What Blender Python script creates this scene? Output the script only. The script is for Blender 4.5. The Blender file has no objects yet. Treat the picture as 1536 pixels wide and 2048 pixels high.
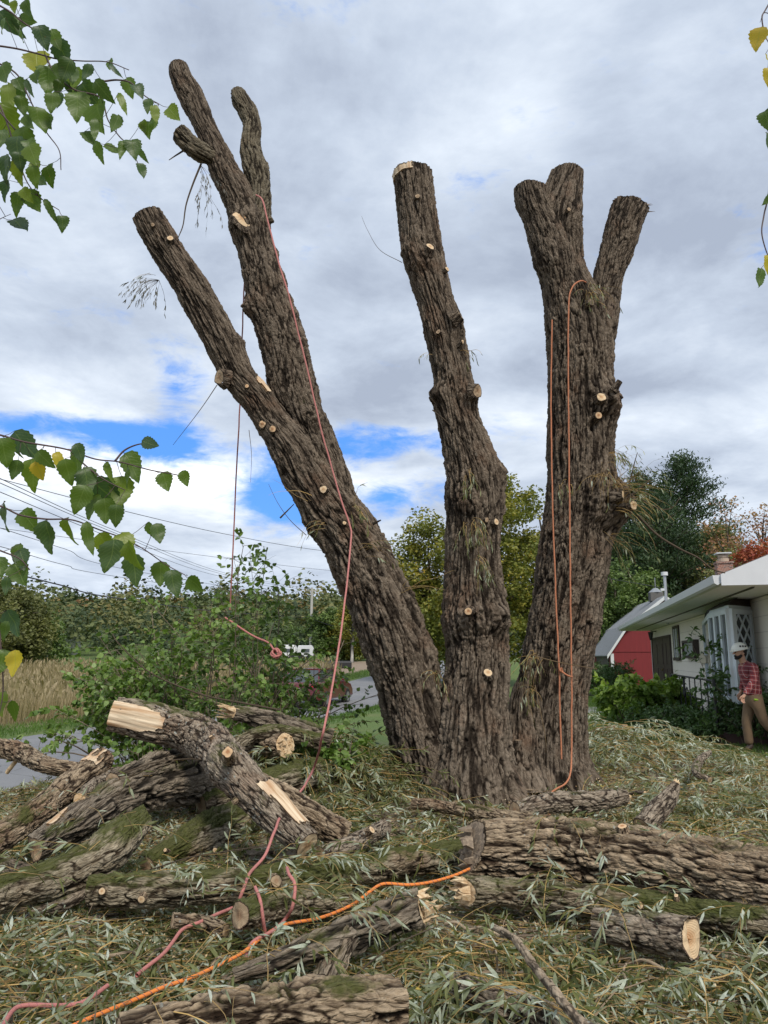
import bpy, bmesh, math, random
import numpy as np
from mathutils import Vector
sc = bpy.context.scene
COL = sc.collection
# ------------------------------------------------------------------ camera
F = 1539.0; TILT = math.radians(10.7); CAMZ = 1.6
cd = bpy.data.cameras.new("camera"); cam = bpy.data.objects.new("camera", cd); COL.objects.link(cam)
cd.sensor_fit = 'VERTICAL'; cd.sensor_height = 36.0; cd.lens = F / 2048 * 36
cam.location = (0, 0, CAMZ); cam.rotation_euler = (math.radians(90) + TILT, 0, 0)
cd.clip_start = 0.05; cd.clip_end = 3000
sc.camera = cam
CT, ST = math.cos(TILT), math.sin(TILT)
# ------------------------------------------------------------------ exposure
sc.view_settings.view_transform = 'Standard'; sc.view_settings.look = 'None'
sc.view_settings.exposure = 0.74; sc.view_settings.gamma = 1.0
# ------------------------------------------------------------------ sun
SUN_EL, SUN_AZ = math.radians(48), math.radians(158)      # azimuth clockwise from +Y: behind and right of the camera
sd = bpy.data.lights.new("sun", 'SUN'); sun = bpy.data.objects.new("sun", sd); COL.objects.link(sun)
sd.energy = 1.8; sd.angle = math.radians(14); sd.color = (1.0, 0.93, 0.83)
sdir = Vector((math.sin(SUN_AZ) * math.cos(SUN_EL), math.cos(SUN_AZ) * math.cos(SUN_EL), math.sin(SUN_EL)))
sun.rotation_euler = sdir.to_track_quat('Z', 'Y').to_euler(); sun.location = (4, -6, 12)
sun["kind"] = "structure"; cam["kind"] = "structure"

def ray(u, v):
    x = (u - 768) / F; y = (1024 - v) / F
    return np.array([x, CT - y * ST, ST + y * CT])
def W(u, v, d):
    """world point seen at photo pixel u,v whose forward distance is d"""
    r = ray(u, v); k = d / r[1]
    return np.array([r[0] * k, d, CAMZ + r[2] * k])
def G(u, v, z=0.0):
    """world point seen at pixel u,v lying at height z"""
    r = ray(u, v); k = (z - CAMZ) / r[2]
    return np.array([r[0] * k, r[1] * k, z])
def depth(p):   # distance along the optical axis
    return (p[1]) * CT + (p[2] - CAMZ) * ST
def proj(V):
    zc = V[:, 1] * CT + (V[:, 2] - CAMZ) * ST
    yc = -V[:, 1] * ST + (V[:, 2] - CAMZ) * CT
    return 768 + F * V[:, 0] / zc, 1024 - F * yc / zc
def az_el(u, v):
    r = ray(u, v); r = r / np.linalg.norm(r)
    return math.atan2(r[0], r[1]), math.asin(r[2])

# ------------------------------------------------------------------ node helpers
class NT:
    def __init__(s, tree):
        s.t = tree; s.n = tree.nodes; s.l = tree.links
    def new(s, typ, **kw):
        nd = s.n.new(typ)
        for k, v in kw.items(): setattr(nd, k, v)
        return nd
    def put(s, sock, val):
        if val is None: return
        if isinstance(val, bpy.types.NodeSocket): s.l.new(val, sock)
        else:
            try: sock.default_value = val
            except Exception: sock.default_value = (*val, 1.0) if len(val) == 3 else val
    def math(s, op, a, b=None, c=None, clamp=False):
        nd = s.new('ShaderNodeMath', operation=op); nd.use_clamp = clamp
        s.put(nd.inputs[0], a); s.put(nd.inputs[1], b); s.put(nd.inputs[2], c)
        return nd.outputs[0]
    def mix(s, f, a, b, mode='MIX'):
        nd = s.new('ShaderNodeMix', data_type='RGBA', blend_type=mode)
        s.put(nd.inputs[0], f)
        for i, val in ((6, a), (7, b)):
            if isinstance(val, bpy.types.NodeSocket): s.l.new(val, nd.inputs[i])
            else: nd.inputs[i].default_value = (*val[:3], 1.0)
        return nd.outputs[2]
    def noise(s, vec, scale, detail=4, rough=0.55, dist=0.0, out=0):
        nd = s.new('ShaderNodeTexNoise'); s.put(nd.inputs['Vector'], vec)
        nd.inputs['Scale'].default_value = scale; nd.inputs['Detail'].default_value = detail
        nd.inputs['Roughness'].default_value = rough; nd.inputs['Distortion'].default_value = dist
        return nd.outputs[out]
    def vor(s, vec, scale, feature='F1', out=0, rnd=1.0):
        nd = s.new('ShaderNodeTexVoronoi', feature=feature); s.put(nd.inputs['Vector'], vec)
        nd.inputs['Scale'].default_value = scale; nd.inputs['Randomness'].default_value = rnd
        return nd.outputs[out]
    def ramp(s, fac, stops, interp='LINEAR'):
        nd = s.new('ShaderNodeValToRGB'); cr = nd.color_ramp; cr.interpolation = interp
        while len(cr.elements) < len(stops): cr.elements.new(0.5)
        for e, (p, c) in zip(cr.elements, stops):
            e.position = p; e.color = (*c[:3], 1.0) if not isinstance(c, (int, float)) else (c, c, c, 1.0)
        s.put(nd.inputs[0], fac); return nd.outputs[0]
    def maprange(s, v, a, b, c=0.0, d=1.0, smooth=True):
        nd = s.new('ShaderNodeMapRange'); nd.interpolation_type = 'SMOOTHSTEP' if smooth else 'LINEAR'
        s.put(nd.inputs[0], v)
        for i, x in zip((1, 2, 3, 4), (a, b, c, d)): nd.inputs[i].default_value = x
        return nd.outputs[0]
    def mapping(s, vec, scale=(1, 1, 1), rot=(0, 0, 0), loc=(0, 0, 0)):
        nd = s.new('ShaderNodeMapping'); s.put(nd.inputs[0], vec)
        nd.inputs[1].default_value = loc; nd.inputs[2].default_value = rot; nd.inputs[3].default_value = scale
        return nd.outputs[0]
    def attr(s, name, out='Fac'):
        nd = s.new('ShaderNodeAttribute', attribute_name=name); return nd.outputs[out]
    def obj(s): return s.new('ShaderNodeTexCoord').outputs['Object']
    def bump(s, h, strength=0.5, dist=0.01, normal=None):
        nd = s.new('ShaderNodeBump'); s.put(nd.inputs['Height'], h)
        nd.inputs['Strength'].default_value = strength; nd.inputs['Distance'].default_value = dist
        if normal is not None: s.l.new(normal, nd.inputs['Normal'])
        return nd.outputs[0]

def mat(name):
    m = bpy.data.materials.new(name); m.use_nodes = True
    t = NT(m.node_tree); b = [n for n in t.n if n.type == 'BSDF_PRINCIPLED'][0]
    return m, t, b
def flat(name, col, rough=0.6, metal=0.0, var=0.12, scale=6.0, bump=0.0, coat=0.0):
    """a plain material with a little real unevenness"""
    m, t, b = mat(name)
    o = t.obj()
    n = t.noise(o, scale, 5, 0.6)
    c = t.mix(n, [x * (1 - var) for x in col], [min(1, x * (1 + var)) for x in col])
    t.put(b.inputs['Base Color'], c); t.put(b.inputs['Roughness'], t.maprange(n, 0.2, 0.8, rough * 0.9, min(1, rough * 1.1)))
    b.inputs['Metallic'].default_value = metal
    if coat: b.inputs['Coat Weight'].default_value = coat
    if bump: t.l.new(t.bump(t.noise(o, scale * 6, 4), bump, 0.01), b.inputs['Normal'])
    return m

# ------------------------------------------------------------------ world: sky with cloud layer, all laid out by direction
w = bpy.data.worlds.new("World"); sc.world = w; w.use_nodes = True
t = NT(w.node_tree)
for n_ in list(t.n): t.n.remove(n_)
out = t.new('ShaderNodeOutputWorld'); bg = t.new('ShaderNodeBackground')
sky = t.new('ShaderNodeTexSky', sky_type='NISHITA'); sky.sun_disc = False
sky.sun_elevation = SUN_EL; sky.sun_rotation = SUN_AZ; sky.air_density = 1.0; sky.dust_density = 0.6; sky.ozone_density = 1.6
tc = t.new('ShaderNodeTexCoord'); dirv = tc.outputs['Generated']
sep = t.new('ShaderNodeSeparateXYZ'); t.l.new(dirv, sep.inputs[0])
dx, dy, dz = sep.outputs
az = t.math('ARCTAN2', dx, dy); el = t.math('ARCSINE', dz)
# cloud-plane coordinates
zz = t.math('ADD', t.math('MAXIMUM', dz, 0.0), 0.16)
px_ = t.math('DIVIDE', dx, zz); py_ = t.math('DIVIDE', dy, zz)
comb = t.new('ShaderNodeCombineXYZ'); t.l.new(px_, comb.inputs[0]); t.l.new(py_, comb.inputs[1])
cp = comb.outputs[0]
big = t.noise(cp, 1.15, 6, 0.55, 0.4)
mid = t.noise(t.mapping(cp, (1, 1, 1), loc=(7.3, 2.1, 0)), 2.6, 8, 0.6, 0.3)
fine = t.noise(t.mapping(dirv, (1, 1, 2.2)), 5.5, 8, 0.62, 0.2)
def patch(u, v, su, sv, amp):
    a0, e0 = az_el(u, v)
    a = t.math('DIVIDE', t.math('SUBTRACT', az, a0), su / F); e = t.math('DIVIDE', t.math('SUBTRACT', el, e0), sv / F)
    r2 = t.math('ADD', t.math('MULTIPLY', a, a), t.math('MULTIPLY', e, e))
    return t.math('MULTIPLY', t.math('EXPONENT', t.math('MULTIPLY', r2, -1.0)), amp)
def total(lst):
    s_ = lst[0]
    for x in lst[1:]: s_ = t.math('ADD', s_, x)
    return s_
blue = total([patch(345, 765, 66, 78, 0.62), patch(120, 858, 190, 34, 0.92), patch(330, 890, 120, 36, 0.85), patch(560, 985, 110, 62, 0.85),
              patch(730, 890, 170, 46, 0.95), patch(880, 985, 80, 34, 0.7), patch(770, 1000, 70, 50, 0.65), patch(640, 1030, 90, 28, 0.6), patch(350, 1002, 60, 12, 0.25),
              patch(-380, 860, 260, 60, 0.8), patch(1900, 700, 160, 60, 0.6)])
fine2 = t.noise(t.mapping(dirv, (1, 1, 2.6)), 16, 8, 0.65, 0.5)
brk = t.math('ADD', t.math('MULTIPLY', t.math('SUBTRACT', fine, 0.5), 2.0), t.math('MULTIPLY', t.math('SUBTRACT', fine2, 0.5), 1.3))
bluef = t.maprange(t.math('ADD', blue, brk), 0.22, 0.95)
# brightness of the cloud deck
bright = total([patch(1065, 250, 80, 110, 0.10), patch(540, 130, 60, 60, 0.22), patch(100, 560, 260, 90, 0.25), patch(150, 940, 250, 75, 0.75), patch(430, 960, 150, 48, 0.5),
                patch(120, 760, 330, 60, 0.42), patch(1380, 130, 120, 120, 0.15), patch(1000, 650, 300, 50, 0.22), patch(1450, 820, 260, 55, 0.32), patch(760, 960, 120, 36, 0.45),
                patch(1010, 840, 200, 46, 0.35), patch(450, 1060, 320, 30, 0.35), patch(200, 1130, 500, 22, 0.25)])
dark = total([patch(1250, 420, 260, 160, 0.22), patch(680, 560, 300, 140, 0.22), patch(100, 650, 280, 60, 0.22), patch(780, 90, 220, 90, 0.12), patch(1350, 760, 220, 40, 0.2), patch(740, 760, 200, 70, 0.2), patch(120, 1045, 240, 20, 0.25)])
lum = t.math('ADD', t.math('ADD', t.math('MULTIPLY', t.math('SUBTRACT', big, 0.5), 1.35), t.math('MULTIPLY', t.math('SUBTRACT', mid, 0.5), 1.15)), t.math('SUBTRACT', t.math('MULTIPLY', bright, 0.75), t.math('MULTIPLY', dark, 0.9)))
lum = t.math('ADD', lum, t.math('MULTIPLY', t.math('SUBTRACT', fine, 0.5), 0.5)); lum = t.math('ADD', lum, t.math('MULTIPLY', t.math('SUBTRACT', fine2, 0.5), 0.14))
lum = t.math('ADD', lum, 0.30)
cloud = t.ramp(lum, [(0.0, (2.6, 3.0, 3.75)), (0.28, (3.6, 4.1, 4.9)), (0.55, (4.8, 5.3, 6.0)), (0.8, (6.5, 6.8, 7.3)), (1.0, (8.0, 8.2, 8.4))])
skyb = t.mix(1.0, sky.outputs[0], (0.62, 0.88, 1.12), 'MULTIPLY')
skyb = t.mix(0.72, skyb, (0.65, 2.2, 6.3))
colr = t.mix(bluef, cloud, skyb)
# thin brighter cloud towards the horizon
hz = t.maprange(el, 0.0, 0.13, 0.55, 0.0)
colr = t.mix(hz, colr, (5.2, 5.9, 6.9))
# below the horizon: dull ground light
colr = t.mix(t.maprange(el, -0.06, -0.01, 1.0, 0.0), colr, (0.9, 0.9, 0.75))
t.l.new(colr, bg.inputs[0]); bg.inputs[1].default_value = 0.1
t.l.new(bg.outputs[0], out.inputs[0])

# ------------------------------------------------------------------ numpy noise
def _h(ix, iy, iz, seed):
    with np.errstate(over='ignore'):
        h = ix.astype(np.uint32) * np.uint32(374761393) + iy.astype(np.uint32) * np.uint32(668265263) + iz.astype(np.uint32) * np.uint32(2147483647) + np.uint32(seed * 144665 + 17)
        h = (h ^ (h >> np.uint32(13))) * np.uint32(1274126177)
        h = (h ^ (h >> np.uint32(16))) * np.uint32(2246822519)
        h = h ^ (h >> np.uint32(15))
    return h.astype(np.float64) / 4294967295.0
def vn(P, seed=0):
    P = np.asarray(P, float); fl = np.floor(P); f = P - fl; f = f * f * f * (f * (f * 6 - 15) + 10)
    i = fl.astype(np.int64)
    r = 0
    for a in (0, 1):
        wx = f[..., 0] if a else 1 - f[..., 0]
        for b in (0, 1):
            wy = f[..., 1] if b else 1 - f[..., 1]
            for c in (0, 1):
                wz = f[..., 2] if c else 1 - f[..., 2]
                r = r + wx * wy * wz * _h(i[..., 0] + a, i[..., 1] + b, i[..., 2] + c, seed)
    return r * 2 - 1
def fbm(P, seed=0, octv=4):
    r = 0; a = 1.0; tot = 0
    P = np.asarray(P, float)
    for k in range(octv):
        r = r + a * vn(P * (2.03 ** k) + k * 11.7, seed + k); tot += a; a *= 0.5
    return r / tot
def worley(x, y, nx, seed=0):
    ix = np.floor(x).astype(np.int64); iy = np.floor(y).astype(np.int64)
    f1 = np.full(x.shape, 9.0); f2 = np.full(x.shape, 9.0); cid = np.zeros(x.shape)
    for a in (-1, 0, 1):
        for b in (-1, 0, 1):
            cx = ix + a; cy = iy + b; m = np.mod(cx, nx); z = np.zeros_like(m)
            px = cx + _h(m, cy, z, seed); py = cy + _h(m, cy, z + 1, seed)
            d = np.hypot(px - x, py - y); r = _h(m, cy, z + 2, seed)
            n1 = d < f1
            f2 = np.where(n1, f1, np.minimum(f2, d)); cid = np.where(n1, r, cid); f1 = np.where(n1, d, f1)
    return f1, f2, cid
def sstep(a, b, x):
    x = np.clip((x - a) / (b - a), 0, 1); return x * x * (3 - 2 * x)

# ------------------------------------------------------------------ mesh helpers
def mesh_obj(name, V, faces, mats, parent=None, smooth=False, attrs=None, matidx=None):
    """V (n,3); faces: list of integer arrays (k,m); ONE mesh object"""
    V = np.asarray(V, dtype=np.float32)
    faces = [np.asarray(f, dtype=np.int32) for f in faces if len(f)]
    me = bpy.data.meshes.new(name)
    me.vertices.add(len(V)); me.vertices.foreach_set("co", V.ravel())
    nl = sum(f.size for f in faces); npoly = sum(len(f) for f in faces)
    me.loops.add(nl); me.polygons.add(npoly)
    me.loops.foreach_set("vertex_index", np.concatenate([f.ravel() for f in faces]))
    sizes = np.concatenate([np.full(len(f), f.shape[1], dtype=np.int32) for f in faces])
    starts = np.zeros(npoly, dtype=np.int32); starts[1:] = np.cumsum(sizes)[:-1]
    me.polygons.foreach_set("loop_start", starts); me.polygons.foreach_set("loop_total", sizes)
    if matidx is not None: me.polygons.foreach_set("material_index", np.asarray(matidx, dtype=np.int32))
    me.polygons.foreach_set("use_smooth", np.full(npoly, smooth, dtype=bool))
    me.update(calc_edges=True)
    if attrs:
        for k, a in attrs.items():
            a = np.asarray(a, dtype=np.float32)
            if a.ndim == 1:
                me.attributes.new(k, 'FLOAT', 'POINT').data.foreach_set("value", a)
            else:
                me.attributes.new(k, 'FLOAT_VECTOR', 'POINT').data.foreach_set("vector", a.ravel())
    if not isinstance(mats, (list, tuple)): mats = [mats]
    for m in mats: me.materials.append(m)
    me.validate()
    o = bpy.data.objects.new(name, me); COL.objects.link(o)
    if parent is not None:
        o.parent = parent; o.location = -wloc(parent)
    return o
def wloc(o):
    v = Vector((0, 0, 0))
    while o is not None: v = v + o.location; o = o.parent
    return v
def empty(name, loc):
    o = bpy.data.objects.new(name, None); COL.objects.link(o); o.location = tuple(float(x) for x in loc); o.empty_display_size = 0.2
    return o
def tag(o, label=None, cat=None, group=None, kind=None):
    if label: o["label"] = label
    if cat: o["category"] = cat
    if group: o["group"] = group
    if kind: o["kind"] = kind
    return o

class MB:
    """collects boxes, prisms, tubes; build() links ONE mesh"""
    def __init__(s): s.V = []; s.F = {}; s.n = 0
    def add(s, V, F):
        V = np.asarray(V, float)
        for f in F: s.F.setdefault(len(f), []).append([i + s.n for i in f])
        s.V.append(V); s.n += len(V); return s
    def box(s, c, size, M=None):
        c = np.asarray(c, float); h = np.asarray(size, float) / 2
        P = np.array([[x, y, z] for z in (-1, 1) for y in (-1, 1) for x in (-1, 1)]) * h
        if M is not None: P = P @ np.asarray(M).T
        return s.add(P + c, [(0, 2, 3, 1), (4, 5, 7, 6), (0, 1, 5, 4), (2, 6, 7, 3), (0, 4, 6, 2), (1, 3, 7, 5)])
    def hexa(s, P):   # 8 corners: bottom 4 (loop), top 4 (loop)
        return s.add(P, [(3, 2, 1, 0), (4, 5, 6, 7), (0, 1, 5, 4), (1, 2, 6, 5), (2, 3, 7, 6), (3, 0, 4, 7)])
    def prism(s, loop, off):
        """extrude a planar 3D loop by vector off"""
        L = np.asarray(loop, float); n = len(L); V = np.vstack([L, L + np.asarray(off, float)])
        F = [tuple(range(n - 1, -1, -1)), tuple(range(n, 2 * n))] + [(i, (i + 1) % n, n + (i + 1) % n, n + i) for i in range(n)]
        return s.add(V, F)
    def tube(s, pts, r, sides=8, cap=True):
        pts = np.asarray(pts, float); n = len(pts)
        r = np.full(n, r) if np.isscalar(r) else np.asarray(r, float)
        T = np.gradient(pts, axis=0); T /= np.linalg.norm(T, axis=1)[:, None] + 1e-9
        B1, B2 = frames(T)
        a = np.arange(sides) / sides * 2 * np.pi
        V = pts[:, None, :] + r[:, None, None] * (np.cos(a)[None, :, None] * B1[:, None, :] + np.sin(a)[None, :, None] * B2[:, None, :])
        F = [(i * sides + j, i * sides + (j + 1) % sides, (i + 1) * sides + (j + 1) % sides, (i + 1) * sides + j) for i in range(n - 1) for j in range(sides)]
        if cap: F += [tuple(range(sides - 1, -1, -1)), tuple((n - 1) * sides + j for j in range(sides))]
        return s.add(V.reshape(-1, 3), F)
    def cyl(s, c, r, h, axis=(0, 0, 1), sides=16, r2=None):
        c = np.asarray(c, float); ax = np.asarray(axis, float); ax /= np.linalg.norm(ax)
        return s.tube([c - ax * h / 2, c + ax * h / 2], [r, r if r2 is None else r2], sides)
    def build(s, name, m, parent=None, smooth=False, bevel=0.0):
        o = mesh_obj(name, np.vstack(s.V), [np.array(f) for f in s.F.values()], m, parent, smooth)
        if bevel:
            bv = o.modifiers.new("bevel", 'BEVEL'); bv.width = bevel; bv.segments = 2; bv.limit_method = 'ANGLE'
        return o

def frames(T):
    n = len(T); B1 = np.zeros((n, 3))
    a = np.array([0, 1.0, 0]) if abs(T[0][1]) < 0.8 else np.array([1.0, 0, 0])
    b = np.cross(T[0], a); b = np.cross(b, T[0]); b = b / np.linalg.norm(b); B1[0] = b
    for i in range(1, n):
        b = B1[i - 1] - T[i] * np.dot(B1[i - 1], T[i]); B1[i] = b / (np.linalg.norm(b) + 1e-12)
    return B1, np.cross(T, B1)
def catmull(P, per=12):
    P = np.asarray(P, float)
    if len(P) == 2: return P[0] + (P[1] - P[0]) * np.linspace(0, 1, per * 2)[:, None]
    Q = np.vstack([2 * P[0] - P[1], P, 2 * P[-1] - P[-2]]); outp = []
    for i in range(1, len(Q) - 2):
        for k in range(per):
            x = k / per
            outp.append(0.5 * ((2 * Q[i]) + (-Q[i - 1] + Q[i + 1]) * x + (2 * Q[i - 1] - 5 * Q[i] + 4 * Q[i + 1] - Q[i + 2]) * x * x + (-Q[i - 1] + 3 * Q[i] - 3 * Q[i + 1] + Q[i + 2]) * x ** 3))
    outp.append(Q[-2]); return np.array(outp)
def resample(P, dl=None, n=None):
    """P (k,m): first three columns are the position"""
    seg = np.linalg.norm(np.diff(P[:, :3], axis=0), axis=1); s = np.concatenate([[0], np.cumsum(seg)])
    if n is None: n = max(3, int(s[-1] / dl) + 1)
    q = np.linspace(0, s[-1], n)
    return np.stack([np.interp(q, s, P[:, k]) for k in range(P.shape[1])], axis=1), q

# ------------------------------------------------------------------ batches of tubes and leaves (vectorised)
def tubes(polys, radii, sides=3):
    """polys (K,n,3) radii (K,n) -> V, quads, index of poly per vertex"""
    K, n, _ = polys.shape
    T = np.gradient(polys, axis=1); T /= np.linalg.norm(T, axis=2, keepdims=True) + 1e-9
    up = np.zeros_like(T); up[..., 2] = 1; up[np.abs(T[..., 2]) > 0.9] = (1, 0, 0)
    B1 = np.cross(T, up); B1 /= np.linalg.norm(B1, axis=2, keepdims=True) + 1e-9; B2 = np.cross(T, B1)
    a = np.arange(sides) / sides * 2 * np.pi
    V = polys[:, :, None, :] + radii[:, :, None, None] * (np.cos(a)[:, None] * B1[:, :, None, :] + np.sin(a)[:, None] * B2[:, :, None, :])
    base = (np.arange(K) * n * sides)[:, None, None]; i = (np.arange(n - 1) * sides)[None, :, None]; j = np.arange(sides)[None, None, :]; j2 = (j + 1) % sides
    Fq = np.stack([base + i + j, base + i + j2, base + i + sides + j2, base + i + sides + j], axis=-1).reshape(-1, 4)
    return V.reshape(-1, 3), Fq, np.repeat(np.arange(K), n * sides)
def unit(v): return v / (np.linalg.norm(v, axis=-1, keepdims=True) + 1e-9)
def leaves(P, D, N, L, Wd, curl, rng, kind='lance', fold=0.18):
    """leaf blades: base P, direction D, normal N; returns V, [faces], leaf index per vertex"""
    K = len(P); D = unit(D); S = unit(np.cross(N, D)); N = np.cross(D, S)
    if kind == 'lance':
        tpl = [(0, 0, 0), (0.28, 0.5, 1), (0.28, -0.5, 1), (0.66, 0.42, 1), (0.66, -0.42, 1), (1, 0, 0)]
        tri = [(0, 2, 1), (3, 4, 5)]; quad = [(1, 2, 4, 3)]
    elif kind == 'ovate':
        tpl = [(0, 0, 0), (0.16, 0.38, 1), (0.16, -0.38, 1), (0.42, 0.5, 1), (0.42, -0.5, 1), (0.75, 0.27, 1), (0.75, -0.27, 1), (1, 0, 0)]
        tri = [(0, 2, 1), (5, 6, 7)]; quad = [(1, 2, 4, 3), (3, 4, 6, 5)]
    else:
        tpl = [(0, 0, 0), (0.5, 0.5, 1), (0.5, -0.5, 1), (1, 0, 0)]; tri = []; quad = [(0, 2, 3, 1)]
    A = np.array(tpl); m = len(A)
    x = A[None, :, 0] * L[:, None]; y = A[None, :, 1] * Wd[:, None]
    z = -curl[:, None] * (A[None, :, 0] ** 2) * L[:, None] + fold * A[None, :, 2] * Wd[:, None] * rng.uniform(-0.4, 1.4, K)[:, None]
    V = P[:, None, :] + x[..., None] * D[:, None, :] + y[..., None] * S[:, None, :] + z[..., None] * N[:, None, :]
    b = (np.arange(K) * m)[:, None, None]
    Fs = []
    if tri: Fs.append((b + np.array(tri)[None]).reshape(-1, 3))
    Fs.append((b + np.array(quad)[None]).reshape(-1, 4))
    return V.reshape(-1, 3), Fs, np.repeat(np.arange(K), m)
def rand_dirs(rng, K, zlo=-1, zhi=1):
    z = rng.uniform(zlo, zhi, K); a = rng.uniform(0, 2 * np.pi, K); r = np.sqrt(np.maximum(0, 1 - z * z))
    return np.stack([r * np.cos(a), r * np.sin(a), z], axis=1)
def grow(P, D, L, n, rng, droop=0.3, wander=0.15):
    """curved shoots: (K,n,3)"""
    K = len(P); pts = [P.copy()]; D = unit(D.copy()); step = (L / (n - 1))[:, None]
    for i in range(n - 1):
        pts.append(pts[-1] + D * step)
        D = D + rng.normal(0, wander, (K, 3)); D[:, 2] -= droop / (n - 1) * 2; D = unit(D)
    return np.stack(pts, axis=1)
def on_polys(polys, idx, tt):
    n = polys.shape[1]; f = tt * (n - 1); i = np.minimum(f.astype(int), n - 2); f = (f - i)[:, None]
    a = polys[idx, i]; b = polys[idx, i + 1]
    return a * (1 - f) + b * f, unit(b - a)
def shoot_leaves(polys, count, rng, Lr=(0.06, 0.1), ratio=0.16, kind='lance', spread=0.8, tmin=0.12, hang=0.0, curl=(0.0, 0.5), tint=(0.0, 1.0), per_tint=0.5):
    K = len(polys); idx = rng.integers(0, K, count); tt = tmin + (1 - tmin) * rng.random(count)
    P, T = on_polys(polys, idx, tt)
    D = T * 0.9 + rand_dirs(rng, count) * spread; D[:, 2] -= hang
    N = rand_dirs(rng, count); N[:, 2] += 0.8
    L = rng.uniform(*Lr, count)
    V, Fs, li = leaves(P, unit(D), unit(N), L, L * ratio * rng.uniform(0.8, 1.25, count), rng.uniform(*curl, count), rng, kind)
    tp = rng.random(K)[idx] * per_tint + rng.random(count) * (1 - per_tint)
    return V, Fs, (tint[0] + (tint[1] - tint[0]) * tp)[li]
def stack(parts):
    """parts: list of (V, [faces], tint per vertex, material index) -> V, faces, tint, matidx"""
    Vs = []; q = {}; off = 0; T = []
    for V, Fs, ti, mi in parts:
        for f in Fs: q.setdefault(f.shape[1], []).append((f + off, np.full(len(f), mi)))
        Vs.append(V); T.append(np.full(len(V), ti) if np.isscalar(ti) else ti); off += len(V)
    keys = sorted(q)
    return np.vstack(Vs), [np.vstack([a for a, _ in q[k]]) for k in keys], np.concatenate(T), np.concatenate([np.concatenate([b for _, b in q[k]]) for k in keys])
# ------------------------------------------------------------------ materials shared by wood
def bark_mat(name, crack, midc, light, moss=0.3, mossc=(0.052, 0.060, 0.013), lichen=0.2, red=0.25, bump=0.7, plate=1.0):
    m, t, b = mat(name)
    c = t.attr('bco', 'Vector'); h = t.attr('h'); up = t.attr('up'); cel = t.attr('cel')
    st = t.mapping(c, (1, 1, 0.22))
    n1 = t.noise(st, 14, 8, 0.65, 0.3); n2 = t.noise(c, 2.2, 5, 0.6); n3 = t.noise(st, 60, 6, 0.7)
    col = t.mix(t.maprange(t.math('ADD', t.math('MULTIPLY', n1, 0.55), t.math('MULTIPLY', cel, 0.55)), 0.25, 0.85), midc, light)
    col = t.mix(t.maprange(n3, 0.42, 0.75), col, [x * 1.45 for x in light])
    col = t.mix(t.maprange(n2, 0.5, 0.72, 0, red), col, (0.17, 0.075, 0.035))
    col = t.mix(t.maprange(h, 0.22, 0.86, 1.0, 0.0), col, [x * 0.62 for x in crack])  # fissures darkened by relief: inner-bark brown with crevice shade put into the colour
    # lichen: crusty pale spots
    v = t.vor(c, 34, 'F1'); lm = t.math('MULTIPLY', t.maprange(v, 0.18, 0.3, 1.0, 0.0), t.maprange(t.noise(c, 5, 5, 0.7), 0.66 - 0.25 * lichen, 0.8 - 0.25 * lichen, 0, 1.0))
    col = t.mix(t.math('MULTIPLY', lm, min(1, lichen * 2)), col, (0.36, 0.38, 0.34))
    mm = t.noise(t.mapping(c, (1, 1, 0.5), loc=(3, 1, 9)), 3.2, 7, 0.68)
    mask = t.math('ADD', mm, t.math('MULTIPLY', up, 0.11))
    mk = t.maprange(mask, 0.74 - 0.3 * moss, 0.86 - 0.3 * moss, 0, 1)
    mcol = t.mix(t.noise(c, 40, 4), [x * 0.7 for x in mossc], [x * 1.9 for x in mossc])
    col = t.mix(t.math('MULTIPLY', mk, 0.9), col, mcol)
    t.put(b.inputs['Base Color'], col); b.inputs['Roughness'].default_value = 0.92
    b.inputs['Specular IOR Level'].default_value = 0.25
    fb = t.noise(t.mapping(c, (1, 1, 0.16)), 75, 8, 0.72, 0.6); vb = t.vor(t.mapping(c, (1, 1, 0.3)), 42, 'DISTANCE_TO_EDGE')
    hh = t.math('ADD', fb, t.math('MULTIPLY', t.maprange(vb, 0, 0.14), 0.5))
    t.l.new(t.bump(hh, bump, 0.02), b.inputs['Normal'])
    return m
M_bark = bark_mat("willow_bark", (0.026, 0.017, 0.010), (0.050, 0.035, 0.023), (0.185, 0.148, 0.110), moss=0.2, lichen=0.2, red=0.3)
M_barkhi = bark_mat("mossy_limb_bark", (0.035, 0.026, 0.016), (0.09, 0.072, 0.045), (0.18, 0.155, 0.11), moss=0.5, lichen=0.3, red=0.2)
M_log = bark_mat("log_bark", (0.045, 0.026, 0.014), (0.12, 0.08, 0.047), (0.38, 0.295, 0.20), moss=0.35, lichen=0.45, red=0.6, bump=0.8)
M_logmoss = bark_mat("mossy_log_bark", (0.06, 0.04, 0.022), (0.17, 0.135, 0.085), (0.33, 0.28, 0.2), moss=0.9, lichen=0.4, red=0.5, bump=0.8)
M_loggrey = bark_mat("lichen_log_bark", (0.045, 0.03, 0.02), (0.12, 0.088, 0.06), (0.35, 0.29, 0.22), moss=0.4, lichen=0.7, red=0.4, bump=0.8)
M_old = bark_mat("weathered_wood", (0.03, 0.023, 0.015), (0.085, 0.064, 0.044), (0.27, 0.225, 0.17), moss=0.45, lichen=0.2, red=0.15, bump=0.8)
M_twig = bark_mat("twig_bark", (0.12, 0.09, 0.06), (0.2, 0.15, 0.1), (0.34, 0.27, 0.19), moss=0.0, lichen=0.1, red=0.2, bump=0.2)

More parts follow.
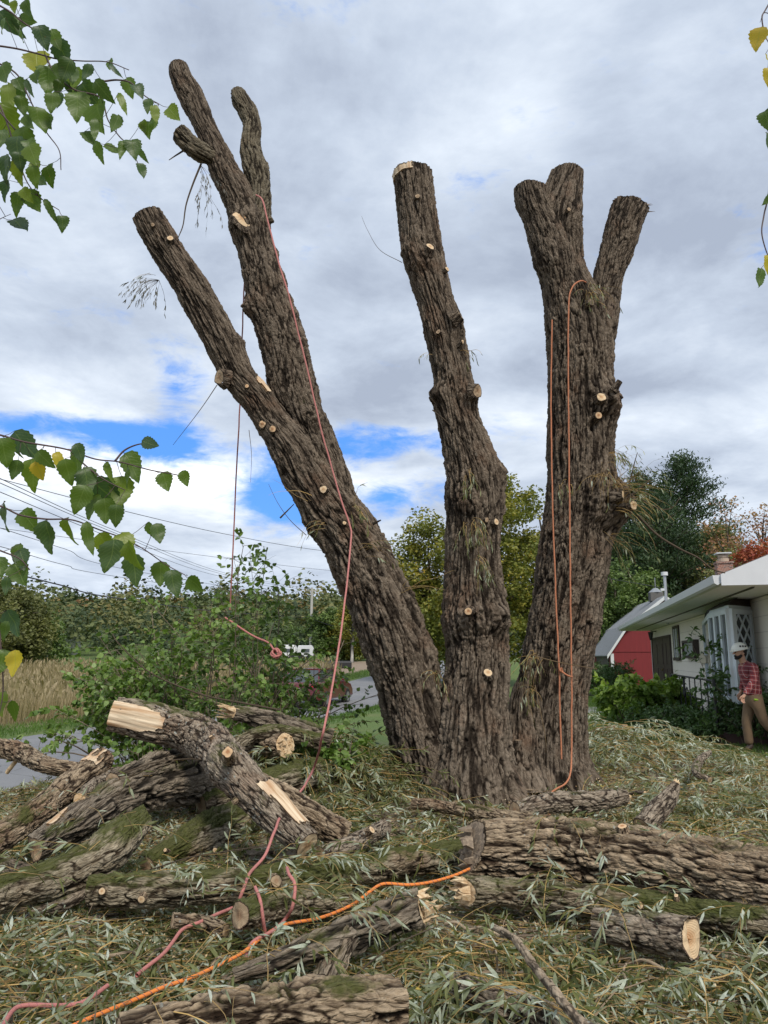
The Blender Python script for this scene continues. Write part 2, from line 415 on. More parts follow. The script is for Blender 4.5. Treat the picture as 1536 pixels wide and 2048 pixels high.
def cut_mat(name, pale, heart, ring=0.5):
    m, t, b = mat(name)
    r = t.attr('rad'); o = t.attr('bco', 'Vector')
    n = t.noise(o, 9, 5, 0.6); rr = t.math('ADD', r, t.math('MULTIPLY', n, 0.22))
    rings = t.math('SINE', t.math('MULTIPLY', rr, 62.0))
    col = t.mix(t.maprange(rr, 0.28, 0.72), heart, pale)
    col = t.mix(t.maprange(rings, -1, 1, 0, ring), col, [x * 0.72 for x in pale])
    saw = t.noise(t.mapping(o, (1, 1, 1), rot=(0.4, 0.9, 0.3)), 70, 3)
    col = t.mix(t.maprange(saw, 0.5, 0.75, 0, 0.35), col, [min(1, x * 1.25) for x in pale])
    col = t.mix(t.maprange(r, 0.9, 0.955), col, (0.09, 0.055, 0.035))
    t.put(b.inputs['Base Color'], col); b.inputs['Roughness'].default_value = 0.8
    t.l.new(t.bump(t.math('ADD', saw, rings), 0.25, 0.004), b.inputs['Normal'])
    return m
M_cut = cut_mat("fresh_cut_wood", (0.66, 0.49, 0.30), (0.46, 0.25, 0.11))
M_cutold = cut_mat("brown_cut_wood", (0.40, 0.29, 0.18), (0.26, 0.15, 0.08))
M_cutred = cut_mat("orange_cut_wood", (0.62, 0.42, 0.24), (0.36, 0.15, 0.055), 0.3)
def torn_mat(name, a, bcol):
    m, t, b = mat(name); o = t.obj()
    n = t.noise(t.mapping(o, (1, 1, 1)), 26, 6, 0.7, 0.4)
    t.put(b.inputs['Base Color'], t.mix(t.maprange(n, 0.3, 0.7), a, bcol)); b.inputs['Roughness'].default_value = 0.85
    t.l.new(t.bump(t.noise(o, 90, 4), 0.5, 0.006), b.inputs['Normal']); return m
M_torn = torn_mat("torn_wood", (0.44, 0.28, 0.14), (0.74, 0.58, 0.37))
M_torndark = torn_mat("old_torn_wood", (0.12, 0.09, 0.065), (0.34, 0.26, 0.18))

m, t, b = mat("stripped_wood"); cc_ = t.attr('bco', 'Vector'); n1 = t.noise(t.mapping(cc_, (1, 1, 0.06)), 30, 5, 0.6); n2 = t.noise(cc_, 5, 4)
c = t.mix(t.maprange(n1, 0.3, 0.65), (0.40, 0.24, 0.12), (0.70, 0.57, 0.40)); c = t.mix(t.maprange(n2, 0.5, 0.7, 0, 0.5), c, (0.42, 0.20, 0.08)); t.put(b.inputs['Base Color'], c); b.inputs['Roughness'].default_value = 0.75
t.l.new(t.bump(n1, 0.6, 0.012), b.inputs['Normal']); M_strip = m
def leaf_mat(name, stops, rough=0.55, trans=0.3, blotch=0.0):
    m, t, b = mat(name)
    c = t.ramp(t.attr('tint'), stops)
    n = t.noise(t.obj(), 60, 3)
    c = t.mix(t.maprange(n, 0.3, 0.7, 0, 0.25), c, (0.02, 0.025, 0.01))
    if blotch: c = t.mix(t.maprange(t.noise(t.obj(), 45, 4, 0.7), 0.62, 0.7, 0, blotch), c, (0.25, 0.14, 0.03))
    t.put(b.inputs['Base Color'], c); b.inputs['Roughness'].default_value = rough
    b.inputs['Specular IOR Level'].default_value = 0.4
    if trans:
        tr = t.new('ShaderNodeBsdfTranslucent'); t.l.new(t.mix(1.0, c, (1.6, 1.7, 0.7), 'MULTIPLY'), tr.inputs[0])
        mx = t.new('ShaderNodeMixShader'); mx.inputs[0].default_value = trans
        o = [n_ for n_ in t.n if n_.type == 'OUTPUT_MATERIAL'][0]
        t.l.new(b.outputs[0], mx.inputs[1]); t.l.new(tr.outputs[0], mx.inputs[2]); t.l.new(mx.outputs[0], o.inputs[0])
    return m
M_wleaf = leaf_mat("willow_leaf", [(0.0, (0.035, 0.048, 0.015)), (0.25, (0.095, 0.105, 0.026)), (0.42, (0.185, 0.20, 0.07)), (0.56, (0.31, 0.35, 0.24)), (0.84, (0.60, 0.65, 0.56)), (0.985, (0.42, 0.36, 0.08)), (1.0, (0.55, 0.42, 0.08))], 0.5, 0.22)
M_litter = leaf_mat("dry_litter", [(0.0, (0.08, 0.05, 0.028)), (0.35, (0.2, 0.135, 0.07)), (0.7, (0.36, 0.27, 0.16)), (1.0, (0.6, 0.5, 0.34))], 0.85, 0.0)
def twig_simple(name, a, bcol):
    m, t, b = mat(name)
    t.put(b.inputs['Base Color'], t.mix(t.attr('tint'), a, bcol)); b.inputs['Roughness'].default_value = 0.7; return m
M_ytwig = twig_simple("young_willow_twig", (0.15, 0.10, 0.045), (0.50, 0.33, 0.11))
M_btwig = twig_simple("brown_twig", (0.08, 0.055, 0.035), (0.26, 0.19, 0.12))

# ------------------------------------------------------------------ lie of the land
A_R = math.radians(14.7); SR, CR = math.sin(A_R), math.cos(A_R)
def ts(X, Y): return X * CR - Y * SR, X * SR + Y * CR
def xy(t_, s_): return t_ * CR + s_ * SR, -t_ * SR + s_ * CR
T_NEAR, T_FAR = -8.25, -13.6
def roadz(s): return -0.3 + 3.4 * (1 - np.exp(-np.maximum(s - 27, 0) ** 1.25 / 190))
MOUNDS = [(-1.3, 8.6, 0.85, 0.40), (-1.9, 7.3, 1.2, 0.18), (-3.2, 7.2, 1.0, 0.12), (0.7, 9.2, 1.5, 0.12), (2.2, 9.6, 1.0, 0.12), (3.2, 11.0, 1.0, 0.36), (4.4, 10.3, 1.0, 0.12), (4.6, 8.2, 1.0, 0.10), (-0.7, 9.3, 0.8, 0.28), (2.6, 7.2, 0.8, 0.08), (-4.6, 7.6, 1.0, 0.12), (4.8, 9.0, 0.8, 0.05)]
def Hc(X, Y):
    t_, s_ = ts(X, Y); rz = roadz(s_)
    wdt = 1.6 + 0.30 * np.maximum(s_ - 26, 0)
    a = sstep(0, 1, (t_ - (T_NEAR + 0.25)) / wdt)
    yard = np.zeros_like(X) + 0.0
    z = rz * (1 - a) + yard * a
    left = sstep(0, 1, (T_FAR - 1.5 - t_) / 3.0); z = z - 0.25 * left
    inc = (t_ < T_NEAR + 0.05) & (t_ > T_FAR - 0.05); z = np.where(inc, z - 0.05, z)
    return z
def hills(X, Y):
    r = np.hypot(X, Y); a = np.arctan2(X, Y)
    p = np.stack([np.cos(a) * 2.2, np.sin(a) * 2.2, r / 260], axis=-1)
    hgt = 11.5 + 8 * fbm(p, 5, 3) - 4 * sstep(0.1, 0.6, a)
    return hgt * sstep(95, 330, r) * sstep(-0.2, 0.1, np.cos(a) * 1.0)
def H(X, Y):
    X = np.asarray(X, float); Y = np.asarray(Y, float)
    z = Hc(X, Y)
    for mx, my, r, hh in MOUNDS: z = z + hh * np.exp(-((X - mx) ** 2 + (Y - my) ** 2) / r ** 2)
    near = sstep(18, 10, np.hypot(X, Y)) * sstep(T_NEAR + 0.4, T_NEAR + 1.6, ts(X, Y)[0])
    z = z + near * 0.05 * fbm(np.stack([X * 1.6, Y * 1.6, X * 0], axis=-1), 3, 3)
    return z + hills(X, Y)
def H1(x, y): return float(H(np.array([x]), np.array([y]))[0])
na, nr = 560, 330
ang = np.concatenate([np.linspace(-0.75, 0.75, 420), np.linspace(0.75, 2 * np.pi - 0.75, 140)[1:-1]]); na = len(ang)
rad_ = 0.4 * (900 / 0.4) ** (np.linspace(0, 1, nr) ** 0.92)
AA, RR = np.meshgrid(ang, rad_); X = np.sin(AA) * RR; Y = np.cos(AA) * RR
Z = H(X, Y); V = np.stack([X, Y, Z], -1).reshape(-1, 3)
i, j = np.meshgrid(np.arange(nr - 1), np.arange(na), indexing='ij'); j2 = (j + 1) % na
Fq = np.stack([i * na + j, i * na + j2, (i + 1) * na + j2, (i + 1) * na + j], -1).reshape(-1, 4)
V = np.vstack([V, [[0, 0, Z[0].mean()]]]); jj = np.arange(na); Ft = np.stack([jj, np.full(na, len(V) - 1), (jj + 1) % na], -1)
tt_, ss_ = ts(V[:, 0], V[:, 1])
zone_lit = sstep(16.5, 11.5, V[:, 1] - 0.25 * V[:, 0]) * sstep(T_NEAR - 0.1, T_NEAR + 0.8, tt_)         # littered yard
mg, t, b = mat("ground_cover")
o = t.obj(); lit = t.attr('lit'); fld = t.attr('field')
n1 = t.noise(o, 0.7, 6, 0.6); n2 = t.noise(o, 9, 8, 0.7); n3 = t.noise(o, 60, 5, 0.7)
grass = t.mix(n2, (0.055, 0.095, 0.018), (0.13, 0.20, 0.045)); grass = t.mix(t.maprange(n1, 0.45, 0.75, 0, 0.5), grass, (0.17, 0.17, 0.06))
soil = t.mix(n2, (0.11, 0.08, 0.055), (0.26, 0.21, 0.15)); soil = t.mix(t.maprange(n3, 0.5, 0.7, 0, 0.6), soil, (0.42, 0.36, 0.27))
c = t.mix(lit, grass, soil); c = t.mix(fld, c, t.mix(n2, (0.20, 0.145, 0.095), (0.32, 0.25, 0.18)))
t.put(b.inputs['Base Color'], c); b.inputs['Roughness'].default_value = 0.95
t.l.new(t.bump(t.math('ADD', n2, t.math('MULTIPLY', n3, 0.5)), 0.8, 0.04), b.inputs['Normal'])
# bare mown field beyond the road
fx = ((tt_ < T_FAR - 2.0) & (tt_ > -27) & (ss_ > 46) & (ss_ < 78)).astype(float)
reedz = ((tt_ < T_FAR - 1.6) & (ss_ < 46) & (V[:, 1] > 0)).astype(float) * 0.8
gnd = mesh_obj("ground", V, [Fq, Ft[:, ::-1]], mg, None, True, {'lit': zone_lit, 'field': np.maximum(fx, reedz)}); tag(gnd, kind="structure")

# ------------------------------------------------------------------ road
sv = np.linspace(-40, 190, 400); tv = np.linspace(T_FAR, T_NEAR, 26)
S_, T_ = np.meshgrid(sv, tv, indexing='ij'); wob = 0.06 * vn(np.stack([S_ * 0.7, T_ * 0.2, S_ * 0], -1), 8)
edge = (np.abs(T_ - (T_FAR + T_NEAR) / 2) > 2.6)
Tw = T_ + np.where(edge, wob, 0)
X, Y = xy(Tw, S_); crown = 0.05 * (1 - ((T_ - (T_FAR + T_NEAR) / 2) / 2.67) ** 2)
Zr = roadz(S_) + crown - 0.02 + hills(X, Y)
V = np.stack([X, Y, Zr], -1).reshape(-1, 3); n = 26
i, j = np.meshgrid(np.arange(399), np.arange(n - 1), indexing='ij')
Fq = np.stack([i * n + j, i * n + j + 1, (i + 1) * n + j + 1, (i + 1) * n + j], -1).reshape(-1, 4)
mr, t, b = mat("worn_asphalt"); o = t.obj()
n1 = t.noise(t.mapping(o, (1, 1, 1), rot=(0, 0, A_R)), 0.5, 6, 0.6); n2 = t.noise(t.mapping(o, (1.0, 0.12, 1), rot=(0, 0, A_R)), 1.3, 5, 0.6); n3 = t.vor(o, 90)
c = t.mix(n2, (0.17, 0.175, 0.185), (0.235, 0.24, 0.25)); c = t.mix(t.maprange(n1, 0.35, 0.7, 0, 0.6), c, (0.29, 0.29, 0.29)); c = t.mix(t.maprange(n3, 0, 0.5, 0, 0.3), c, (0.11, 0.11, 0.115))
ck = t.vor(t.mapping(t.mix(0.25, o, t.noise(o, 1.2, 4, out=1)), (1, 1, 1)), 0.8, 'DISTANCE_TO_EDGE'); c = t.mix(t.maprange(ck, 0.0, 0.012, 0.55, 0), c, (0.05, 0.05, 0.05))
t.put(b.inputs['Base Color'], c); b.inputs['Roughness'].default_value = 0.85; t.l.new(t.bump(n3, 0.4, 0.006), b.inputs['Normal'])
tag(mesh_obj("road", V, [Fq], mr, None, True), kind="structure")
# small driveway strip to the barn
dp = []
for k in range(40):
    x = 5.0 + k * 0.55; y0 = 24.2 + 0.14 * (x - 5); dp += [(x, y0 - 1.3), (x, y0 + 1.3)]
dp = np.array(dp); V = np.column_stack([dp, H(dp[:, 0], dp[:, 1]) + 0.02]); i = np.arange(39) * 2
tag(mesh_obj("driveway", V, [np.stack([i, i + 2, i + 3, i + 1], -1)], flat("gravel_drive", (0.30, 0.29, 0.28), 0.95, var=0.3, scale=3, bump=0.6)), kind="structure")
# ------------------------------------------------------------------ barked limbs
BARK_TRUNK = dict(cw=0.038, cl=0.22, amp=0.031, low=0.05, warp=0.75, fr=14.0, fs=1.7)
BARK_LIMB = dict(cw=0.033, cl=0.13, amp=0.018, low=0.06, warp=0.7, fr=19.0, fs=3.0)
BARK_LOG = dict(cw=0.034, cl=0.10, amp=0.0115, low=0.08, warp=0.8, fr=19.0, fs=5.5)
BARK_SMALL = dict(cw=0.02, cl=0.06, amp=0.0035, low=0.1, warp=0.6, fr=32.0, fs=9.0)
def limb(ctrl, rad, dl, da, seed, bk, burls=(), squash=None, flare=None, start_cut=None, end_cut=None):
    """ctrl (n,3), rad (n): returns dict with grid V (N,M,3), faces, attrs"""
    P = catmull(np.column_stack([ctrl, rad]), 14)
    P, s = resample(P, dl); C = P[:, :3]; R = np.maximum(P[:, 3], 0.003)
    C = C + 0.0
    T = np.gradient(C, axis=0); T /= np.linalg.norm(T, axis=1)[:, None]
    B1, B2 = frames(T)
    rm = float(R.mean()); M = max(10, int(2 * np.pi * rm / da)); N = len(s)
    th = np.arange(M) / M * 2 * np.pi
    TH, S = np.meshgrid(th, s); RRr = np.repeat(R[:, None], M, 1)
    q = np.stack([np.cos(TH) * rm, np.sin(TH) * rm, S], -1)
    radial = np.cos(TH)[..., None] * B1[:, None, :] + np.sin(TH)[..., None] * B2[:, None, :]
    low = fbm(q * np.array([1, 1, 0.6]) * (1.1 / max(rm, 0.05)) + seed * 3.1, seed, 3)
    rr = RRr * (1 + bk['low'] * 2 * low)
    if flare is not None:   # root buttresses near the base
        fl, fh, fn, ph = flare
        rr = rr + fl * np.exp(-S / fh) * (0.35 + 0.65 * np.maximum(0, np.cos(TH * fn + ph + 0.8 * np.sin(S)))) 
    V0 = C[:, None, :] + radial * rr[..., None]
    add = np.zeros_like(rr); rough = np.zeros_like(rr)
    for (bp, br, ba) in burls:
        d2 = ((V0 - np.asarray(bp)) ** 2).sum(-1) / br ** 2
        g = np.exp(-d2 * 1.2); add += ba * g; rough += np.exp(-d2 * 0.7) * min(1, abs(ba) * 12)
    rough = np.clip(rough, 0, 1)
    rr = rr + add
    nc = max(5, int(round(2 * np.pi * rm / bk['cw']))); nc2 = max(7, int(round(nc * 2.3)))
    wv = fbm(q * np.array([5, 5, 1.4]) + 7.7 + seed, seed + 3, 3) * bk['warp'] + fbm(q * np.array([14, 14, 5]) + 3, seed + 5, 2) * 0.3
    wz = fbm(q * np.array([9, 9, 2]) + 31.3, seed + 4, 2)
    x1 = TH / (2 * np.pi) * nc + wv * 1.5 + 2.2 * rough * fbm(q * 9, seed + 9, 2); y1 = S / bk['cl'] + wz * 0.9
    f1, f2, cid = worley(x1, y1, nc, seed + 20)
    e1 = sstep(0.0, 0.22, f2 - f1)
    wq = np.stack([wv, wv * 0.5, wz], -1) * rm * 0
    fr = bk.get('fr', 13.0); fs = bk.get('fs', 2.4)
    qq = q * np.array([fr, fr, fs]) + np.stack([0.55 * wv, 0.55 * np.roll(wv, M // 4, 1), 0.5 * wz], -1)
    n_a = fbm(qq + seed, seed + 80, 2); n_b = fbm(qq * np.array([1.5, 1.5, 1.25]) + 41, seed + 90, 2)
    c1 = sstep(0.01, 0.19, np.abs(n_a)); c2 = sstep(0.0, 0.16, np.abs(n_b))
    g1, g2, cid2 = worley(TH / (2 * np.pi) * nc2 + wv * 2.6, S / (bk['cl'] * 0.42) + wz * 2, nc2, seed + 40)
    e2 = sstep(0.0, 0.28, g2 - g1)
    fine = fbm(q * np.array([60, 60, 16]) * 0.9, seed + 60, 3)
    amp = bk['amp'] * np.clip(RRr / max(rm, 1e-3), 0.45, 1.2)
    hb = c1 * 0.36 + c2 * 0.22 * (0.4 + 0.6 * cid) + e1 * (0.3 + 0.7 * cid) * 0.30 + e2 * 0.20 * (0.3 + 0.7 * cid2) + 0.22 * fine
    disp = amp * 2.1 * (hb - 0.72)
    disp += rough * 0.06 * fbm(q * 15 + 5, seed + 70, 3)
    V = C[:, None, :] + radial * (rr + disp)[..., None]
    for which, cut in (('s', start_cut), ('e', end_cut)):
        if cut is None: continue
        p0, nrm = (C[0], np.asarray(cut, float)) if which == 's' else (C[-1], np.asarray(cut, float))
        nrm = nrm / np.linalg.norm(nrm); tt = T[0] if which == 's' else T[-1]; ow = -tt if which == 's' else tt
        while nrm @ ow < 0.62: nrm = unit(nrm + 0.12 * ow)
        d = (V - p0) @ nrm; over = d > 0
        k = d / np.dot(tt, nrm)
        V = np.where(over[..., None], V - k[..., None] * tt, V)
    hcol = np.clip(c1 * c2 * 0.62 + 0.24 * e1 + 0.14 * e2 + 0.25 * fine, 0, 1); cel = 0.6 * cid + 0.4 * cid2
    i, j = np.meshgrid(np.arange(N - 1), np.arange(M), indexing='ij'); j2 = (j + 1) % M
    Fq = np.stack([i * M + j, i * M + j2, (i + 1) * M + j2, (i + 1) * M + j], -1).reshape(-1, 4)
    return dict(V=V, F=Fq, bco=q.reshape(-1, 3) + seed * 1.7, h=hcol.ravel(), cel=cel.ravel(), up=radial[..., 2].ravel(), N=N, M=M, C=C, T=T, R=R, radial=radial)
def limb_obj(name, L, m, parent):
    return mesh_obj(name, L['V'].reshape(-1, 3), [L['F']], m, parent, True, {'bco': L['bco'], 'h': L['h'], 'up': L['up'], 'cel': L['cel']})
def cap_mesh(ring, outward, bulge=0.0, groove=None, seed=0, scale=0.985):
    ring = np.asarray(ring); M = len(ring); c = ring.mean(0); outward = unit(np.asarray(outward, float))
    fr = [1.0, 0.95, 0.9, 0.8, 0.68, 0.55, 0.42, 0.3, 0.18, 0.08]
    Vs = []; rd = []
    u_ = unit(ring[0] - c); v_ = np.cross(outward, u_)
    rl = np.linalg.norm(ring - c, axis=1); kk = max(1, M // 18); rl2 = sum(np.roll(rl, q_) for q_ in range(-kk, kk + 1)) / (2 * kk + 1)
    ring = c + (ring - c) / (rl[:, None] + 1e-9) * (0.35 * rl + 0.65 * rl2 * 0.985)[:, None]
    for f in fr:
        p = c + (ring - c) * f * scale
        off = bulge * (1 - f * f) * np.ones(M) + 0.003 * vn(p * 40 + seed, seed) * (1 if f < 1 else 0)
        if groove is not None:
            gx = (p - c) @ u_; gy = (p - c) @ v_; a, wd, dep = groove
            gd = np.abs(-gx * math.sin(a) + gy * math.cos(a)); off = off - dep * np.exp(-(gd / wd) ** 2) * (1 if f < 0.97 else 0)
        Vs.append(p + outward * off[:, None]); rd.append(np.full(M, f))
    Vs.append(c[None] + outward * bulge); rd.append([0.0])
    V = np.vstack(Vs); k = len(fr)
    i, j = np.meshgrid(np.arange(k - 1), np.arange(M), indexing='ij'); j2 = (j + 1) % M
    Fq = np.stack([i * M + j, i * M + j2, (i + 1) * M + j2, (i + 1) * M + j], -1).reshape(-1, 4)
    jj = np.arange(M); Ft = np.stack([(k - 1) * M + jj, (k - 1) * M + (jj + 1) % M, np.full(M, k * M)], -1)
    return V, [Fq, Ft], np.concatenate(rd)
def cap(name, L, end, m, parent, bulge=0.004, groove=None, seed=0):
    ring = L['V'][0] if end == 's' else L['V'][-1]; T = -L['T'][0] if end == 's' else L['T'][-1]
    c = ring.mean(0); nrm = np.zeros(3)
    for k in range(len(ring)): nrm += np.cross(ring[k] - c, ring[(k + 1) % len(ring)] - c)
    nrm = unit(nrm); nrm = nrm if nrm @ T > 0 else -nrm
    V, Fs, rd = cap_mesh(ring, nrm, bulge, groove, seed)
    return mesh_obj(name, V, Fs, m, parent, False, {'rad': rd, 'bco': V - c})
def splinters(name, c, axis, r, n, Lmax, m, parent, seed, flatd=None):
    rng = np.random.default_rng(seed); mb = MB(); axis = unit(np.asarray(axis, float))
    a = unit(np.cross(axis, [0.3, 0.2, 1])); b_ = np.cross(axis, a)
    for k in range(n):
        ph = rng.uniform(0, 2 * np.pi); rr = r * math.sqrt(rng.random()) * 0.95
        p = c + a * rr * math.cos(ph) + b_ * rr * math.sin(ph) - axis * 0.05
        wv = r * rng.uniform(0.12, 0.3); wt = wv * rng.uniform(0.2, 0.6); Ls = Lmax * rng.uniform(0.15, 1.0) ** 1.3 + 0.05
        d1 = a * math.cos(ph + 1.57) + b_ * math.sin(ph + 1.57); d2 = np.cross(axis, d1)
        lean = (a * rng.normal(0, 0.08) + b_ * rng.normal(0, 0.08)) * Ls
        q = []
        for f, sc_ in ((0, 1.0), (0.6, 0.8), (0.85, rng.uniform(0.3, 0.7)), (1.0, 0.08)):
            cc = p + (axis * Ls + lean) * f + d1 * rng.normal(0, 0.1) * wv
            q.append([cc - d1 * wv * sc_ - d2 * wt * sc_, cc + d1 * wv * sc_ - d2 * wt * sc_, cc + d1 * wv * sc_ * 0.9 + d2 * wt * sc_, cc - d1 * wv * sc_ + d2 * wt * sc_])
        Vv = np.array(q).reshape(-1, 3); Ff = [(i * 4 + j, i * 4 + (j + 1) % 4, (i + 1) * 4 + (j + 1) % 4, (i + 1) * 4 + j) for i in range(3) for j in range(4)] + [(12, 13, 14, 15)]
        mb.add(Vv, Ff)
    return mb.build(name, m, parent)

def stripped(name, L, m, parent, f0, f1, facing, thr, seed, lift=0.006):
    """bare wood where bark was torn off: a slightly proud shell over part of a limb, with a ragged outline"""
    N, M = L['N'], L['M']; i0, i1 = int(f0 * (N - 1)), int(f1 * (N - 1)); V = L['V'][i0:i1 + 1].copy()
    k = max(2, M // 24); acc = 0
    for q in range(-k, k + 1): acc = acc + np.roll(V, q, axis=1)
    Vm = V; rad_l = ((V - L['C'][i0:i1 + 1, None, :]) * L['radial'][i0:i1 + 1]).sum(-1); rs = sum(np.roll(rad_l, q, axis=1) for q in range(-k, k + 1)) / (2 * k + 1)
    n = len(rs); ker = max(1, n // 12); rs = np.array([rs[max(0, a - ker):a + ker + 1].mean(0) for a in range(n)])
    P0 = L['C'][i0:i1 + 1, None, :] + L['radial'][i0:i1 + 1] * rs[..., None]; qb = L['bco'].reshape(N, M, 3)[i0:i1 + 1]; grain = 0.007 * vn(qb * [70, 70, 3.5], seed)
    P = P0 + L['radial'][i0:i1 + 1] * (lift + L['R'].mean() * 0.05 + grain)[..., None]
    fc = L['radial'][i0:i1 + 1] @ unit(np.asarray(facing, float)); x = np.linspace(0, 1, n)[:, None]
    nz = 0.35 * fbm(np.stack([x * 2 + fc * 0, fc * 5, fc * 0 + seed], -1), seed, 3) + 0.25 * vn(np.stack([fc * 0 + 1.0, fc * 16, fc * 0], -1), seed)
    mask = (fc + nz * 0.6 > thr) & (x < 0.9 + nz * 0.5) & (x > 0.04 - nz * 0.15 * (f0 > 0.02))
    fm = mask[:-1] & mask[1:]; fm = fm & np.roll(fm, -1, axis=1); i, j = np.where(fm)
    if len(i) < 4: return
    lab = np.where(fm, np.arange(fm.size).reshape(fm.shape), -1)
    for _ in range(400):
        nb_ = lab.copy()
        for sh, ax in ((1, 0), (-1, 0), (1, 1), (-1, 1)):
            r_ = np.roll(lab, sh, ax)
            if ax == 0: r_[0 if sh == 1 else -1] = -1
            nb_ = np.where(fm, np.maximum(nb_, r_), -1)
        if (nb_ == lab).all(): break
        lab = nb_
    vals, cnt_ = np.unique(lab[fm], return_counts=True); i, j = np.where(lab == vals[np.argmax(cnt_)])
    Fq = np.stack([i * M + j, i * M + (j + 1) % M, (i + 1) * M + (j + 1) % M, (i + 1) * M + j], -1); used, inv_ = np.unique(Fq, return_inverse=True)
    Vt = P.reshape(-1, 3)[used]; Vb = Vt - L['radial'][i0:i1 + 1].reshape(-1, 3)[used] * (lift + 0.03); nn = len(Vt); Fq = inv_.reshape(Fq.shape)
    ed = np.concatenate([Fq[:, [0, 1]], Fq[:, [1, 2]], Fq[:, [2, 3]], Fq[:, [3, 0]]]); key = np.sort(ed, 1); _, ix, ct = np.unique(key, axis=0, return_index=True, return_counts=True); be = ed[ix[ct == 1]]
    side = np.stack([be[:, 0], be[:, 1], be[:, 1] + nn, be[:, 0] + nn], -1)
    qv = qb.reshape(-1, 3)[used]; return mesh_obj(name, np.vstack([Vt, Vb]), [np.vstack([Fq, Fq[:, ::-1] + nn, side])], m, parent, True, {'bco': np.vstack([qv, qv])})
# ------------------------------------------------------------------ the willow
base = np.array([0.95, 9.3, 0.0])
willow = empty("willow_tree", base)
tag(willow, "huge old willow topped to bare trunks with pale saw cuts and ropes hung in it", "tree")
def stem_from_edges(rows, d_of, cut_top=None):
    """rows: (v, left u, right u); d_of: depth at each row"""
    ctr = []; rad = []
    for k, (v, l, r) in enumerate(rows):
        ctr.append(((l + r) / 2, v)); rad.append((r - l) / 2)
    ctr = np.array(ctr); g = np.gradient(ctr, axis=0); cosl = np.abs(g[:, 1]) / np.hypot(g[:, 0], g[:, 1])
    P = np.array([W(u, v, d) for (u, v), d in zip(ctr, d_of)])
    R = np.array([rad[k] * 1.02 * cosl[k] * depth(P[k]) / F for k in range(len(rows))])
    return P, R
stems = []
def add_stem(name, rows, dd, seed, bk, m, burls=(), flare=None, top=None, cutm=M_cutold, parent=willow, dl=0.010, da=0.009, label=None):
    P, R = stem_from_edges(rows, dd)
    L = limb(P, R, dl, da, seed, bk, [(W(u, v, d), r, a) for (u, v, d, r, a) in burls], flare=flare, end_cut=top)
    o = limb_obj(name, L, m, parent); cap("cut_face", L, 'e', cutm, o, 0.002, seed=seed)
    if label: o["label"] = label
    stems.append((L, o)); return L, o
def dlin(n, a, b): return np.linspace(a, b, n)
# far left leaning stem with its lower trunk
r1 = [(1640, 822, 985), (1590, 806, 960), (1500, 782, 925), (1400, 762, 890), (1300, 727, 868), (1200, 690, 828), (1100, 650, 778), (1050, 616, 745), (1000, 588, 705), (950, 560, 668), (900, 535, 638), (850, 508, 592), (800, 476, 556), (750, 440, 515), (700, 414, 490), (650, 388, 464), (600, 360, 436), (550, 333, 405), (500, 296, 370), (462, 275, 345), (432, 262, 328)]
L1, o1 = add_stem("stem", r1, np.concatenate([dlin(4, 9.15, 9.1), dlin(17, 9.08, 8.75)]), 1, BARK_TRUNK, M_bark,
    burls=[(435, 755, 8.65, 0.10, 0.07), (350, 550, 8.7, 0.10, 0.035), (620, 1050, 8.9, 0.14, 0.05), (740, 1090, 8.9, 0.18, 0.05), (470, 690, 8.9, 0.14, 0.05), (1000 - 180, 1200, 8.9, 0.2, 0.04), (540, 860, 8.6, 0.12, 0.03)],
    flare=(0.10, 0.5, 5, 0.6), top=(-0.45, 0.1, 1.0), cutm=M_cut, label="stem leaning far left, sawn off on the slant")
# second stem, rising out of the first
r1b = [(1120, 668, 772), (1050, 655, 752), (1000, 645, 716), (950, 628, 700), (900, 598, 682), (850, 572, 658), (800, 545, 642), (750, 533, 628), (700, 522, 616), (650, 508, 602), (600, 492, 582), (550, 485, 566), (500, 474, 549), (450, 459, 541), (420, 452, 530), (380, 434, 505), (350, 421, 484), (300, 407, 458), (250, 384, 431), (200, 359, 413), (160, 340, 390), (133, 336, 377)]
L1b, o1b = add_stem("stem", r1b, dlin(len(r1b), 9.1, 9.0), 2, BARK_LIMB, M_bark,
    burls=[(492, 612, 8.9, 0.13, 0.10), (630, 830, 8.85, 0.13, 0.10), (548, 505, 9.0, 0.08, 0.05), (600, 685, 8.9, 0.11, 0.05), (575, 822, 8.65, 0.13, 0.07), (575, 822, 8.6, 0.05, -0.18), (575, 590, 8.9, 0.07, 0.04)],
    top=(-0.1, 0.0, 1.0), cutm=M_cut, label="tall stem forking near its top")
r1c = [(470, 470, 530), (430, 488, 541), (400, 498, 542), (370, 497, 541), (350, 490, 540), (325, 484, 532), (300, 480, 523), (270, 484, 521), (250, 486, 522), (225, 476, 515), (200, 462, 502), (182, 459, 487)]
L1c, o1c = add_stem("stem", r1c, dlin(len(r1c), 9.0, 9.1), 3, BARK_LIMB, M_barkhi, burls=[(537, 440, 9.0, 0.07, 0.05), (518, 262, 9.0, 0.06, 0.02)], top=(-0.2, 0, 1.0), label="thin mossy stem with a bend")
r1d = [(322, 398, 448), (300, 378, 428), (282, 358, 408), (268, 342, 392)]
P, R = [], []
for (u, v, hw) in [(434, 322, 15), (398, 302, 19), (378, 287, 19), (356, 264, 18)]:
    p = W(u, v, 9.0 if u > 425 else 8.9 - (425 - u) * 0.002); P.append(p); R.append(hw * depth(p) / F)
L1d = limb(np.array(P), np.array(R), 0.01, 0.01, 5, BARK_LIMB, end_cut=(-0.8, -0.2, 0.6)); o1d = limb_obj("branch_stub", L1d, M_barkhi, willow); cap("cut_face", L1d, 'e', M_cutold, o1d)
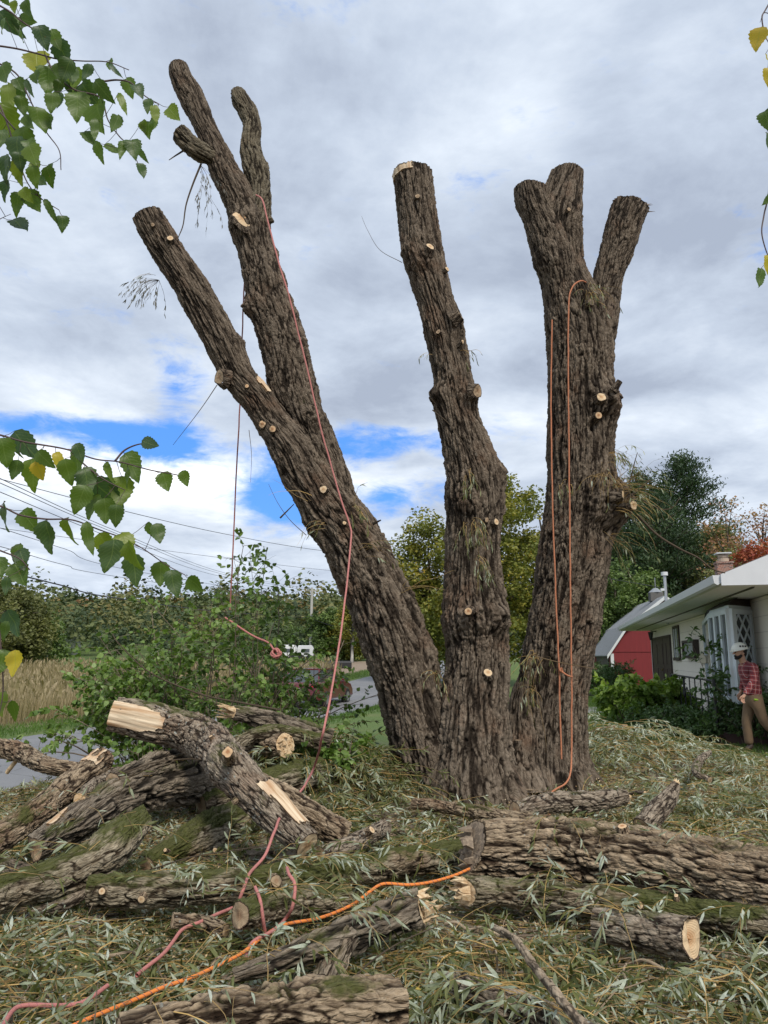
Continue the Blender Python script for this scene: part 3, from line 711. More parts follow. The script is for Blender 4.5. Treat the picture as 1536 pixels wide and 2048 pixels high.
# middle stem
r2 = [(1650, 838, 1070), (1590, 850, 1045), (1540, 862, 1030), (1500, 870, 1022), (1450, 878, 1018), (1400, 886, 1014), (1350, 894, 1014), (1300, 896, 1014), (1240, 886, 1018), (1200, 888, 1010), (1150, 890, 1003), (1100, 894, 1000), (1050, 894, 1004), (1000, 893, 1008), (950, 892, 1000), (900, 884, 984), (850, 877, 962), (800, 866, 952), (760, 868, 944), (700, 859, 934), (650, 845, 926), (600, 834, 906), (550, 819, 894), (500, 803, 884), (450, 799, 875), (400, 794, 868), (343, 786, 862)]
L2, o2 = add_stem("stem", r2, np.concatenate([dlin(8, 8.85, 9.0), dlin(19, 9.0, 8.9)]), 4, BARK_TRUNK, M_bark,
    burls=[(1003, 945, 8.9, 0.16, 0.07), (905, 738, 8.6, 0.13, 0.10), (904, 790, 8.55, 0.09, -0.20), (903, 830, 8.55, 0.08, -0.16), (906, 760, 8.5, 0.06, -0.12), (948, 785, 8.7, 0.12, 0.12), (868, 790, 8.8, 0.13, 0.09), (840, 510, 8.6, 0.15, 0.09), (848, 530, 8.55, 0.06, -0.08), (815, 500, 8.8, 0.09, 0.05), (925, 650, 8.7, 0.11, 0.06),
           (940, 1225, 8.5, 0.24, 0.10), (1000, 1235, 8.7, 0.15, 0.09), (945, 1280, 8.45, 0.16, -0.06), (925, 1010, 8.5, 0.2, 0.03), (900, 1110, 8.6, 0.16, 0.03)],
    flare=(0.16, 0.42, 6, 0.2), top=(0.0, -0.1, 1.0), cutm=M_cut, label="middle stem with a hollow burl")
# right stem
r3 = [(1620, 985, 1205), (1570, 1010, 1185), (1540, 1020, 1172), (1500, 1026, 1166), (1450, 1030, 1167), (1400, 1036, 1170), (1350, 1042, 1178), (1300, 1050, 1186), (1250, 1058, 1196), (1200, 1066, 1205), (1150, 1073, 1212), (1100, 1081, 1220), (1050, 1089, 1224), (1000, 1094, 1226), (950, 1098, 1226), (900, 1099, 1225), (850, 1100, 1226), (800, 1100, 1226), (700, 1098, 1224), (650, 1093, 1216), (600, 1087, 1196), (550, 1079, 1172), (500, 1064, 1164), (450, 1058, 1162), (400, 1078, 1165), (343, 1103, 1168)]
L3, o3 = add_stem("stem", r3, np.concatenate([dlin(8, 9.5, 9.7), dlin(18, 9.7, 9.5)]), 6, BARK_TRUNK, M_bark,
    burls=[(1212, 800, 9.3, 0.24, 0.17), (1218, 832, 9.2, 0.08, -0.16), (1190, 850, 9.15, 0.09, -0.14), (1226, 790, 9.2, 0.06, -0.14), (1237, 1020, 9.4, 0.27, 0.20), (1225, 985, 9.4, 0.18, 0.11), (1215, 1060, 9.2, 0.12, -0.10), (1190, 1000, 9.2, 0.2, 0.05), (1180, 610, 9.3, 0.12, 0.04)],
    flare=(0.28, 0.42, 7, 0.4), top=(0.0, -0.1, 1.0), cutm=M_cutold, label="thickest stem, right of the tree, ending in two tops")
r3a = [(640, 1105, 1165), (560, 1085, 1155), (520, 1067, 1150), (480, 1057, 1135), (440, 1044, 1115), (405, 1032, 1097), (372, 1028, 1088)]
L3a, o3a = add_stem("stem", r3a, dlin(len(r3a), 9.45, 9.35), 7, BARK_LIMB, M_bark, top=(0.15, -0.2, 1.0), label="short left top of the right stem")
r3b = [(760, 1150, 1222), (700, 1158, 1226), (650, 1166, 1236), (600, 1176, 1240), (550, 1188, 1247), (500, 1199, 1268), (450, 1211, 1284), (412, 1224, 1298)]
L3b, o3b = add_stem("stem", r3b, dlin(len(r3b), 9.6, 9.5), 8, BARK_LIMB, M_bark, top=(0.2, 0.0, 1.0), burls=[(1180, 600, 9.3, 0.1, 0.04)], label="right top leaning outward")
sp = W(1288, 415, 9.5); splinters("torn_wood", sp, (0.8, 0, 0.15), 0.06, 9, 0.16, M_torndark, o3b, 5)
# small root spur between the middle and right stems
P = np.array([W(1055, 1560, 9.1), W(1040, 1520, 9.15), W(1036, 1480, 9.15)]); Lr = limb(P, np.array([0.09, 0.06, 0.045]), 0.008, 0.008, 9, BARK_SMALL, end_cut=(0, 0, 1)); orr = limb_obj("branch_stub", Lr, M_bark, willow); cap("cut_face", Lr, 'e', M_cutold, orr)
r5 = [(1600, 985, 1110), (1540, 1000, 1090), (1480, 1010, 1085), (1420, 1018, 1075), (1370, 1030, 1065)]
P, R = stem_from_edges(r5, dlin(5, 9.15, 9.6)); Lx = limb(P, R, 0.012, 0.012, 33, BARK_TRUNK, flare=(0.12, 0.4, 5, 1.0)); limb_obj("root_buttress", Lx, M_bark, willow)

allV = [(L['V'].reshape(-1, 3), L['radial'].reshape(-1, 3), k) for k, (L, o) in enumerate(stems)]
def front(u, v, tol=7):
    best = None
    for Vv, Rd, k in allV:
        pu, pv = proj(Vv); m_ = (np.abs(pu - u) < tol) & (np.abs(pv - v) < tol)
        if m_.any():
            idx = np.where(m_)[0]; q = idx[np.argmin(Vv[idx, 1])]
            if best is None or Vv[q, 1] < best[0][1]: best = (Vv[q], Rd[q], k)
    return best
def stub(u, v, rpx, length, dirv, m=M_cut, seed=0, bm=M_bark, bk=BARK_SMALL):
    f = front(u, v)
    if f is None: return
    p, nrm, k = f; r = rpx * depth(p) / F; d = unit(np.asarray(dirv, float)) if dirv is not None else unit(nrm)
    P = np.array([p - d * 0.05, p + d * length * 0.5, p + d * length]); rs_ = np.random.default_rng(seed + 5); L = limb(P, np.array([r * 1.45, r * 1.1, r]), 0.006, 0.005, 100 + seed, bk, end_cut=d + rs_.normal(0, 0.28, 3))
    o = limb_obj("branch_stub", L, bm, willow); cap("cut_face", L, 'e', m, o, 0.002, seed=seed); return o
stub(478, 436, 19, 0.02, (-0.05, -0.76, 0.60), M_cut, 1)
stub(346, 476, 6.5, 0.05, (0.2, -0.9, 0.3), M_cut, 2); stub(306, 453, 4, 0.03, None, M_cutold, 3)
stub(520, 855, 8, 0.02, (-0.2, -1, 0.05), M_cutred, 4); stub(539, 860, 7, 0.02, (0.1, -1, -0.1), M_cutred, 5)
stub(653, 986, 8, 0.04, (-0.1, -1, 0.0), M_cut, 6); stub(692, 1050, 4, 0.03, None, M_cut, 7); stub(494, 772, 4, 0.02, None, M_cutred, 8)
stub(441, 760, 15, 0.07, (-0.75, -0.6, 0.1), M_cutold, 9); 
stub(830, 392, 5, 0.04, None, M_cutold, 11); stub(861, 493, 9, 0.05, (0.25, -0.75, 0.5), M_cut, 12); stub(895, 537, 5, 0.05, (0.6, -0.6, 0.2), M_cut, 13)
stub(918, 630, 12, 0.07, (0.75, -0.35, 0.45), M_cut, 14); stub(872, 664, 5, 0.05, None, M_cutold, 15); stub(924, 690, 4, 0.08, (0.5, -0.7, 0.4), M_cut, 16)
stub(952, 787, 13, 0.06, (0.9, -0.5, 0.0), M_cutold, 17); stub(994, 1052, 7, 0.05, (0.6, -0.8, 0.2), M_cut, 18); stub(973, 1046, 5, 0.03, None, M_cutold, 19)
stub(975, 1350, 9, 0.01, (0.05, -0.8, 0.6), M_cut, 20); stub(940, 1228, 8, 0.05, None, M_cutred, 21)
stub(1198, 799, 10, 0.05, (-0.1, -1, 0.05), M_cut, 22); stub(1190, 838, 7, 0.03, None, M_cutred, 23)
stub(1250, 1018, 10, 0.12, (0.5, -0.9, 0.0), M_cut, 24); stub(1235, 992, 9, 0.1, (0.8, -0.6, 0.1), M_torn, 25); stub(1182, 603, 7, 0.04, None, M_torndark, 26)
stub(1237, 770, 6, 0.10, (0.55, -0.2, 0.8), M_cutold, 27); stub(1140, 415, 4, 0.03, None, M_cutold, 28)
stripped("torn_wood", L1, M_strip, o1, 0.655, 0.735, (0.75, -0.6, 0.35), 0.86, 3)
stripped("cut_face", L2, M_strip, o2, 0.986, 1.0, (-0.75, -0.65, 0.0), 0.6, 4)
# ------------------------------------------------------------------ felled logs; each point (u, v, height of the axis, half-width in px)
def log(label, pts, seed, m=M_log, bk=BARK_LOG, start='cut', end='cut', cm=M_cut, dl=0.006, burls=(), name="log", cat="log", group="felled logs lying in the debris", groove=None, scut=None, ecut=None, tornlen=0.14, nspl=26):
    P = np.array([G(u, v, z + 0.05) for u, v, z, _ in pts]); R = np.array([hw * 0.96 * depth(p) / F for p, (_, _, _, hw) in zip(P, pts)])
    c = P.mean(0); e = empty(name, (c[0], c[1], H1(c[0], c[1]))); tag(e, label, cat, group)
    L = limb(P, R, dl, dl * 0.95, seed, bk, burls, start_cut=scut, end_cut=ecut)
    L['P'] = P; L['Rc'] = R
    bo = limb_obj("bark", L, m, e)
    for which, kind_ in (('s', start), ('e', end)):
        T = -L['T'][0] if which == 's' else L['T'][-1]; cc = L['C'][0] if which == 's' else L['C'][-1]; r = L['R'][0] if which == 's' else L['R'][-1]
        if kind_ == 'cut': cap("cut_face", L, which, cm, e, 0.003, groove if which == 'e' else None, seed)
        elif kind_ == 'torn': cap("cut_face", L, which, M_torn, e, 0.01, None, seed); splinters("torn_wood", cc, T, r * 0.9, nspl, tornlen, M_torn, e, seed)
        elif kind_ == 'rough': cap("cut_face", L, which, M_torndark, e, 0.02, None, seed); splinters("torn_wood", cc, T, r * 0.85, 22, 0.06, M_torndark, e, seed)
        elif kind_ == 'old': cap("cut_face", L, which, M_cutold, e, 0.003, None, seed); splinters("torn_wood", cc, T, r * 0.8, 14, tornlen * 0.6, M_torndark, e, seed)
        else: cap("cut_face", L, which, M_cutold, e, 0.003, None, seed)
    return e, L
def side_branch(e, L, u, v, z, hw, f, seed, m=M_log, cm=M_cut, bk=BARK_LOG):
    """a branch of a log, from point f (0..1) of its axis to pixel u,v"""
    i = int(f * (L['N'] - 1)); a = L['C'][i]; b_ = G(u, v, z); r = hw * depth(b_) / F
    Lb = limb(np.array([a, (a + b_) / 2 + [0, 0, 0.01], b_]), np.array([r * 1.2, r * 1.08, r]), 0.006, 0.006, seed, bk)
    o = limb_obj("branch", Lb, m, e); cap("cut_face", Lb, 'e', cm, o, 0.003, seed=seed); return o
def nub(e, L, u, v, hw, seed, length=0.03, m=M_log, cm=M_cut):
    Vv = L['V'].reshape(-1, 3); pu, pv = proj(Vv); m_ = (np.abs(pu - u) < 7) & (np.abs(pv - v) < 7)
    if not m_.any(): return
    idx = np.where(m_)[0]; q = idx[np.argmin(Vv[idx, 1])]; p = Vv[q]; d = unit(L['radial'].reshape(-1, 3)[q]); r = hw * depth(p) / F
    Lb = limb(np.array([p - d * 0.03, p + d * length * 0.5, p + d * length]), np.array([r * 1.3, r * 1.1, r]), 0.005, 0.004, seed, BARK_SMALL)
    o = limb_obj("branch_stub", Lb, m, e); cap("cut_face", Lb, 'e', cm, o, 0.002, seed=seed)

BIG = dict(cw=0.045, cl=0.16, amp=0.023, low=0.08, warp=0.9, fr=15.0, fs=3.6)
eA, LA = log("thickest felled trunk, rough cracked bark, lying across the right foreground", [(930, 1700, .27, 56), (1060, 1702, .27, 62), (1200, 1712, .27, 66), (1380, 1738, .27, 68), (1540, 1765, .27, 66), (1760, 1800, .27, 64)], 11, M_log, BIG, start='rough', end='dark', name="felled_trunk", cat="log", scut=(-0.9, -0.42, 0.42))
nub(eA, LA, 1240, 1652, 10, 901, 0.015, cm=M_cutred)
eB, LB = log("mossy log under the thick felled trunk, with torn pale chip at its left end", [(922, 1782, .13, 28), (1060, 1788, .11, 28), (1200, 1802, .11, 30), (1350, 1820, .11, 31), (1540, 1848, .11, 31), (1720, 1880, .11, 30)], 12, M_logmoss, start='torn', end='dark', tornlen=0.07, scut=(-0.75, -0.8, 0.1))
nub(eB, LB, 1275, 1806, 6, 902); nub(eB, LB, 1355, 1793, 5, 903)
eC, LC = log("short grey log with a grooved pale oval saw cut facing right, in right foreground", [(1190, 1850, .13, 32), (1260, 1858, .14, 36), (1330, 1868, .15, 39), (1392, 1880, .15, 42)], 13, M_loggrey, start='dark', end='cut', cm=M_cut, groove=(1.35, 0.03, 0.035), ecut=(0.62, -0.9, 0.25))
eD, LD = log("very large half mossy log along the bottom edge of the picture", [(240, 2090, .17, 52), (400, 2050, .17, 54), (600, 2022, .17, 56), (720, 2014, .17, 56), (812, 2010, .17, 52)], 14, M_log, BIG, start='dark', end='dark', dl=0.005, ecut=(1, 0.35, 0.3))
eE, LE = log("grey weathered split log with a torn white end, in the centre foreground", [(468, 1952, .08, 14), (540, 1928, .12, 22), (640, 1890, .14, 30), (740, 1856, .15, 34), (845, 1812, .19, 32)], 15, M_old, dict(cw=0.05, cl=0.5, amp=0.02, low=0.1, warp=0.8), start='old', end='torn', tornlen=0.10, nspl=40, ecut=(0.7, -0.75, 0.3))
side_branch(eE, LE, 650, 1965, .05, 26, 0.55, 905, M_loggrey, M_cutold)
eF, LF = log("dark log with a small round pale knot cut, at the bottom edge right of centre", [(905, 1965, .09, 22), (960, 1992, .11, 30), (1060, 2028, .11, 34), (1200, 2095, .11, 38)], 16, M_loggrey, start='dark', end='dark', dl=0.005)
nub(eF, LF, 948, 1973, 8, 906, 0.03)
eG, LG = log("long mossy log lying level behind the loops of pink rope", [(180, 1783, .16, 32), (260, 1779, .17, 34), (400, 1776, .17, 34), (560, 1762, .17, 34), (740, 1735, .16, 30), (935, 1705, .15, 28)], 17, M_logmoss, start='dark', end='dark')
nub(eG, LG, 202, 1776, 7, 907); nub(eG, LG, 287, 1788, 8, 908); nub(eG, LG, 556, 1756, 12, 909, 0.04, cm=M_cutold)
eH, LH = log("small log with a tan oval saw cut facing the camera beside the pink rope", [(476, 1832, .19, 29), (540, 1812, .16, 29), (620, 1800, .13, 28), (700, 1795, .12, 24)], 18, M_logmoss, start='cut', end='dark', cm=M_cutold, scut=(-0.85, -0.6, 0.05))
eH2, LH2 = log("short brown log lying just left of the tan oval saw cut", [(345, 1842, .10, 14), (400, 1846, .07, 16), (452, 1862, .06, 14)], 19, M_log, start='dark', end='dark')
eI, LI = log("long straight log at left edge with a split hollow end pointing up to the road", [(-90, 1722, .30, 31), (0, 1676, .36, 30), (70, 1628, .44, 29), (140, 1572, .56, 28), (203, 1522, .68, 27)], 20, M_log, start='dark', end='torn', tornlen=0.10)
eJ, LJ = log("twisted old log with a brown saw cut at its lower left end", [(64, 1700, .30, 28), (130, 1660, .36, 33), (210, 1608, .44, 40), (300, 1574, .48, 44), (430, 1550, .46, 44)], 21, M_old, dict(cw=0.06, cl=0.55, amp=0.024, low=0.12, warp=1.2), start='cut', end='dark', cm=M_cutold, scut=(-0.8, -0.55, -0.2))
stripped("torn_wood", LJ, M_strip, eJ, 0.06, 0.42, (-0.3, -0.5, 0.85), 0.84, 8)
stripped("torn_wood", LI, M_strip, eI, 0.84, 1.0, (0.1, -0.7, 0.7), 0.75, 8)
eJ3, LJ3 = log("gnarled grey log lying higher behind the twisted old log", [(225, 1560, .60, 18), (300, 1535, .64, 26), (380, 1520, .62, 30), (480, 1520, .56, 28)], 51, M_old, dict(cw=0.05, cl=0.5, amp=0.03, low=0.12, warp=1.1, fr=14, fs=2.2), start='dark', end='dark')
eK3, LK3 = log("broad brown bark log in the shade under the forked log", [(290, 1735, .06, 26), (370, 1690, .12, 36), (450, 1650, .16, 40), (550, 1610, .2, 34)], 52, M_logmoss, BIG, start='dark', end='dark')
eJ2, LJ2 = log("short lichened limb with broken pale tip wedged between two left logs", [(158, 1598, .52, 12), (190, 1570, .55, 14), (235, 1548, .55, 15)], 22, M_loggrey, BARK_SMALL, start='torn', end='dark', tornlen=0.04)
eK, LK = log("thick mossy log curving up to a small round orange cut in the left pile", [(-90, 1812, .20, 34), (0, 1786, .20, 36), (90, 1762, .22, 38), (180, 1722, .28, 42), (240, 1680, .36, 40), (296, 1628, .46, 24)], 23, M_logmoss, start='dark', end='cut', cm=M_cutred, ecut=(0.9, -0.15, 0.4))
eL, LL = log("forked log propped diagonally across the pile, bark stripped at its raised end", [(224, 1428, 1.06, 34), (290, 1442, 1.0, 40), (360, 1458, .93, 42), (420, 1486, .83, 43), (470, 1545, .68, 42), (530, 1606, .5, 38), (615, 1690, .27, 30)], 24, M_loggrey, start='cut', end='cut', cm=M_cut, burls=[(G(430, 1500, .9), 0.2, 0.03)], scut=(-0.9, -0.3, 0.3), group="felled logs lying in the debris")
side_branch(eL, LL, 688, 1672, .26, 27, 0.72, 910, M_log, M_cutold); side_branch(eL, LL, 456, 1503, .95, 11, 0.62, 911, M_log, M_cutred)
nub(eL, LL, 466, 1608, 6, 912); nub(eL, LL, 418, 1472, 5, 913)
stripped("stripped_wood", LL, M_strip, eL, 0.0, 0.2, (-0.3, -0.95, 0.25), 0.66, 5)
stripped("torn_wood", LL, M_strip, eL, 0.78, 0.99, (0.6, -0.3, 0.75), 0.74, 9)
eP, LP = log("log with a torn orange end standing out right of the forked log", [(410, 1500, .58, 21), (470, 1497, .62, 23), (530, 1494, .66, 24), (572, 1490, .70, 25)], 25, M_log, start='dark', end='torn', tornlen=0.06, ecut=(0.75, -0.8, 0.1))
eM, LM = log("bent bare limb reaching in from the left edge over the road", [(-60, 1488, .62, 20), (0, 1497, .60, 20), (40, 1505, .58, 20), (90, 1530, .52, 17), (150, 1540, .48, 15), (225, 1548, .44, 14)], 26, M_log, start='dark', end='dark', name="bent_limb", cat="limb")
side_branch(eM, LM, 14, 1545, .42, 4, 0.42, 914, M_torn, M_torn, BARK_SMALL)
eN, LN = log("grey log with a splintered tip behind the forked log", [(465, 1424, 1.0, 13), (530, 1440, .90, 20), (600, 1462, .79, 24), (662, 1482, .69, 22)], 27, M_old, dict(cw=0.05, cl=0.4, amp=0.025, low=0.1, warp=0.8), start='torn', end='cut', cm=M_cutold, tornlen=0.22)
eN2, LN2 = log("arched mossy limb between the splintered grey log and the torn orange end", [(466, 1502, .64, 12), (500, 1474, .77, 15), (560, 1466, .80, 17), (640, 1482, .71, 16)], 28, M_logmoss, start='dark', end='dark', name="mossy_limb", cat="limb")
eQ, LQ = log("green mossy log half buried under the torn orange end", [(400, 1608, .26, 30), (500, 1578, .34, 32), (570, 1560, .38, 32), (640, 1542, .42, 28)], 29, M_logmoss, start='dark', end='torn', tornlen=0.05)
eO1, LO1 = log("thin log with a round pale cut lying against the foot of the willow", [(828, 1607, .16, 12), (900, 1616, .16, 13), (980, 1630, .15, 15), (1100, 1645, .14, 15)], 30, M_log, BARK_SMALL, start='cut', end='dark', cm=M_cut)
eO2, LO2 = log("rough log with an orange split end right of the hanging rope tail", [(1030, 1622, .2, 18), (1100, 1606, .22, 20), (1180, 1602, .22, 21), (1248, 1594, .22, 16)], 31, M_loggrey, start='dark', end='torn', cm=M_cutred, tornlen=0.06)
eR, LR = log("small log with a round pale cut beside the right foot of the willow", [(1178, 1472, .45, 10), (1210, 1464, .45, 11), (1250, 1460, .42, 11)], 32, M_log, BARK_SMALL, start='cut', end='dark', cm=M_cut, scut=(-0.5, -0.85, 0.1))
eS, LS = log("forked stub of lichened wood standing up right of the felled trunk", [(1285, 1655, .18, 22), (1310, 1625, .28, 22), (1338, 1595, .38, 17), (1352, 1568, .48, 9)], 33, M_loggrey, BARK_SMALL, start='dark', end='torn', tornlen=0.05, name="stump_piece", cat="wood piece")
eT, LT = log("curled bare branch on the leafy heap near the worker", [(1420, 1560, .25, 7), (1392, 1545, .3, 8), (1400, 1520, .36, 8), (1420, 1505, .4, 5)], 34, M_loggrey, BARK_SMALL, start='dark', end='dark', name="curled_branch", cat="branch")
eU, LU = log("smooth brown stick slanting to the bottom edge of the picture", [(985, 1853, .20, 6), (1028, 1878, .22, 8), (1070, 1935, .24, 9), (1110, 1985, .26, 10), (1190, 2080, .28, 12)], 35, M_twig, BARK_SMALL, start='dark', end='dark', name="stick", cat="stick", dl=0.004)
eV, LV = log("short lichened log right of the forked log's lower end", [(640, 1712, .14, 18), (700, 1690, .16, 20), (770, 1655, .18, 16)], 36, M_loggrey, BARK_SMALL, start='dark', end='dark')
nub(eV, LV, 742, 1662, 8, 915, 0.05)
eX, LX = log("dark limb under the brown saw cut at the left edge", [(-80, 1742, .16, 20), (0, 1738, .18, 20), (90, 1752, .18, 17)], 37, M_old, BARK_SMALL, start='dark', end='dark', name="dark_limb", cat="limb")
eY, LY = log("thin bark covered limb running under the mossy curved log at the left", [(60, 1822, .07, 12), (130, 1806, .09, 14), (190, 1770, .14, 12)], 38, M_loggrey, BARK_SMALL, start='dark', end='dark', name="thin_limb", cat="limb")
LOGS = [LA, LB, LC, LD, LE, LF, LG, LH, LI, LJ, LK, LL, LP, LM, LN, LQ, LO1, LO2, LR, LS, LV, LU]
# ------------------------------------------------------------------ ground litter: leafy willow shoots, loose leaves, dry bits
rng = np.random.default_rng(42)
def frustum_pts(n, y0, y1, pw, rng, wide=0.57, tmin=T_NEAR + 0.5):
    Y = y0 + (y1 - y0) * rng.random(n) ** pw; X = rng.uniform(-1, 1, n) * (wide * Y + 0.5)
    k = (ts(X, Y)[0] > tmin) & (fbm(np.stack([X * 1.7, Y * 1.7, X * 0 + 3], 1), 77, 3) * 0.9 + 0.62 > rng.random(n)); return X[k], Y[k]
def lying_shoots(X, Y, rng, L=(0.35, 0.9), n=7, lift=0.055, head=None):
    K = len(X); a = rng.uniform(0, 2 * np.pi, K) if head is None else head; Ls = rng.uniform(*L, K); da_ = rng.normal(0, 0.5, K)
    polys = np.zeros((K, n, 3)); x, y = X.copy(), Y.copy(); l0 = rng.random(K) ** 2 * lift; arch = rng.random(K) ** 2 * lift * 1.2
    tilt = rng.normal(0, 0.05, K); nz_ = sstep(-0.1, 0.5, fbm(np.stack([X * 2.3, Y * 2.3, X * 0], 1), 61, 3)); l0 = l0 * (0.3 + 1.1 * nz_); arch = arch * (0.4 + 1.0 * nz_)
    for i in range(n):
        f = i / (n - 1); polys[:, i, 0] = x; polys[:, i, 1] = y
        polys[:, i, 2] = H(x, y) + 0.008 + l0 + arch * math.sin(math.pi * f) + np.maximum(0, tilt * f)
        aa = a + da_ * (f - 0.5) + rng.normal(0, 0.12, K); x = x + np.cos(aa) * Ls / (n - 1); y = y + np.sin(aa) * Ls / (n - 1)
    return polys
def tw(polys, r0, rng, sides=3, tint=None):
    K, n, _ = polys.shape; R = (r0 * rng.uniform(0.6, 1.3, K))[:, None] * np.linspace(1, 0.35, n)[None, :]
    V, Fq, pi = tubes(polys, R, sides); tk = rng.random(K) if tint is None else tint
    return V, [Fq], tk[pi]
parts = []
X, Y = frustum_pts(7800, 3.0, 13.0, 1.2, rng); shoots = lying_shoots(X, Y, rng); 
parts.append((*tw(shoots, 0.0028, rng), 1))
V, Fs, ti = shoot_leaves(shoots, 74000, rng, (0.055, 0.10), 0.17, 'lance', 0.85, curl=(-0.2, 0.6), tint=(0.0, 1.0), per_tint=0.5); parts.append((V, Fs, 0.96 * np.clip(ti, 0, 1) ** 1.15, 0))
# loose leaves
X, Y = frustum_pts(66000, 2.9, 13.5, 1.35, rng); K = len(X); P = np.stack([X, Y, H(X, Y) + 0.01 + 0.03 * rng.random(K) ** 2], 1)
D = rand_dirs(rng, K, -0.25, 0.35); N = rand_dirs(rng, K, 0.2, 1.0); L_ = rng.uniform(0.045, 0.095, K)
V, Fs, li = leaves(P, D, N, L_, L_ * rng.uniform(0.14, 0.22, K), rng.uniform(-0.3, 0.6, K), rng); tl = np.where(rng.random(K) < 0.05, 0.985 + 0.015 * rng.random(K), rng.random(K) ** 1.3 * 0.95)
parts.append((V, Fs, tl[li], 0))
# bare orange twigs, curved
X, Y = frustum_pts(4300, 3.0, 12.5, 1.25, rng); tp = lying_shoots(X, Y, rng, (0.2, 0.8), 8, 0.075); parts.append((*tw(tp, 0.0024, rng, 3, 0.1 + 0.8 * rng.random(len(tp))), 1))
X, Y = frustum_pts(1900, 3.0, 12.5, 1.25, rng); tp = lying_shoots(X, Y, rng, (0.2, 1.1), 8, 0.06); parts.append((*tw(tp, 0.0055, rng, 4), 2))
# dry brown bits
X, Y = frustum_pts(95000, 2.9, 13.5, 1.3, rng); K = len(X); P = np.stack([X, Y, H(X, Y) + 0.004 + 0.02 * rng.random(K)], 1)
L_ = rng.uniform(0.012, 0.05, K); V, Fs, li = leaves(P, rand_dirs(rng, K, -0.3, 0.5), rand_dirs(rng, K, 0.1, 1.0), L_, L_ * rng.uniform(0.2, 0.6, K), rng.uniform(-0.5, 0.5, K), rng, 'quad')
parts.append((V, Fs, (rng.random(K) ** 1.3)[li], 3))
# saw chips strewn around the cuts
cs = rng.integers(0, 12, 5200); cc_ = np.array([(0.9, 8.6, .9), (-2.3, 6.6, .8), (-.6, 6.0, .6), (.5, 5.2, .6), (1.7, 4.4, .5), (2.4, 8.9, .6), (-.9, 5.0, .6), (3.1, 6.6, .8), (0.0, 7.6, .8), (2.2, 7.4, .9), (-1.6, 4.6, .6), (3.6, 8.8, .9)])[cs]
P = np.stack([cc_[:, 0] + rng.normal(0, 1, 5200) * cc_[:, 2], cc_[:, 1] + rng.normal(0, .6, 5200) * cc_[:, 2], np.zeros(5200)], 1); P[:, 2] = H(P[:, 0], P[:, 1]) + .015 + .07 * rng.random(5200); L_ = rng.uniform(.008, .026, 5200)
V, Fs, li = leaves(P, rand_dirs(rng, 5200, -.3, .5), rand_dirs(rng, 5200, .1, 1), L_, L_ * rng.uniform(.3, .8, 5200), rng.uniform(-.4, .4, 5200), rng, 'quad'); parts.append((V, Fs, rng.random(5200)[li], 4))
V, Fs, ti, mi = stack(parts)
lt = mesh_obj("leaf_litter", V, Fs, [M_wleaf, M_ytwig, M_btwig, M_litter, leaf_mat('saw_chips', [(0, (.45, .28, .13)), (.5, (.62, .47, .28)), (1, (.75, .62, .42))], .9, 0)], None, False, {'tint': ti}, mi); tag(lt, kind="stuff")

# ------------------------------------------------------------------ heaps of cut willow tops: each heap one thing of shoots and leaves
def heap(name, label, spots, rng, nsh, nlf, Lr=(0.5, 1.2), tint=(0.1, 0.95), leafL=(0.06, 0.11), up=0.35, hgt=0.35, r0=0.004, group="heaps of cut willow tops", cat="branch heap"):
    """spots: (x, y, radius) the heap is spread over"""
    c = np.mean([[s[0], s[1]] for s in spots], axis=0); e = empty(name, (c[0], c[1], H1(*c))); tag(e, label, cat, group)
    k = rng.integers(0, len(spots), nsh); sp = np.array(spots)[k]; r = sp[:, 2] * np.sqrt(rng.random(nsh)); a = rng.uniform(0, 2 * np.pi, nsh)
    x = sp[:, 0] + r * np.cos(a); y = sp[:, 1] + r * np.sin(a); fall = 1 - (r / sp[:, 2]) ** 2
    P = np.stack([x, y, H(x, y) + 0.02 + hgt * rng.random(nsh) * fall], 1); D = rand_dirs(rng, nsh, -0.1, up)
    polys = grow(P, D, rng.uniform(*Lr, nsh), 8, rng, droop=0.45, wander=0.14)
    polys[:, :, 2] = np.maximum(polys[:, :, 2], H(polys[:, :, 0], polys[:, :, 1]) + 0.015)
    V, Fs, ti = tw(polys, r0, rng); q = stack([(V, Fs, ti, 0)]); mesh_obj("shoots", q[0], q[1], M_ytwig, e, False, {'tint': q[2]})
    V, Fs, ti = shoot_leaves(polys, nlf, rng, leafL, 0.16, 'lance', 0.75, 0.2, 0.25, (0, 0.6), tint, 0.6); mesh_obj("leaves", V, Fs, M_wleaf, e, False, {'tint': ti})
    return e
g1 = G(1300, 1500, .3)
heap("brush_heap", "silvery leafy heap of willow tops just right of the right stem's foot", [(3.1, 10.9, 0.9), (3.7, 11.4, 0.8)], rng, 260, 9000, tint=(0.2, 0.95), hgt=0.4)
heap("brush_heap", "large grey green heap of willow tops on the lawn between willow and worker", [(4.4, 10.7, 1.0), (4.9, 9.9, 0.9), (5.4, 10.6, .8)], rng, 300, 9000, tint=(0.12, 0.92), hgt=0.22)
heap("brush_heap", "drooping pale willow tops behind the right end of the felled trunk", [(3.7, 7.7, 0.45), (4.2, 7.9, 0.5), (3.1, 8.1, 0.35)], rng, 190, 5200, (0.4, 0.9), (0.2, 0.92), hgt=0.3)
heap("brush_heap", "dark green heap of leafy brush left of the leaning stem's foot", [(-0.6, 9.3, 0.7), (-0.2, 8.6, 0.5), (-1.0, 8.4, 0.5)], rng, 330, 9000, (0.4, 0.95), (0.0, 0.75), hgt=0.40)
heap("brush_heap", "leafy brush tumbled between the forked log and the foot of the willow", [(-0.9, 7.3, 0.4), (-0.4, 7.3, 0.4)], rng, 150, 4200, (0.3, 0.8), (0.0, 0.8), hgt=0.18)
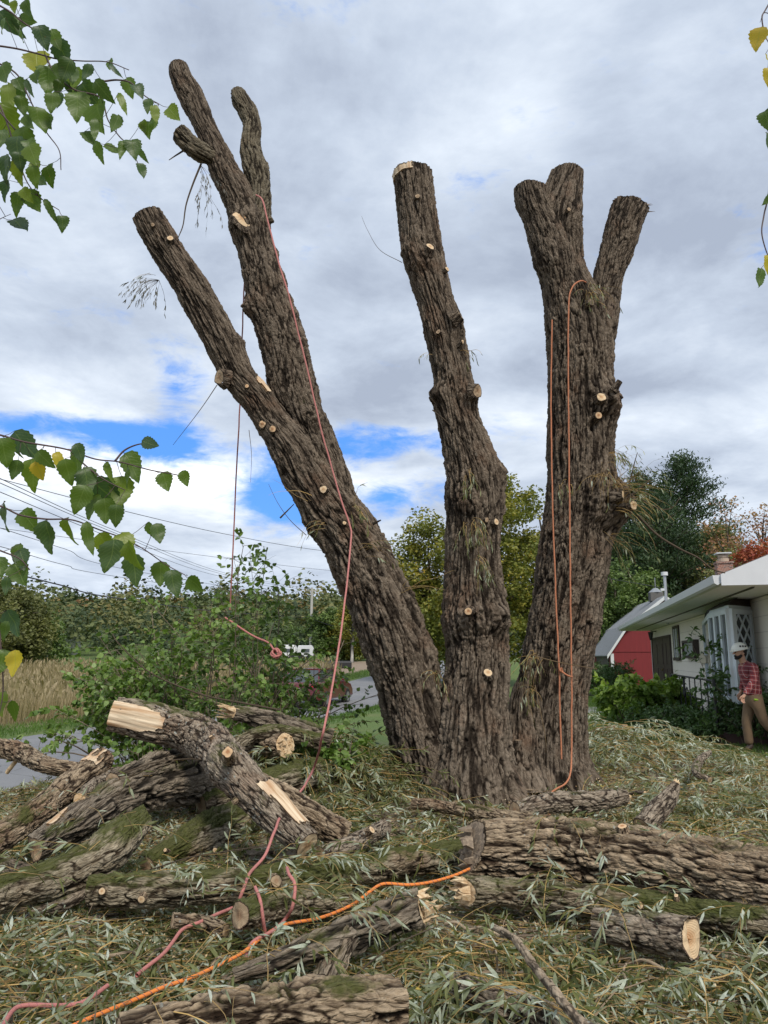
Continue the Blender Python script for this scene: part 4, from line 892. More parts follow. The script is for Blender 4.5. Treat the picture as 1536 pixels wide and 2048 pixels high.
heap("brush_heap", "brush stuffed under the splintered grey log beside the bush", [(-1.4, 8.5, 0.55), (-0.8, 8.6, 0.4)], rng, 170, 4200, (0.3, 0.8), (0.0, 0.8), hgt=0.2)
heap("brush_heap", "willow shoots lying under the raised end of the forked log", [(-2.6, 6.3, 0.4), (-1.7, 5.9, 0.35), (-3.0, 5.6, 0.3)], rng, 150, 4000, (0.3, 0.7), (0.1, 0.9), hgt=0.16)
heap("brush_heap", "long orange shoots and leaves heaped below the mossy log at right", [(0.9, 4.3, 0.45), (1.6, 4.2, 0.35), (0.3, 4.4, 0.3)], rng, 190, 3600, (0.3, 0.8), (0.05, 0.9), hgt=0.14)
heap("brush_heap", "fine willow shoots spread over the bottom left corner", [(-1.7, 4.2, 0.5), (-0.8, 4.1, 0.45)], rng, 150, 3000, (0.3, 0.8), (0.1, 0.9), hgt=0.07)
heap("brush_heap", "willow shoots piled against the middle logs near the pink rope", [(-0.5, 5.5, 0.35), (0.1, 5.9, 0.4), (0.4, 6.5, 0.4)], rng, 190, 4500, (0.3, 0.8), (0.1, 0.92), hgt=0.14)
heap("brush_heap", "brown and yellow twiggy litter heap in front of the worker", [(5.2, 9.4, 0.8), (4.4, 9.2, 0.6)], rng, 260, 2600, (0.4, 1.0), (0.3, 1.0), hgt=0.2)

# shoots caught on the logs (they lie on top of them)
def on_log(L, n, nl, name, label, rng, f0=0.1, f1=0.9, Lr=(0.25, 0.5)):
    i = rng.integers(int(f0 * L['N']), int(f1 * L['N']), n); j0 = np.argsort(-L['radial'][..., 2], axis=1)
    j = np.array([j0[a, rng.integers(0, max(2, L['M'] // 4))] for a in i]); P = L['V'][i, j] + L['radial'][i, j] * 0.01
    D = unit(L['radial'][i, j] * 0.25 + rand_dirs(rng, n, -0.2, 0.3) + np.array([0, -0.3, 0])); polys = grow(P, D, rng.uniform(*Lr, n), 7, rng, 0.5, 0.12)
    c = P.mean(0); e = empty(name, c); tag(e, label, "twigs", "willow twigs caught on the logs")
    V, Fs, ti = tw(polys, 0.0022, rng); mesh_obj("shoots", V, Fs, M_ytwig, e, False, {'tint': ti})
    V, Fs, ti = shoot_leaves(polys, nl, rng, (0.055, 0.1), 0.16, 'lance', 0.7, 0.2, 0.2, (0, 0.5), (0.1, 0.93), 0.5); mesh_obj("leaves", V, Fs, M_wleaf, e, False, {'tint': ti})
on_log(LA, 16, 120, "caught_twigs", "few leafy twigs hanging over the thick felled trunk", rng)
on_log(LB, 34, 330, "caught_twigs", "leafy twigs draped over the mossy log under the felled trunk", rng)
on_log(LG, 44, 420, "caught_twigs", "leafy twigs draped over the long mossy log in the middle", rng)
on_log(LE, 18, 150, "caught_twigs", "leafy twigs lying on the grey weathered split log", rng)
on_log(LD, 8, 50, "caught_twigs", "few leaves on the very large bottom log", rng)
on_log(LK, 12, 100, "caught_twigs", "grey green leafy twigs over the thick mossy curved log", rng)
on_log(LJ, 18, 140, "caught_twigs", "leafy twigs over the twisted old log at the left", rng)
on_log(LF, 26, 300, "caught_twigs", "leafy twigs covering the dark log at the bottom edge", rng)
on_log(LH, 14, 120, "caught_twigs", "leafy twigs over the log with the tan oval cut", rng)
on_log(LC, 8, 60, "caught_twigs", "leafy twigs over the left end of the short grey log", rng, 0.0, 0.4)

# ------------------------------------------------------------------ short cut sticks with pale ends
sticks = [(232 * 0 + 820, 1668, 9, 5), (816, 1690, 7, 5), (740, 1662, 6, 5), (548, 1705, 5, 9), (900, 1775, 4, 8), (430, 1700, 6, 10), (1105, 1870, 3, 5), (505, 1885, 3, 4), (330, 1700, 5, 7), (690, 1735, 4, 5), (1462, 1640, 5, 6), (560, 1980, 4, 4), (870, 1900, 4, 4), (610, 1640, 4, 6), (1215, 1530, 6, 9), (1290, 1585, 5, 7), (1010, 1905, 4, 5), (130, 1850, 5, 8), (300, 1930, 3, 4), (1450, 1960, 3, 4)]
for k, (u, v, hw, _) in enumerate(sticks):
    p = G(u, v, 0.0); z = H1(p[0], p[1]) + 0.04; p = G(u, v, z); a = rng.uniform(0, 2 * np.pi); L_ = rng.uniform(0.18, 0.42); d = np.array([math.cos(a), abs(math.sin(a)) * 0.9, 0.05])
    r = hw * 0.75 * depth(p) / F; q = p + d * L_; q[2] = H1(q[0], q[1]) + 0.04
    e = empty("cut_stick", p); tag(e, "short cut willow stick with a pale sawn end lying in the leaf litter", "stick", "short cut sticks in the litter")
    Lb = limb(np.array([p, (p + q) / 2 + [0, 0, 0.01], q]), np.array([r, r, r * 0.8]), 0.006, 0.004, 300 + k, BARK_SMALL); limb_obj("bark", Lb, M_loggrey if k % 2 else M_log, e)
    cap("cut_face", Lb, 's', M_cut, e, 0.002, seed=k)
# long thin bare branches arching over the debris
arcs = [("long thin bare branch rising left out of the log pile toward the bush", [(560, 1420, 8.6), (480, 1405, 8.6), (400, 1388, 8.7), (300, 1345, 8.8), (240, 1290, 8.9), (225, 1268, 9)], .012),
        ("thin curved shoot crossing over the twisted old log", [(250, 1545, .72), (310, 1525, .78), (380, 1518, .8), (440, 1525, .75)], .007),
        ("straight grey twig lying on litter at the left", [(10, 1978, .04), (100, 1945, .06), (190, 1922, .07)], .005),
        ("thin forked twig across the litter right of the smooth stick", [(1390, 1940, .1), (1300, 1895, .12), (1225, 1870, .13), (1140, 1848, .14)], .006),
        ("pale twig standing in the litter right of centre", [(962, 2035, .05), (960, 1990, .1), (958, 1955, .15)], .004),
        ("thin dark twig over the road beside the split hollow log", [(178, 1508, .72), (150, 1492, .8), (117, 1480, .86)], .008),
        ("grey arched shoot over the mossy log at right", [(1085, 1800, .2), (1120, 1815, .22), (1200, 1800, .22), (1290, 1840, .18)], .005),
        ("long pale twig lying across the grass by the curled branch", [(1240, 1555, .15), (1290, 1568, .15), (1330, 1580, .12)], .01),
        ("arching shoot above the long mossy log", [(300, 1740, .3), (380, 1715, .4), (470, 1700, .42), (560, 1688, .35)], .005),
        ("slanting bare twig between the split log and the felled trunk", [(700, 1965, .06), (740, 1925, .14), (800, 1885, .2), (880, 1850, .22)], .006)]
for lb, pp, r in arcs:
    P = catmull(np.array([G(u, v, z) if z < 3 else W(u, v, z) for u, v, z in pp]), 8); o = MB().tube(P, np.linspace(r, r * 0.45, len(P)), 6).build("bare_twig", M_twig, None, True); tag(o, lb, "twig", "bare twigs on the debris")

# broken branches with side twigs, half sunk in the litter
rb = np.random.default_rng(404)
for k, (u, v) in enumerate([(120, 1920), (330, 1885), (420, 1985), (600, 1900), (760, 1950), (890, 1850), (1010, 1960), (1120, 1910), (1260, 1980), (1400, 1995), (1470, 1915), (760, 1700), (860, 1690), (660, 1830), (1330, 1560), (1450, 1520), (1230, 1620), (1480, 1620), (700, 1560), (1290, 1500)]):
    p = G(u, v, 0.05); a = rb.uniform(0, 2 * np.pi); L_ = rb.uniform(0.4, 0.95); r = rb.uniform(0.006, 0.013)
    n = 9; x, y, aa = p[0], p[1], a; P = []
    for i in range(n): P.append([x, y, H1(x, y) + 0.045 + 0.07 * math.sin(3.1 * i / n) * rb.random()]); aa += rb.normal(0, .22); x += math.cos(aa) * L_ / n; y += math.sin(aa) * L_ / n
    P = np.array(P); e = empty("broken_branch", P[0]); tag(e, "thin broken brown willow branch with side twigs lying in the leaf litter", "branch", "broken branches in the litter")
    Lb = limb(P, np.linspace(r, r * .45, n), 0.008, 0.004, 500 + k, BARK_SMALL | dict(amp=.0012)); limb_obj("bark", Lb, M_twig, e); cap("cut_face", Lb, 's', M_cut, e, .001, seed=k)
    S = grow(P[[2, 3, 4, 5, 6, 7]], rand_dirs(rb, 6, 0, .5), rb.uniform(.12, .32, 6), 7, rb, .5, .15); V, Fs, ti = tw(S, r * .3, rb); mesh_obj("side_twigs", V, Fs, M_btwig, e, False, {'tint': ti})

# ------------------------------------------------------------------ sprouts hanging on the willow
def sprouts(spots, rng, nm="sprouts", tint=(0.05, 0.8), m=M_wleaf, r0=0.0028):
    """spots: (u, v, n, L, dir, spread, leaves per shoot, droop)"""
    for (u, v, n, L, d, spread, lf, dr) in spots:
        f = front(u, v, 14); p = f[0] if f is not None else W(u, v, 9.0)
        D = unit(np.array(d, float) + rng.normal(0, spread, (n, 3))); P = p + rng.normal(0, 0.04, (n, 3))
        polys = grow(P, D, L * rng.uniform(0.5, 1.15, n), 8, rng, dr, 0.13); V, Fs, ti = tw(polys, r0, rng); A = [(V, Fs, ti, 1)]
        if lf: V, Fs, ti = shoot_leaves(polys, int(n * lf), rng, (0.05, 0.1), 0.15, 'lance', 0.55, 0.3, 0.9, (0, 0.4), tint, 0.5); A.append((V, Fs, ti, 0))
        V, Fs, ti, mi = stack(A); mesh_obj(nm, V, Fs, [m, M_ytwig], willow, False, {'tint': ti}, mi)
sprouts([(720, 1000, 9, 0.45, (0.5, -0.6, -0.1), 0.4, 9, 1.0), (735, 1090, 5, 0.5, (0.9, -0.2, 0.3), 0.3, 3, 0.8), (640, 1060, 5, 0.45, (-0.8, -0.4, 0.0), 0.3, 4, 1.2), (620, 1010, 3, 0.5, (-1, -0.2, 0.5), 0.25, 0, 0.3),
         (925, 950, 7, 0.4, (0, -1, -0.3), 0.3, 7, 1.5), (930, 1060, 16, 0.45, (0, -1, -0.2), 0.5, 8, 1.5), (960, 1110, 12, 0.4, (0.3, -1, -0.2), 0.5, 7, 1.5),
         (1245, 960, 34, 0.6, (0.9, -0.3, 0.5), 0.5, 2.5, 0.3), (1230, 900, 16, 0.5, (0.8, -0.4, 0.4), 0.4, 5, 1.0), (1250, 1000, 26, 0.75, (0.8, -0.5, 0.3), 0.45, 3, 0.8), (1215, 940, 26, 0.5, (-0.3, -1, 0.2), 0.5, 1, 1.2),
         (1120, 960, 7, 0.35, (-0.2, -1, 0.2), 0.5, 3, 1.4), (1190, 580, 22, 0.5, (0.3, -0.9, 0.3), 0.45, 3, 1.2), (1060, 1300, 14, 0.6, (-0.5, -0.8, 0.2), 0.45, 5, 0.9), (1050, 1370, 12, 0.45, (-0.2, -1, 0.2), 0.5, 3, 1.1),
         (880, 1340, 12, 0.35, (0.2, -0.8, 0.5), 0.5, 3, 0.7), (825, 1170, 7, 0.6, (0.7, -0.4, 0.7), 0.35, 2, 0.5), (300, 552, 4, 0.3, (-1, -0.2, 0.2), 0.2, 2, 0.6), (1235, 1085, 16, 0.6, (0.8, -0.2, -0.2), 0.4, 4, 0.9), (935, 700, 4, 0.3, (0.9, -0.3, 0), 0.3, 5, 1.4), (855, 720, 2, 0.25, (-0.9, -0.3, 0), 0.2, 4, 1.2)], rng)
# grey dry sprays seen against the sky
M_dry = leaf_mat("dry_grey_leaf", [(0, (0.09, 0.085, 0.07)), (1, (0.26, 0.26, 0.23))], 0.6, 0.1)
for (u, v, us, vs_, n) in [(318, 560, -85, 10, 12), (318, 560, -60, 55, 7), (405, 370, 15, 75, 7), (400, 330, 38, 60, 6)]:
    p = W(u, v, 8.9); q = W(u + us, v + vs_, 8.8); polys = grow(np.repeat(p[None], n, 0), unit(q - p) + rng.normal(0, 0.28, (n, 3)), np.linalg.norm(q - p) * rng.uniform(0.6, 1.1, n), 8, rng, 0.6, 0.12)
    V, Fs, ti = tw(polys, 0.0022, rng, tint=np.zeros(n)); V2, F2, t2 = shoot_leaves(polys, n * 10, rng, (0.04, 0.08), 0.17, 'lance', 0.5, 0.3, 0.7, (0, 0.3), (0, 1))
    V, Fs, ti, mi = stack([(V, Fs, ti, 1), (V2, F2, t2, 0)]); mesh_obj("dry_sprouts", V, Fs, [M_dry, M_btwig], willow, False, {'tint': ti}, mi)
def wire_twig(pts, r, m, parent=willow, name="twig", leaves_=()):
    P = catmull(np.array([W(*q) for q in pts]), 8); mb = MB().tube(P, np.linspace(r, r * 0.4, len(P)), 5); mb.build(name, m, parent, True)
wire_twig([(402, 328, 8.9), (385, 370, 8.85), (372, 410, 8.8), (366, 450, 8.75), (356, 476, 8.7)], 0.014, M_twig)
wire_twig([(366, 302, 8.9), (350, 312, 8.85), (338, 320, 8.8)], 0.013, M_twig)
wire_twig([(1275, 1030, 9.3), (1315, 1070, 9.0), (1360, 1098, 8.8), (1395, 1115, 8.7), (1425, 1138, 8.6), (1450, 1146, 8.6)], 0.017, M_twig)
wire_twig([(1240, 1010, 9.4), (1300, 960, 9.3)], 0.022, M_twig); wire_twig([(1255, 985, 9.4), (1268, 930, 9.3), (1275, 905, 9.3)], 0.01, M_twig)
wire_twig([(1285, 1000, 9.3), (1320, 1018, 9.1), (1345, 1015, 9.1), (1360, 995, 9.1)], 0.009, M_twig); wire_twig([(745, 1048, 8.8), (762, 1040, 8.8)], 0.02, M_barkhi)
wire_twig([(560, 1036, 8.9), (588, 1008, 8.9)], 0.012, M_twig); wire_twig([(434, 770, 8.7), (400, 820, 8.7), (346, 890, 8.7)], 0.006, M_twig)
wire_twig([(804, 525, 8.9), (760, 500, 8.9), (735, 460, 8.9), (723, 432, 8.9)], 0.004, M_btwig); wire_twig([(498, 860, 8.8), (503, 910, 8.8), (501, 965, 8.8)], 0.004, M_btwig)
wire_twig([(612, 1070, 8.9), (580, 1040, 8.9), (555, 1005, 8.9), (537, 968, 8.9)], 0.005, M_btwig)
wire_twig([(865, 820, 8.5), (900, 850, 8.4), (935, 900, 8.4), (965, 960, 8.4), (972, 990, 8.4)], 0.007, M_twig); wire_twig([(1070, 1370, 9.0), (1090, 1470, 8.9), (1092, 1505, 8.9)], 0.006, M_ytwig)
wire_twig([(1062, 1310, 9.0), (1120, 1325, 8.9), (1195, 1338, 8.8)], 0.007, M_ytwig)

# ------------------------------------------------------------------ ropes
def rope_mat(name, a, bcol, scale=1.0):
    m, t, b = mat(name); s_ = t.attr('len'); th = t.attr('ang')
    ph = t.math('SINE', t.math('ADD', t.math('MULTIPLY', s_, 800.0 * scale), t.math('MULTIPLY', th, 2.0)))
    fl = t.math('SINE', t.math('SUBTRACT', t.math('MULTIPLY', s_, 170.0 * scale), t.math('MULTIPLY', th, 1.0)))
    c = t.mix(t.maprange(ph, -0.4, 0.8), [x * 0.86 for x in a], a); c = t.mix(t.maprange(t.noise(t.obj(), 14, 4), .5, .75, 0, .4), c, (.20, .13, .09)); c = t.mix(t.maprange(fl, 0.86, 0.97, 0, 0.85), c, bcol)
    t.put(b.inputs['Base Color'], c); b.inputs['Roughness'].default_value = 0.8; t.l.new(t.bump(ph, 0.15, 0.001), b.inputs['Normal']); return m
M_pink = rope_mat("pink_rope_braid", (0.50, 0.19, 0.165), (0.34, 0.12, 0.13)); M_orange = rope_mat("orange_rope_braid", (0.80, 0.24, 0.045), (0.16, 0.07, 0.09)); M_dorange = rope_mat("faded_orange_rope_braid", (0.50, 0.19, 0.09), (0.3, 0.12, 0.08))
def rope(name, label, strands, r, m, knots=(), sag=True):
    Vs = []; Fq = []; ln = []; an = []; off = 0; sides = 8
    for P in strands:
        Pc, s = resample(catmull(P, 10), 0.02); Pc = Pc + 0.003 * np.stack([vn(Pc * 6 + k * 9.1, k) for k in range(3)], -1)
        T = np.gradient(Pc, axis=0); T /= np.linalg.norm(T, axis=1)[:, None]; B1, B2 = frames(T); a = np.arange(sides) / sides * 2 * np.pi
        V = Pc[:, None, :] + r * (np.cos(a)[None, :, None] * B1[:, None, :] + np.sin(a)[None, :, None] * B2[:, None, :]); N = len(Pc)
        i, j = np.meshgrid(np.arange(N - 1), np.arange(sides), indexing='ij'); j2 = (j + 1) % sides
        Fq.append(np.stack([i * sides + j, i * sides + j2, (i + 1) * sides + j2, (i + 1) * sides + j], -1).reshape(-1, 4) + off); Vs.append(V.reshape(-1, 3)); ln.append(np.repeat(s, sides)); an.append(np.tile(a, N)); off += N * sides
    o = mesh_obj(name, np.vstack(Vs), [np.vstack(Fq)], m, None, True, {'len': np.concatenate(ln), 'ang': np.concatenate(an)}); tag(o, label, "rope"); return o
def knot(c, r, n=3, R_=0.035, seed=0):
    rg = np.random.default_rng(seed); outp = []
    for k in range(n):
        ax = rand_dirs(rg, 1)[0]; a = unit(np.cross(ax, [0.2, 0.5, 1])); b_ = np.cross(ax, a); th = np.linspace(0, 2 * np.pi, 10)
        outp.append(c + R_ * rg.uniform(0.6, 1.1) * (np.cos(th)[:, None] * a + np.sin(th)[:, None] * b_))
    return outp
def wpts(L): return np.array([W(*q) for q in L])
def gpts(L): return np.array([G(q[0], q[1], q[2] + 0.035) for q in L])
main = wpts([(512, 390, 8.8), (525, 400, 8.62), (535, 440, 8.55), (556, 520, 8.45), (580, 600, 8.4), (600, 680, 8.4), (615, 740, 8.4), (640, 850, 8.4), (662, 930, 8.4), (682, 1000, 8.35), (700, 1050, 8.3), (702, 1080, 8.2), (690, 1200, 7.7), (675, 1310, 7.1), (660, 1400, 6.7), (645, 1470, 6.4)])
low = gpts([(628, 1535, .62), (600, 1585, .5), (566, 1625, .46), (548, 1665, .42), (530, 1710, .33), (500, 1745, .28), (488, 1775, .27), (480, 1797, .22)])
rope("pink_rope", "faded pink climbing rope from the fork of the leaning stem down over the forked log", [np.vstack([main, low])], 0.0098, M_pink)
rope("pink_rope", "tail of pink rope snaking over the litter in the lower left corner", [gpts([(505, 1825, .1), (480, 1812, .12), (450, 1822, .12), (400, 1845, .1), (362, 1862, .09), (330, 1905, .08), (275, 1950, .07)]), gpts([(215, 1970, .06), (180, 1995, .06), (150, 2008, .06), (100, 2010, .06), (50, 2010, .06), (25, 2022, .06), (-5, 2070, .06)])], 0.0098, M_pink)
rope("pink_rope", "short loops of pink rope over the mossy log in the middle", [gpts([(574, 1735, .34), (578, 1748, .34), (590, 1770, .3), (585, 1815, .2), (570, 1840, .12), (545, 1862, .1), (510, 1880, .09), (495, 1900, .05), (492, 1918, .04)]), gpts([(510, 1774, .29), (520, 1800, .26), (526, 1835, .18), (530, 1862, .1)])], 0.0098, M_pink)
rope("thin_rope", "thin pinkish rope hanging straight behind the leaning stem into the bush", [wpts([(492, 545, 9.35), (487, 600, 9.35), (480, 800, 9.5), (472, 960, 9.6), (465, 1120, 9.7), (460, 1220, 9.8)])], 0.009, M_pink)
rope("pink_rope", "knotted pink rope end tied round a branch in the bush", [wpts([(450, 1235, 9.6), (500, 1268, 9.5), (535, 1285, 9.3), (548, 1300, 9.2)])] + knot(W(552, 1307, 9.2), 0.01, 4, 0.06, 3), 0.012, M_pink)
rope("orange_rope", "orange rope looped through the crotch of the right stem, knotted and trailing to the logs",
     [wpts([(1176, 566, 9.3), (1160, 562, 9.12), (1143, 578, 9.06), (1137, 620, 9.04), (1137, 800, 9.04), (1139, 1000, 9.04), (1141, 1200, 9.0), (1143, 1350, 8.98), (1143, 1500, 8.9), (1141, 1545, 8.75), (1132, 1566, 8.6), (1112, 1578, 8.4), (1102, 1590, 8.2), (1098, 1640, 7.8)]),
      wpts([(1104, 640, 9.2), (1102, 800, 9.2), (1105, 1000, 9.12), (1112, 1200, 9.05), (1118, 1335, 8.98), (1119, 1400, 8.96), (1123, 1518, 8.9)]), wpts([(1122, 1342, 8.94), (1134, 1350, 8.93), (1145, 1354, 8.95)])] + knot(W(1122, 1340, 8.95), 0.01, 3, 0.03, 8), 0.0098, M_dorange)
rope("orange_rope", "bright orange rope running over the litter from the bottom left to the felled trunk",
     [gpts([(90, 2075, .05), (200, 2028, .06), (300, 1985, .06), (400, 1948, .06), (480, 1908, .07), (530, 1870, .09), (570, 1850, .10), (640, 1836, .11), (700, 1812, .13), (740, 1783, .16), (768, 1768, .19), (820, 1770, .18), (870, 1762, .17), (910, 1750, .18), (945, 1735, .2)])], 0.0095, M_orange)
# ------------------------------------------------------------------ leafy bush between the debris and the road
M_bleaf = leaf_mat("bush_leaf", [(0, (0.045, 0.085, 0.016)), (0.4, (0.105, 0.185, 0.034)), (0.75, (0.19, 0.29, 0.06)), (0.93, (0.32, 0.42, 0.2)), (1.0, (0.30, 0.32, 0.06))], 0.45, 0.25)
M_brown = twig_simple("grey_brown_stem", (0.09, 0.065, 0.045), (0.27, 0.21, 0.15))
def bush(name, label, base, radius, nst, Lst, rng, ntw, Ltw, nlf, leafL, ratio, lm, tint=(0, 1), kind='ovate', lean=(0, 0, 0), r0=0.011, spread=0.6, cat="bush", group=None, droop=0.35, tw_t=0.35):
    e = empty(name, base); tag(e, label, cat, group)
    a = rng.uniform(0, 2 * np.pi, nst); r = radius * rng.random(nst) ** 0.5; base = np.array(base)
    P = base + np.stack([np.cos(a) * r, np.sin(a) * r, np.zeros(nst) - 0.05], 1)
    D = np.stack([np.cos(a) * spread * rng.random(nst), np.sin(a) * spread * rng.random(nst), np.ones(nst)], 1) + np.array(lean)
    S = grow(P, unit(D), rng.uniform(*Lst, nst), 10, rng, droop, 0.10)
    V, Fs, ti = tw(S, r0, rng, 5); mesh_obj("stems", V, Fs, M_brown, e, True, {'tint': ti})
    idx = rng.integers(0, nst, ntw); t0 = tw_t + (1 - tw_t) * rng.random(ntw); p0, T0 = on_polys(S, idx, t0)
    TW = grow(p0, unit(T0 * 0.6 + rand_dirs(rng, ntw, -0.5, 0.8)), rng.uniform(*Ltw, ntw), 7, rng, 0.3, 0.16)
    V, Fs, ti = tw(TW, r0 * 0.32, rng); mesh_obj("twigs", V, Fs, M_brown, e, False, {'tint': ti})
    V, Fs, ti = shoot_leaves(TW, nlf, rng, leafL, ratio, kind, 0.8, 0.15, 0.3, (0, 0.45), tint, 0.55); mesh_obj("leaves", V, Fs, lm, e, False, {'tint': ti}); return e
rng = np.random.default_rng(7)
def gb(u, v): p = G(u, v, 0); return (p[0], p[1], H1(p[0], p[1]))
bush("leafy_bush", "tall leafy green bush with grey stems beside the road, behind the log pile", (-2.15, 10.3, 0), 0.6, 56, (1.5, 2.5), rng, 860, (0.25, 0.55), 6600, (0.055, 0.085), 0.72, M_bleaf, (0.0, 0.95), spread=0.75)
bush("leafy_bush", "broad left half of the green bush hanging out over the road", (-2.8, 10.3, 0), 0.4, 36, (1.0, 1.85), rng, 420, (0.2, 0.45), 3700, (0.06, 0.09), 0.75, M_bleaf, (0.1, 1.0), lean=(-0.42, 0, 0), spread=0.45, droop=0.3, tw_t=0.66)
bush("leafy_bush", "sparse tall shoots with round leaves above the bush by the hanging rope", (-1.75, 10.1, 0), 0.3, 9, (2.5, 3.1), rng, 130, (0.25, 0.5), 620, (0.06, 0.085), 0.8, M_bleaf, (0.2, 0.95), spread=0.16, droop=0.1, tw_t=0.6)
bush("leafy_bush", "low bushy growth with long leaves between the green bush and the leaning stem", (-1.35, 10.0, 0.05), 0.36, 34, (0.7, 1.35), rng, 420, (0.2, 0.45), 3600, (0.06, 0.1), 0.3, M_bleaf, (0.1, 1.0), 'lance', spread=0.6)
bush("leafy_bush", "clump of broad dark leaves behind the forked log", (-2.5, 9.5, 0.0), 0.6, 30, (0.5, 1.0), rng, 260, (0.2, 0.45), 1800, (0.06, 0.095), 0.7, M_bleaf, (0.0, 0.8), spread=0.7)
bush("leafy_bush", "broad leaved green seedlings among the brush right of the forked log", gb(640, 1620), 0.5, 26, (0.15, 0.4), rng, 160, (0.1, 0.25), 900, (0.06, 0.1), 0.8, M_bleaf, (0.1, 0.9), spread=0.9)
# dead slender stems standing in the bush
for k, (x, y, n) in enumerate([(-1.75, 10.3, 70)]):
    e = empty("dead_stems", (x, y, 0)); tag(e, "thicket of bare reddish brown stems inside the lower bush", "dead stems")
    P = np.array([x, y, 0]) + rng.normal(0, 1, (n, 3)) * [0.5, 0.35, 0]; S = grow(P, unit(rng.normal(0, 0.15, (n, 3)) + [0, 0, 1]), rng.uniform(0.8, 1.7, n), 6, rng, 0.0, 0.06); V, Fs, ti = tw(S, 0.007, rng, 4)
    mesh_obj("stems", V, Fs, twig_simple("red_brown_stem", (0.10, 0.06, 0.045), (0.30, 0.20, 0.15)), e, False, {'tint': ti})

# ------------------------------------------------------------------ trees further off
def crown_mat(name, lo, mid_, hi, extra=None):
    st = [(0, lo), (0.5, mid_), (0.93, hi), (1.0, extra or hi)]
    return leaf_mat(name, st, 0.6, 0.18)
C_yel = crown_mat("yellow_green_foliage", (0.10, 0.13, 0.022), (0.21, 0.225, 0.038), (0.40, 0.33, 0.05), (0.70, 0.45, 0.04))
C_grn = crown_mat("green_foliage", (0.045, 0.08, 0.02), (0.10, 0.165, 0.04), (0.19, 0.26, 0.07))
C_pine = crown_mat("pine_foliage", (0.014, 0.036, 0.014), (0.035, 0.072, 0.028), (0.085, 0.13, 0.05))
C_red = crown_mat("red_foliage", (0.16, 0.03, 0.02), (0.32, 0.06, 0.035), (0.45, 0.16, 0.06))
C_pink = crown_mat("thin_russet_foliage", (0.20, 0.10, 0.06), (0.40, 0.20, 0.11), (0.5, 0.36, 0.16))
C_olive = crown_mat("olive_foliage", (0.08, 0.095, 0.03), (0.155, 0.17, 0.055), (0.24, 0.25, 0.09))
M_trunk = bark_mat("tree_trunk_bark", (0.06, 0.05, 0.035), (0.13, 0.11, 0.085), (0.24, 0.21, 0.17), moss=0.1, lichen=0.2, red=0.1)
M_birchbark = bark_mat("birch_bark", (0.10, 0.09, 0.08), (0.45, 0.43, 0.39), (0.65, 0.63, 0.58), moss=0.0, lichen=0.1, red=0.0)
def tree(name, label, x, y, h, blobs, nleaf, lsz, m, rng, trunk_r=0.2, tm=None, nclump=90, csz=0.8, lean=0.0, stems_=1, cat="tree", group=None, limbs=26, z0=None, first=0.25):
    """blobs: ellipsoids (dx, dy, z, rx, ry, rz) of the crown; leaves grouped in clumps around limb tips"""
    z0 = H1(x, y) if z0 is None else z0; e = empty(name, (x, y, z0)); tag(e, label, cat, group); tm = tm or M_trunk
    B = np.array(blobs, float); vol = B[:, 3] * B[:, 4] * B[:, 5]; k = rng.choice(len(B), nclump, p=vol / vol.sum())
    d = rand_dirs(rng, nclump); rr = rng.random(nclump) ** 0.42
    C = np.array([x, y, z0]) + B[k, :3] + d * B[k, 3:] * rr[:, None]
    polys = []; top = np.array([x + lean, y, z0 + h * 0.86])
    for s_ in range(stems_):
        o_ = rng.normal(0, 0.25, 3) * (stems_ > 1) * [1, 1, 0]; b0 = np.array([x, y, z0 - 0.1]) + o_; t1 = top + o_ * 4
        f = np.linspace(0, 1, 8)[:, None]; polys.append(b0 * (1 - f) + t1 * f + rng.normal(0, 0.1, (8, 3)) * [1, 1, 0] * f)
    polys = np.array(polys); R = trunk_r * rng.uniform(0.8, 1.1, len(polys))[:, None] * np.linspace(1.15, 0.18, 8)[None]
    V, Fq, _ = tubes(polys, R, 9); A = [(V, [Fq], 0, 0)]
    ci = rng.choice(nclump, min(limbs, nclump), replace=False); lp = []
    for q in ci:
        f = np.clip((C[q, 2] - z0) / (h * 0.9) - 0.18, first * 0.6, 0.9); s0 = polys[rng.integers(0, len(polys))]; st, _ = on_polys(s0[None], np.array([0]), np.array([f])); st = st[0]
        g = np.linspace(0, 1, 8)[:, None]; lp.append(st * (1 - g) + C[q] * g + np.array([0, 0, 1]) * (np.sin(np.pi * g) * 0.12 * np.linalg.norm(C[q] - st)))
    lp = np.array(lp); V2, F2, _ = tubes(lp, np.full(len(lp), trunk_r * 0.28)[:, None] * np.linspace(1, 0.2, 8)[None], 5); A.append((V2, [F2], 0, 0))
    V, Fs, ti, mi = stack(A); nV = len(V); hh = 0.5 + 0.5 * vn(V * 9, 2)
    mesh_obj("trunk", V, Fs, tm, e, True, {'bco': V * 1.0, 'h': hh, 'up': np.zeros(nV)})
    q = rng.integers(0, nclump, nleaf); sz = csz * rng.uniform(0.6, 1.3, nclump)
    off = rand_dirs(rng, nleaf) * (rng.random(nleaf) ** 0.45)[:, None] * sz[q][:, None] * [1, 1, 0.7]
    P = C[q] + off; L_ = lsz * rng.uniform(0.6, 1.4, nleaf); ct = rng.random(nclump)
    V, Fs, li = leaves(P, rand_dirs(rng, nleaf, -0.8, 0.4), rand_dirs(rng, nleaf, 0, 1), L_, L_ * rng.uniform(0.5, 0.9, nleaf), rng.uniform(-0.3, 0.3, nleaf), rng, 'quad')
    tn = np.clip(0.55 * ct[q] + 0.45 * rng.random(nleaf), 0, 1) ** 1.05; mesh_obj("crown", V, Fs, m, e, False, {'tint': tn[li]}); return e
def at(u, d): r = ray(u, 1315); return r[0] / r[1] * d, d
rng = np.random.default_rng(21)
def zt(v, d): return W(768, v, d)[2]
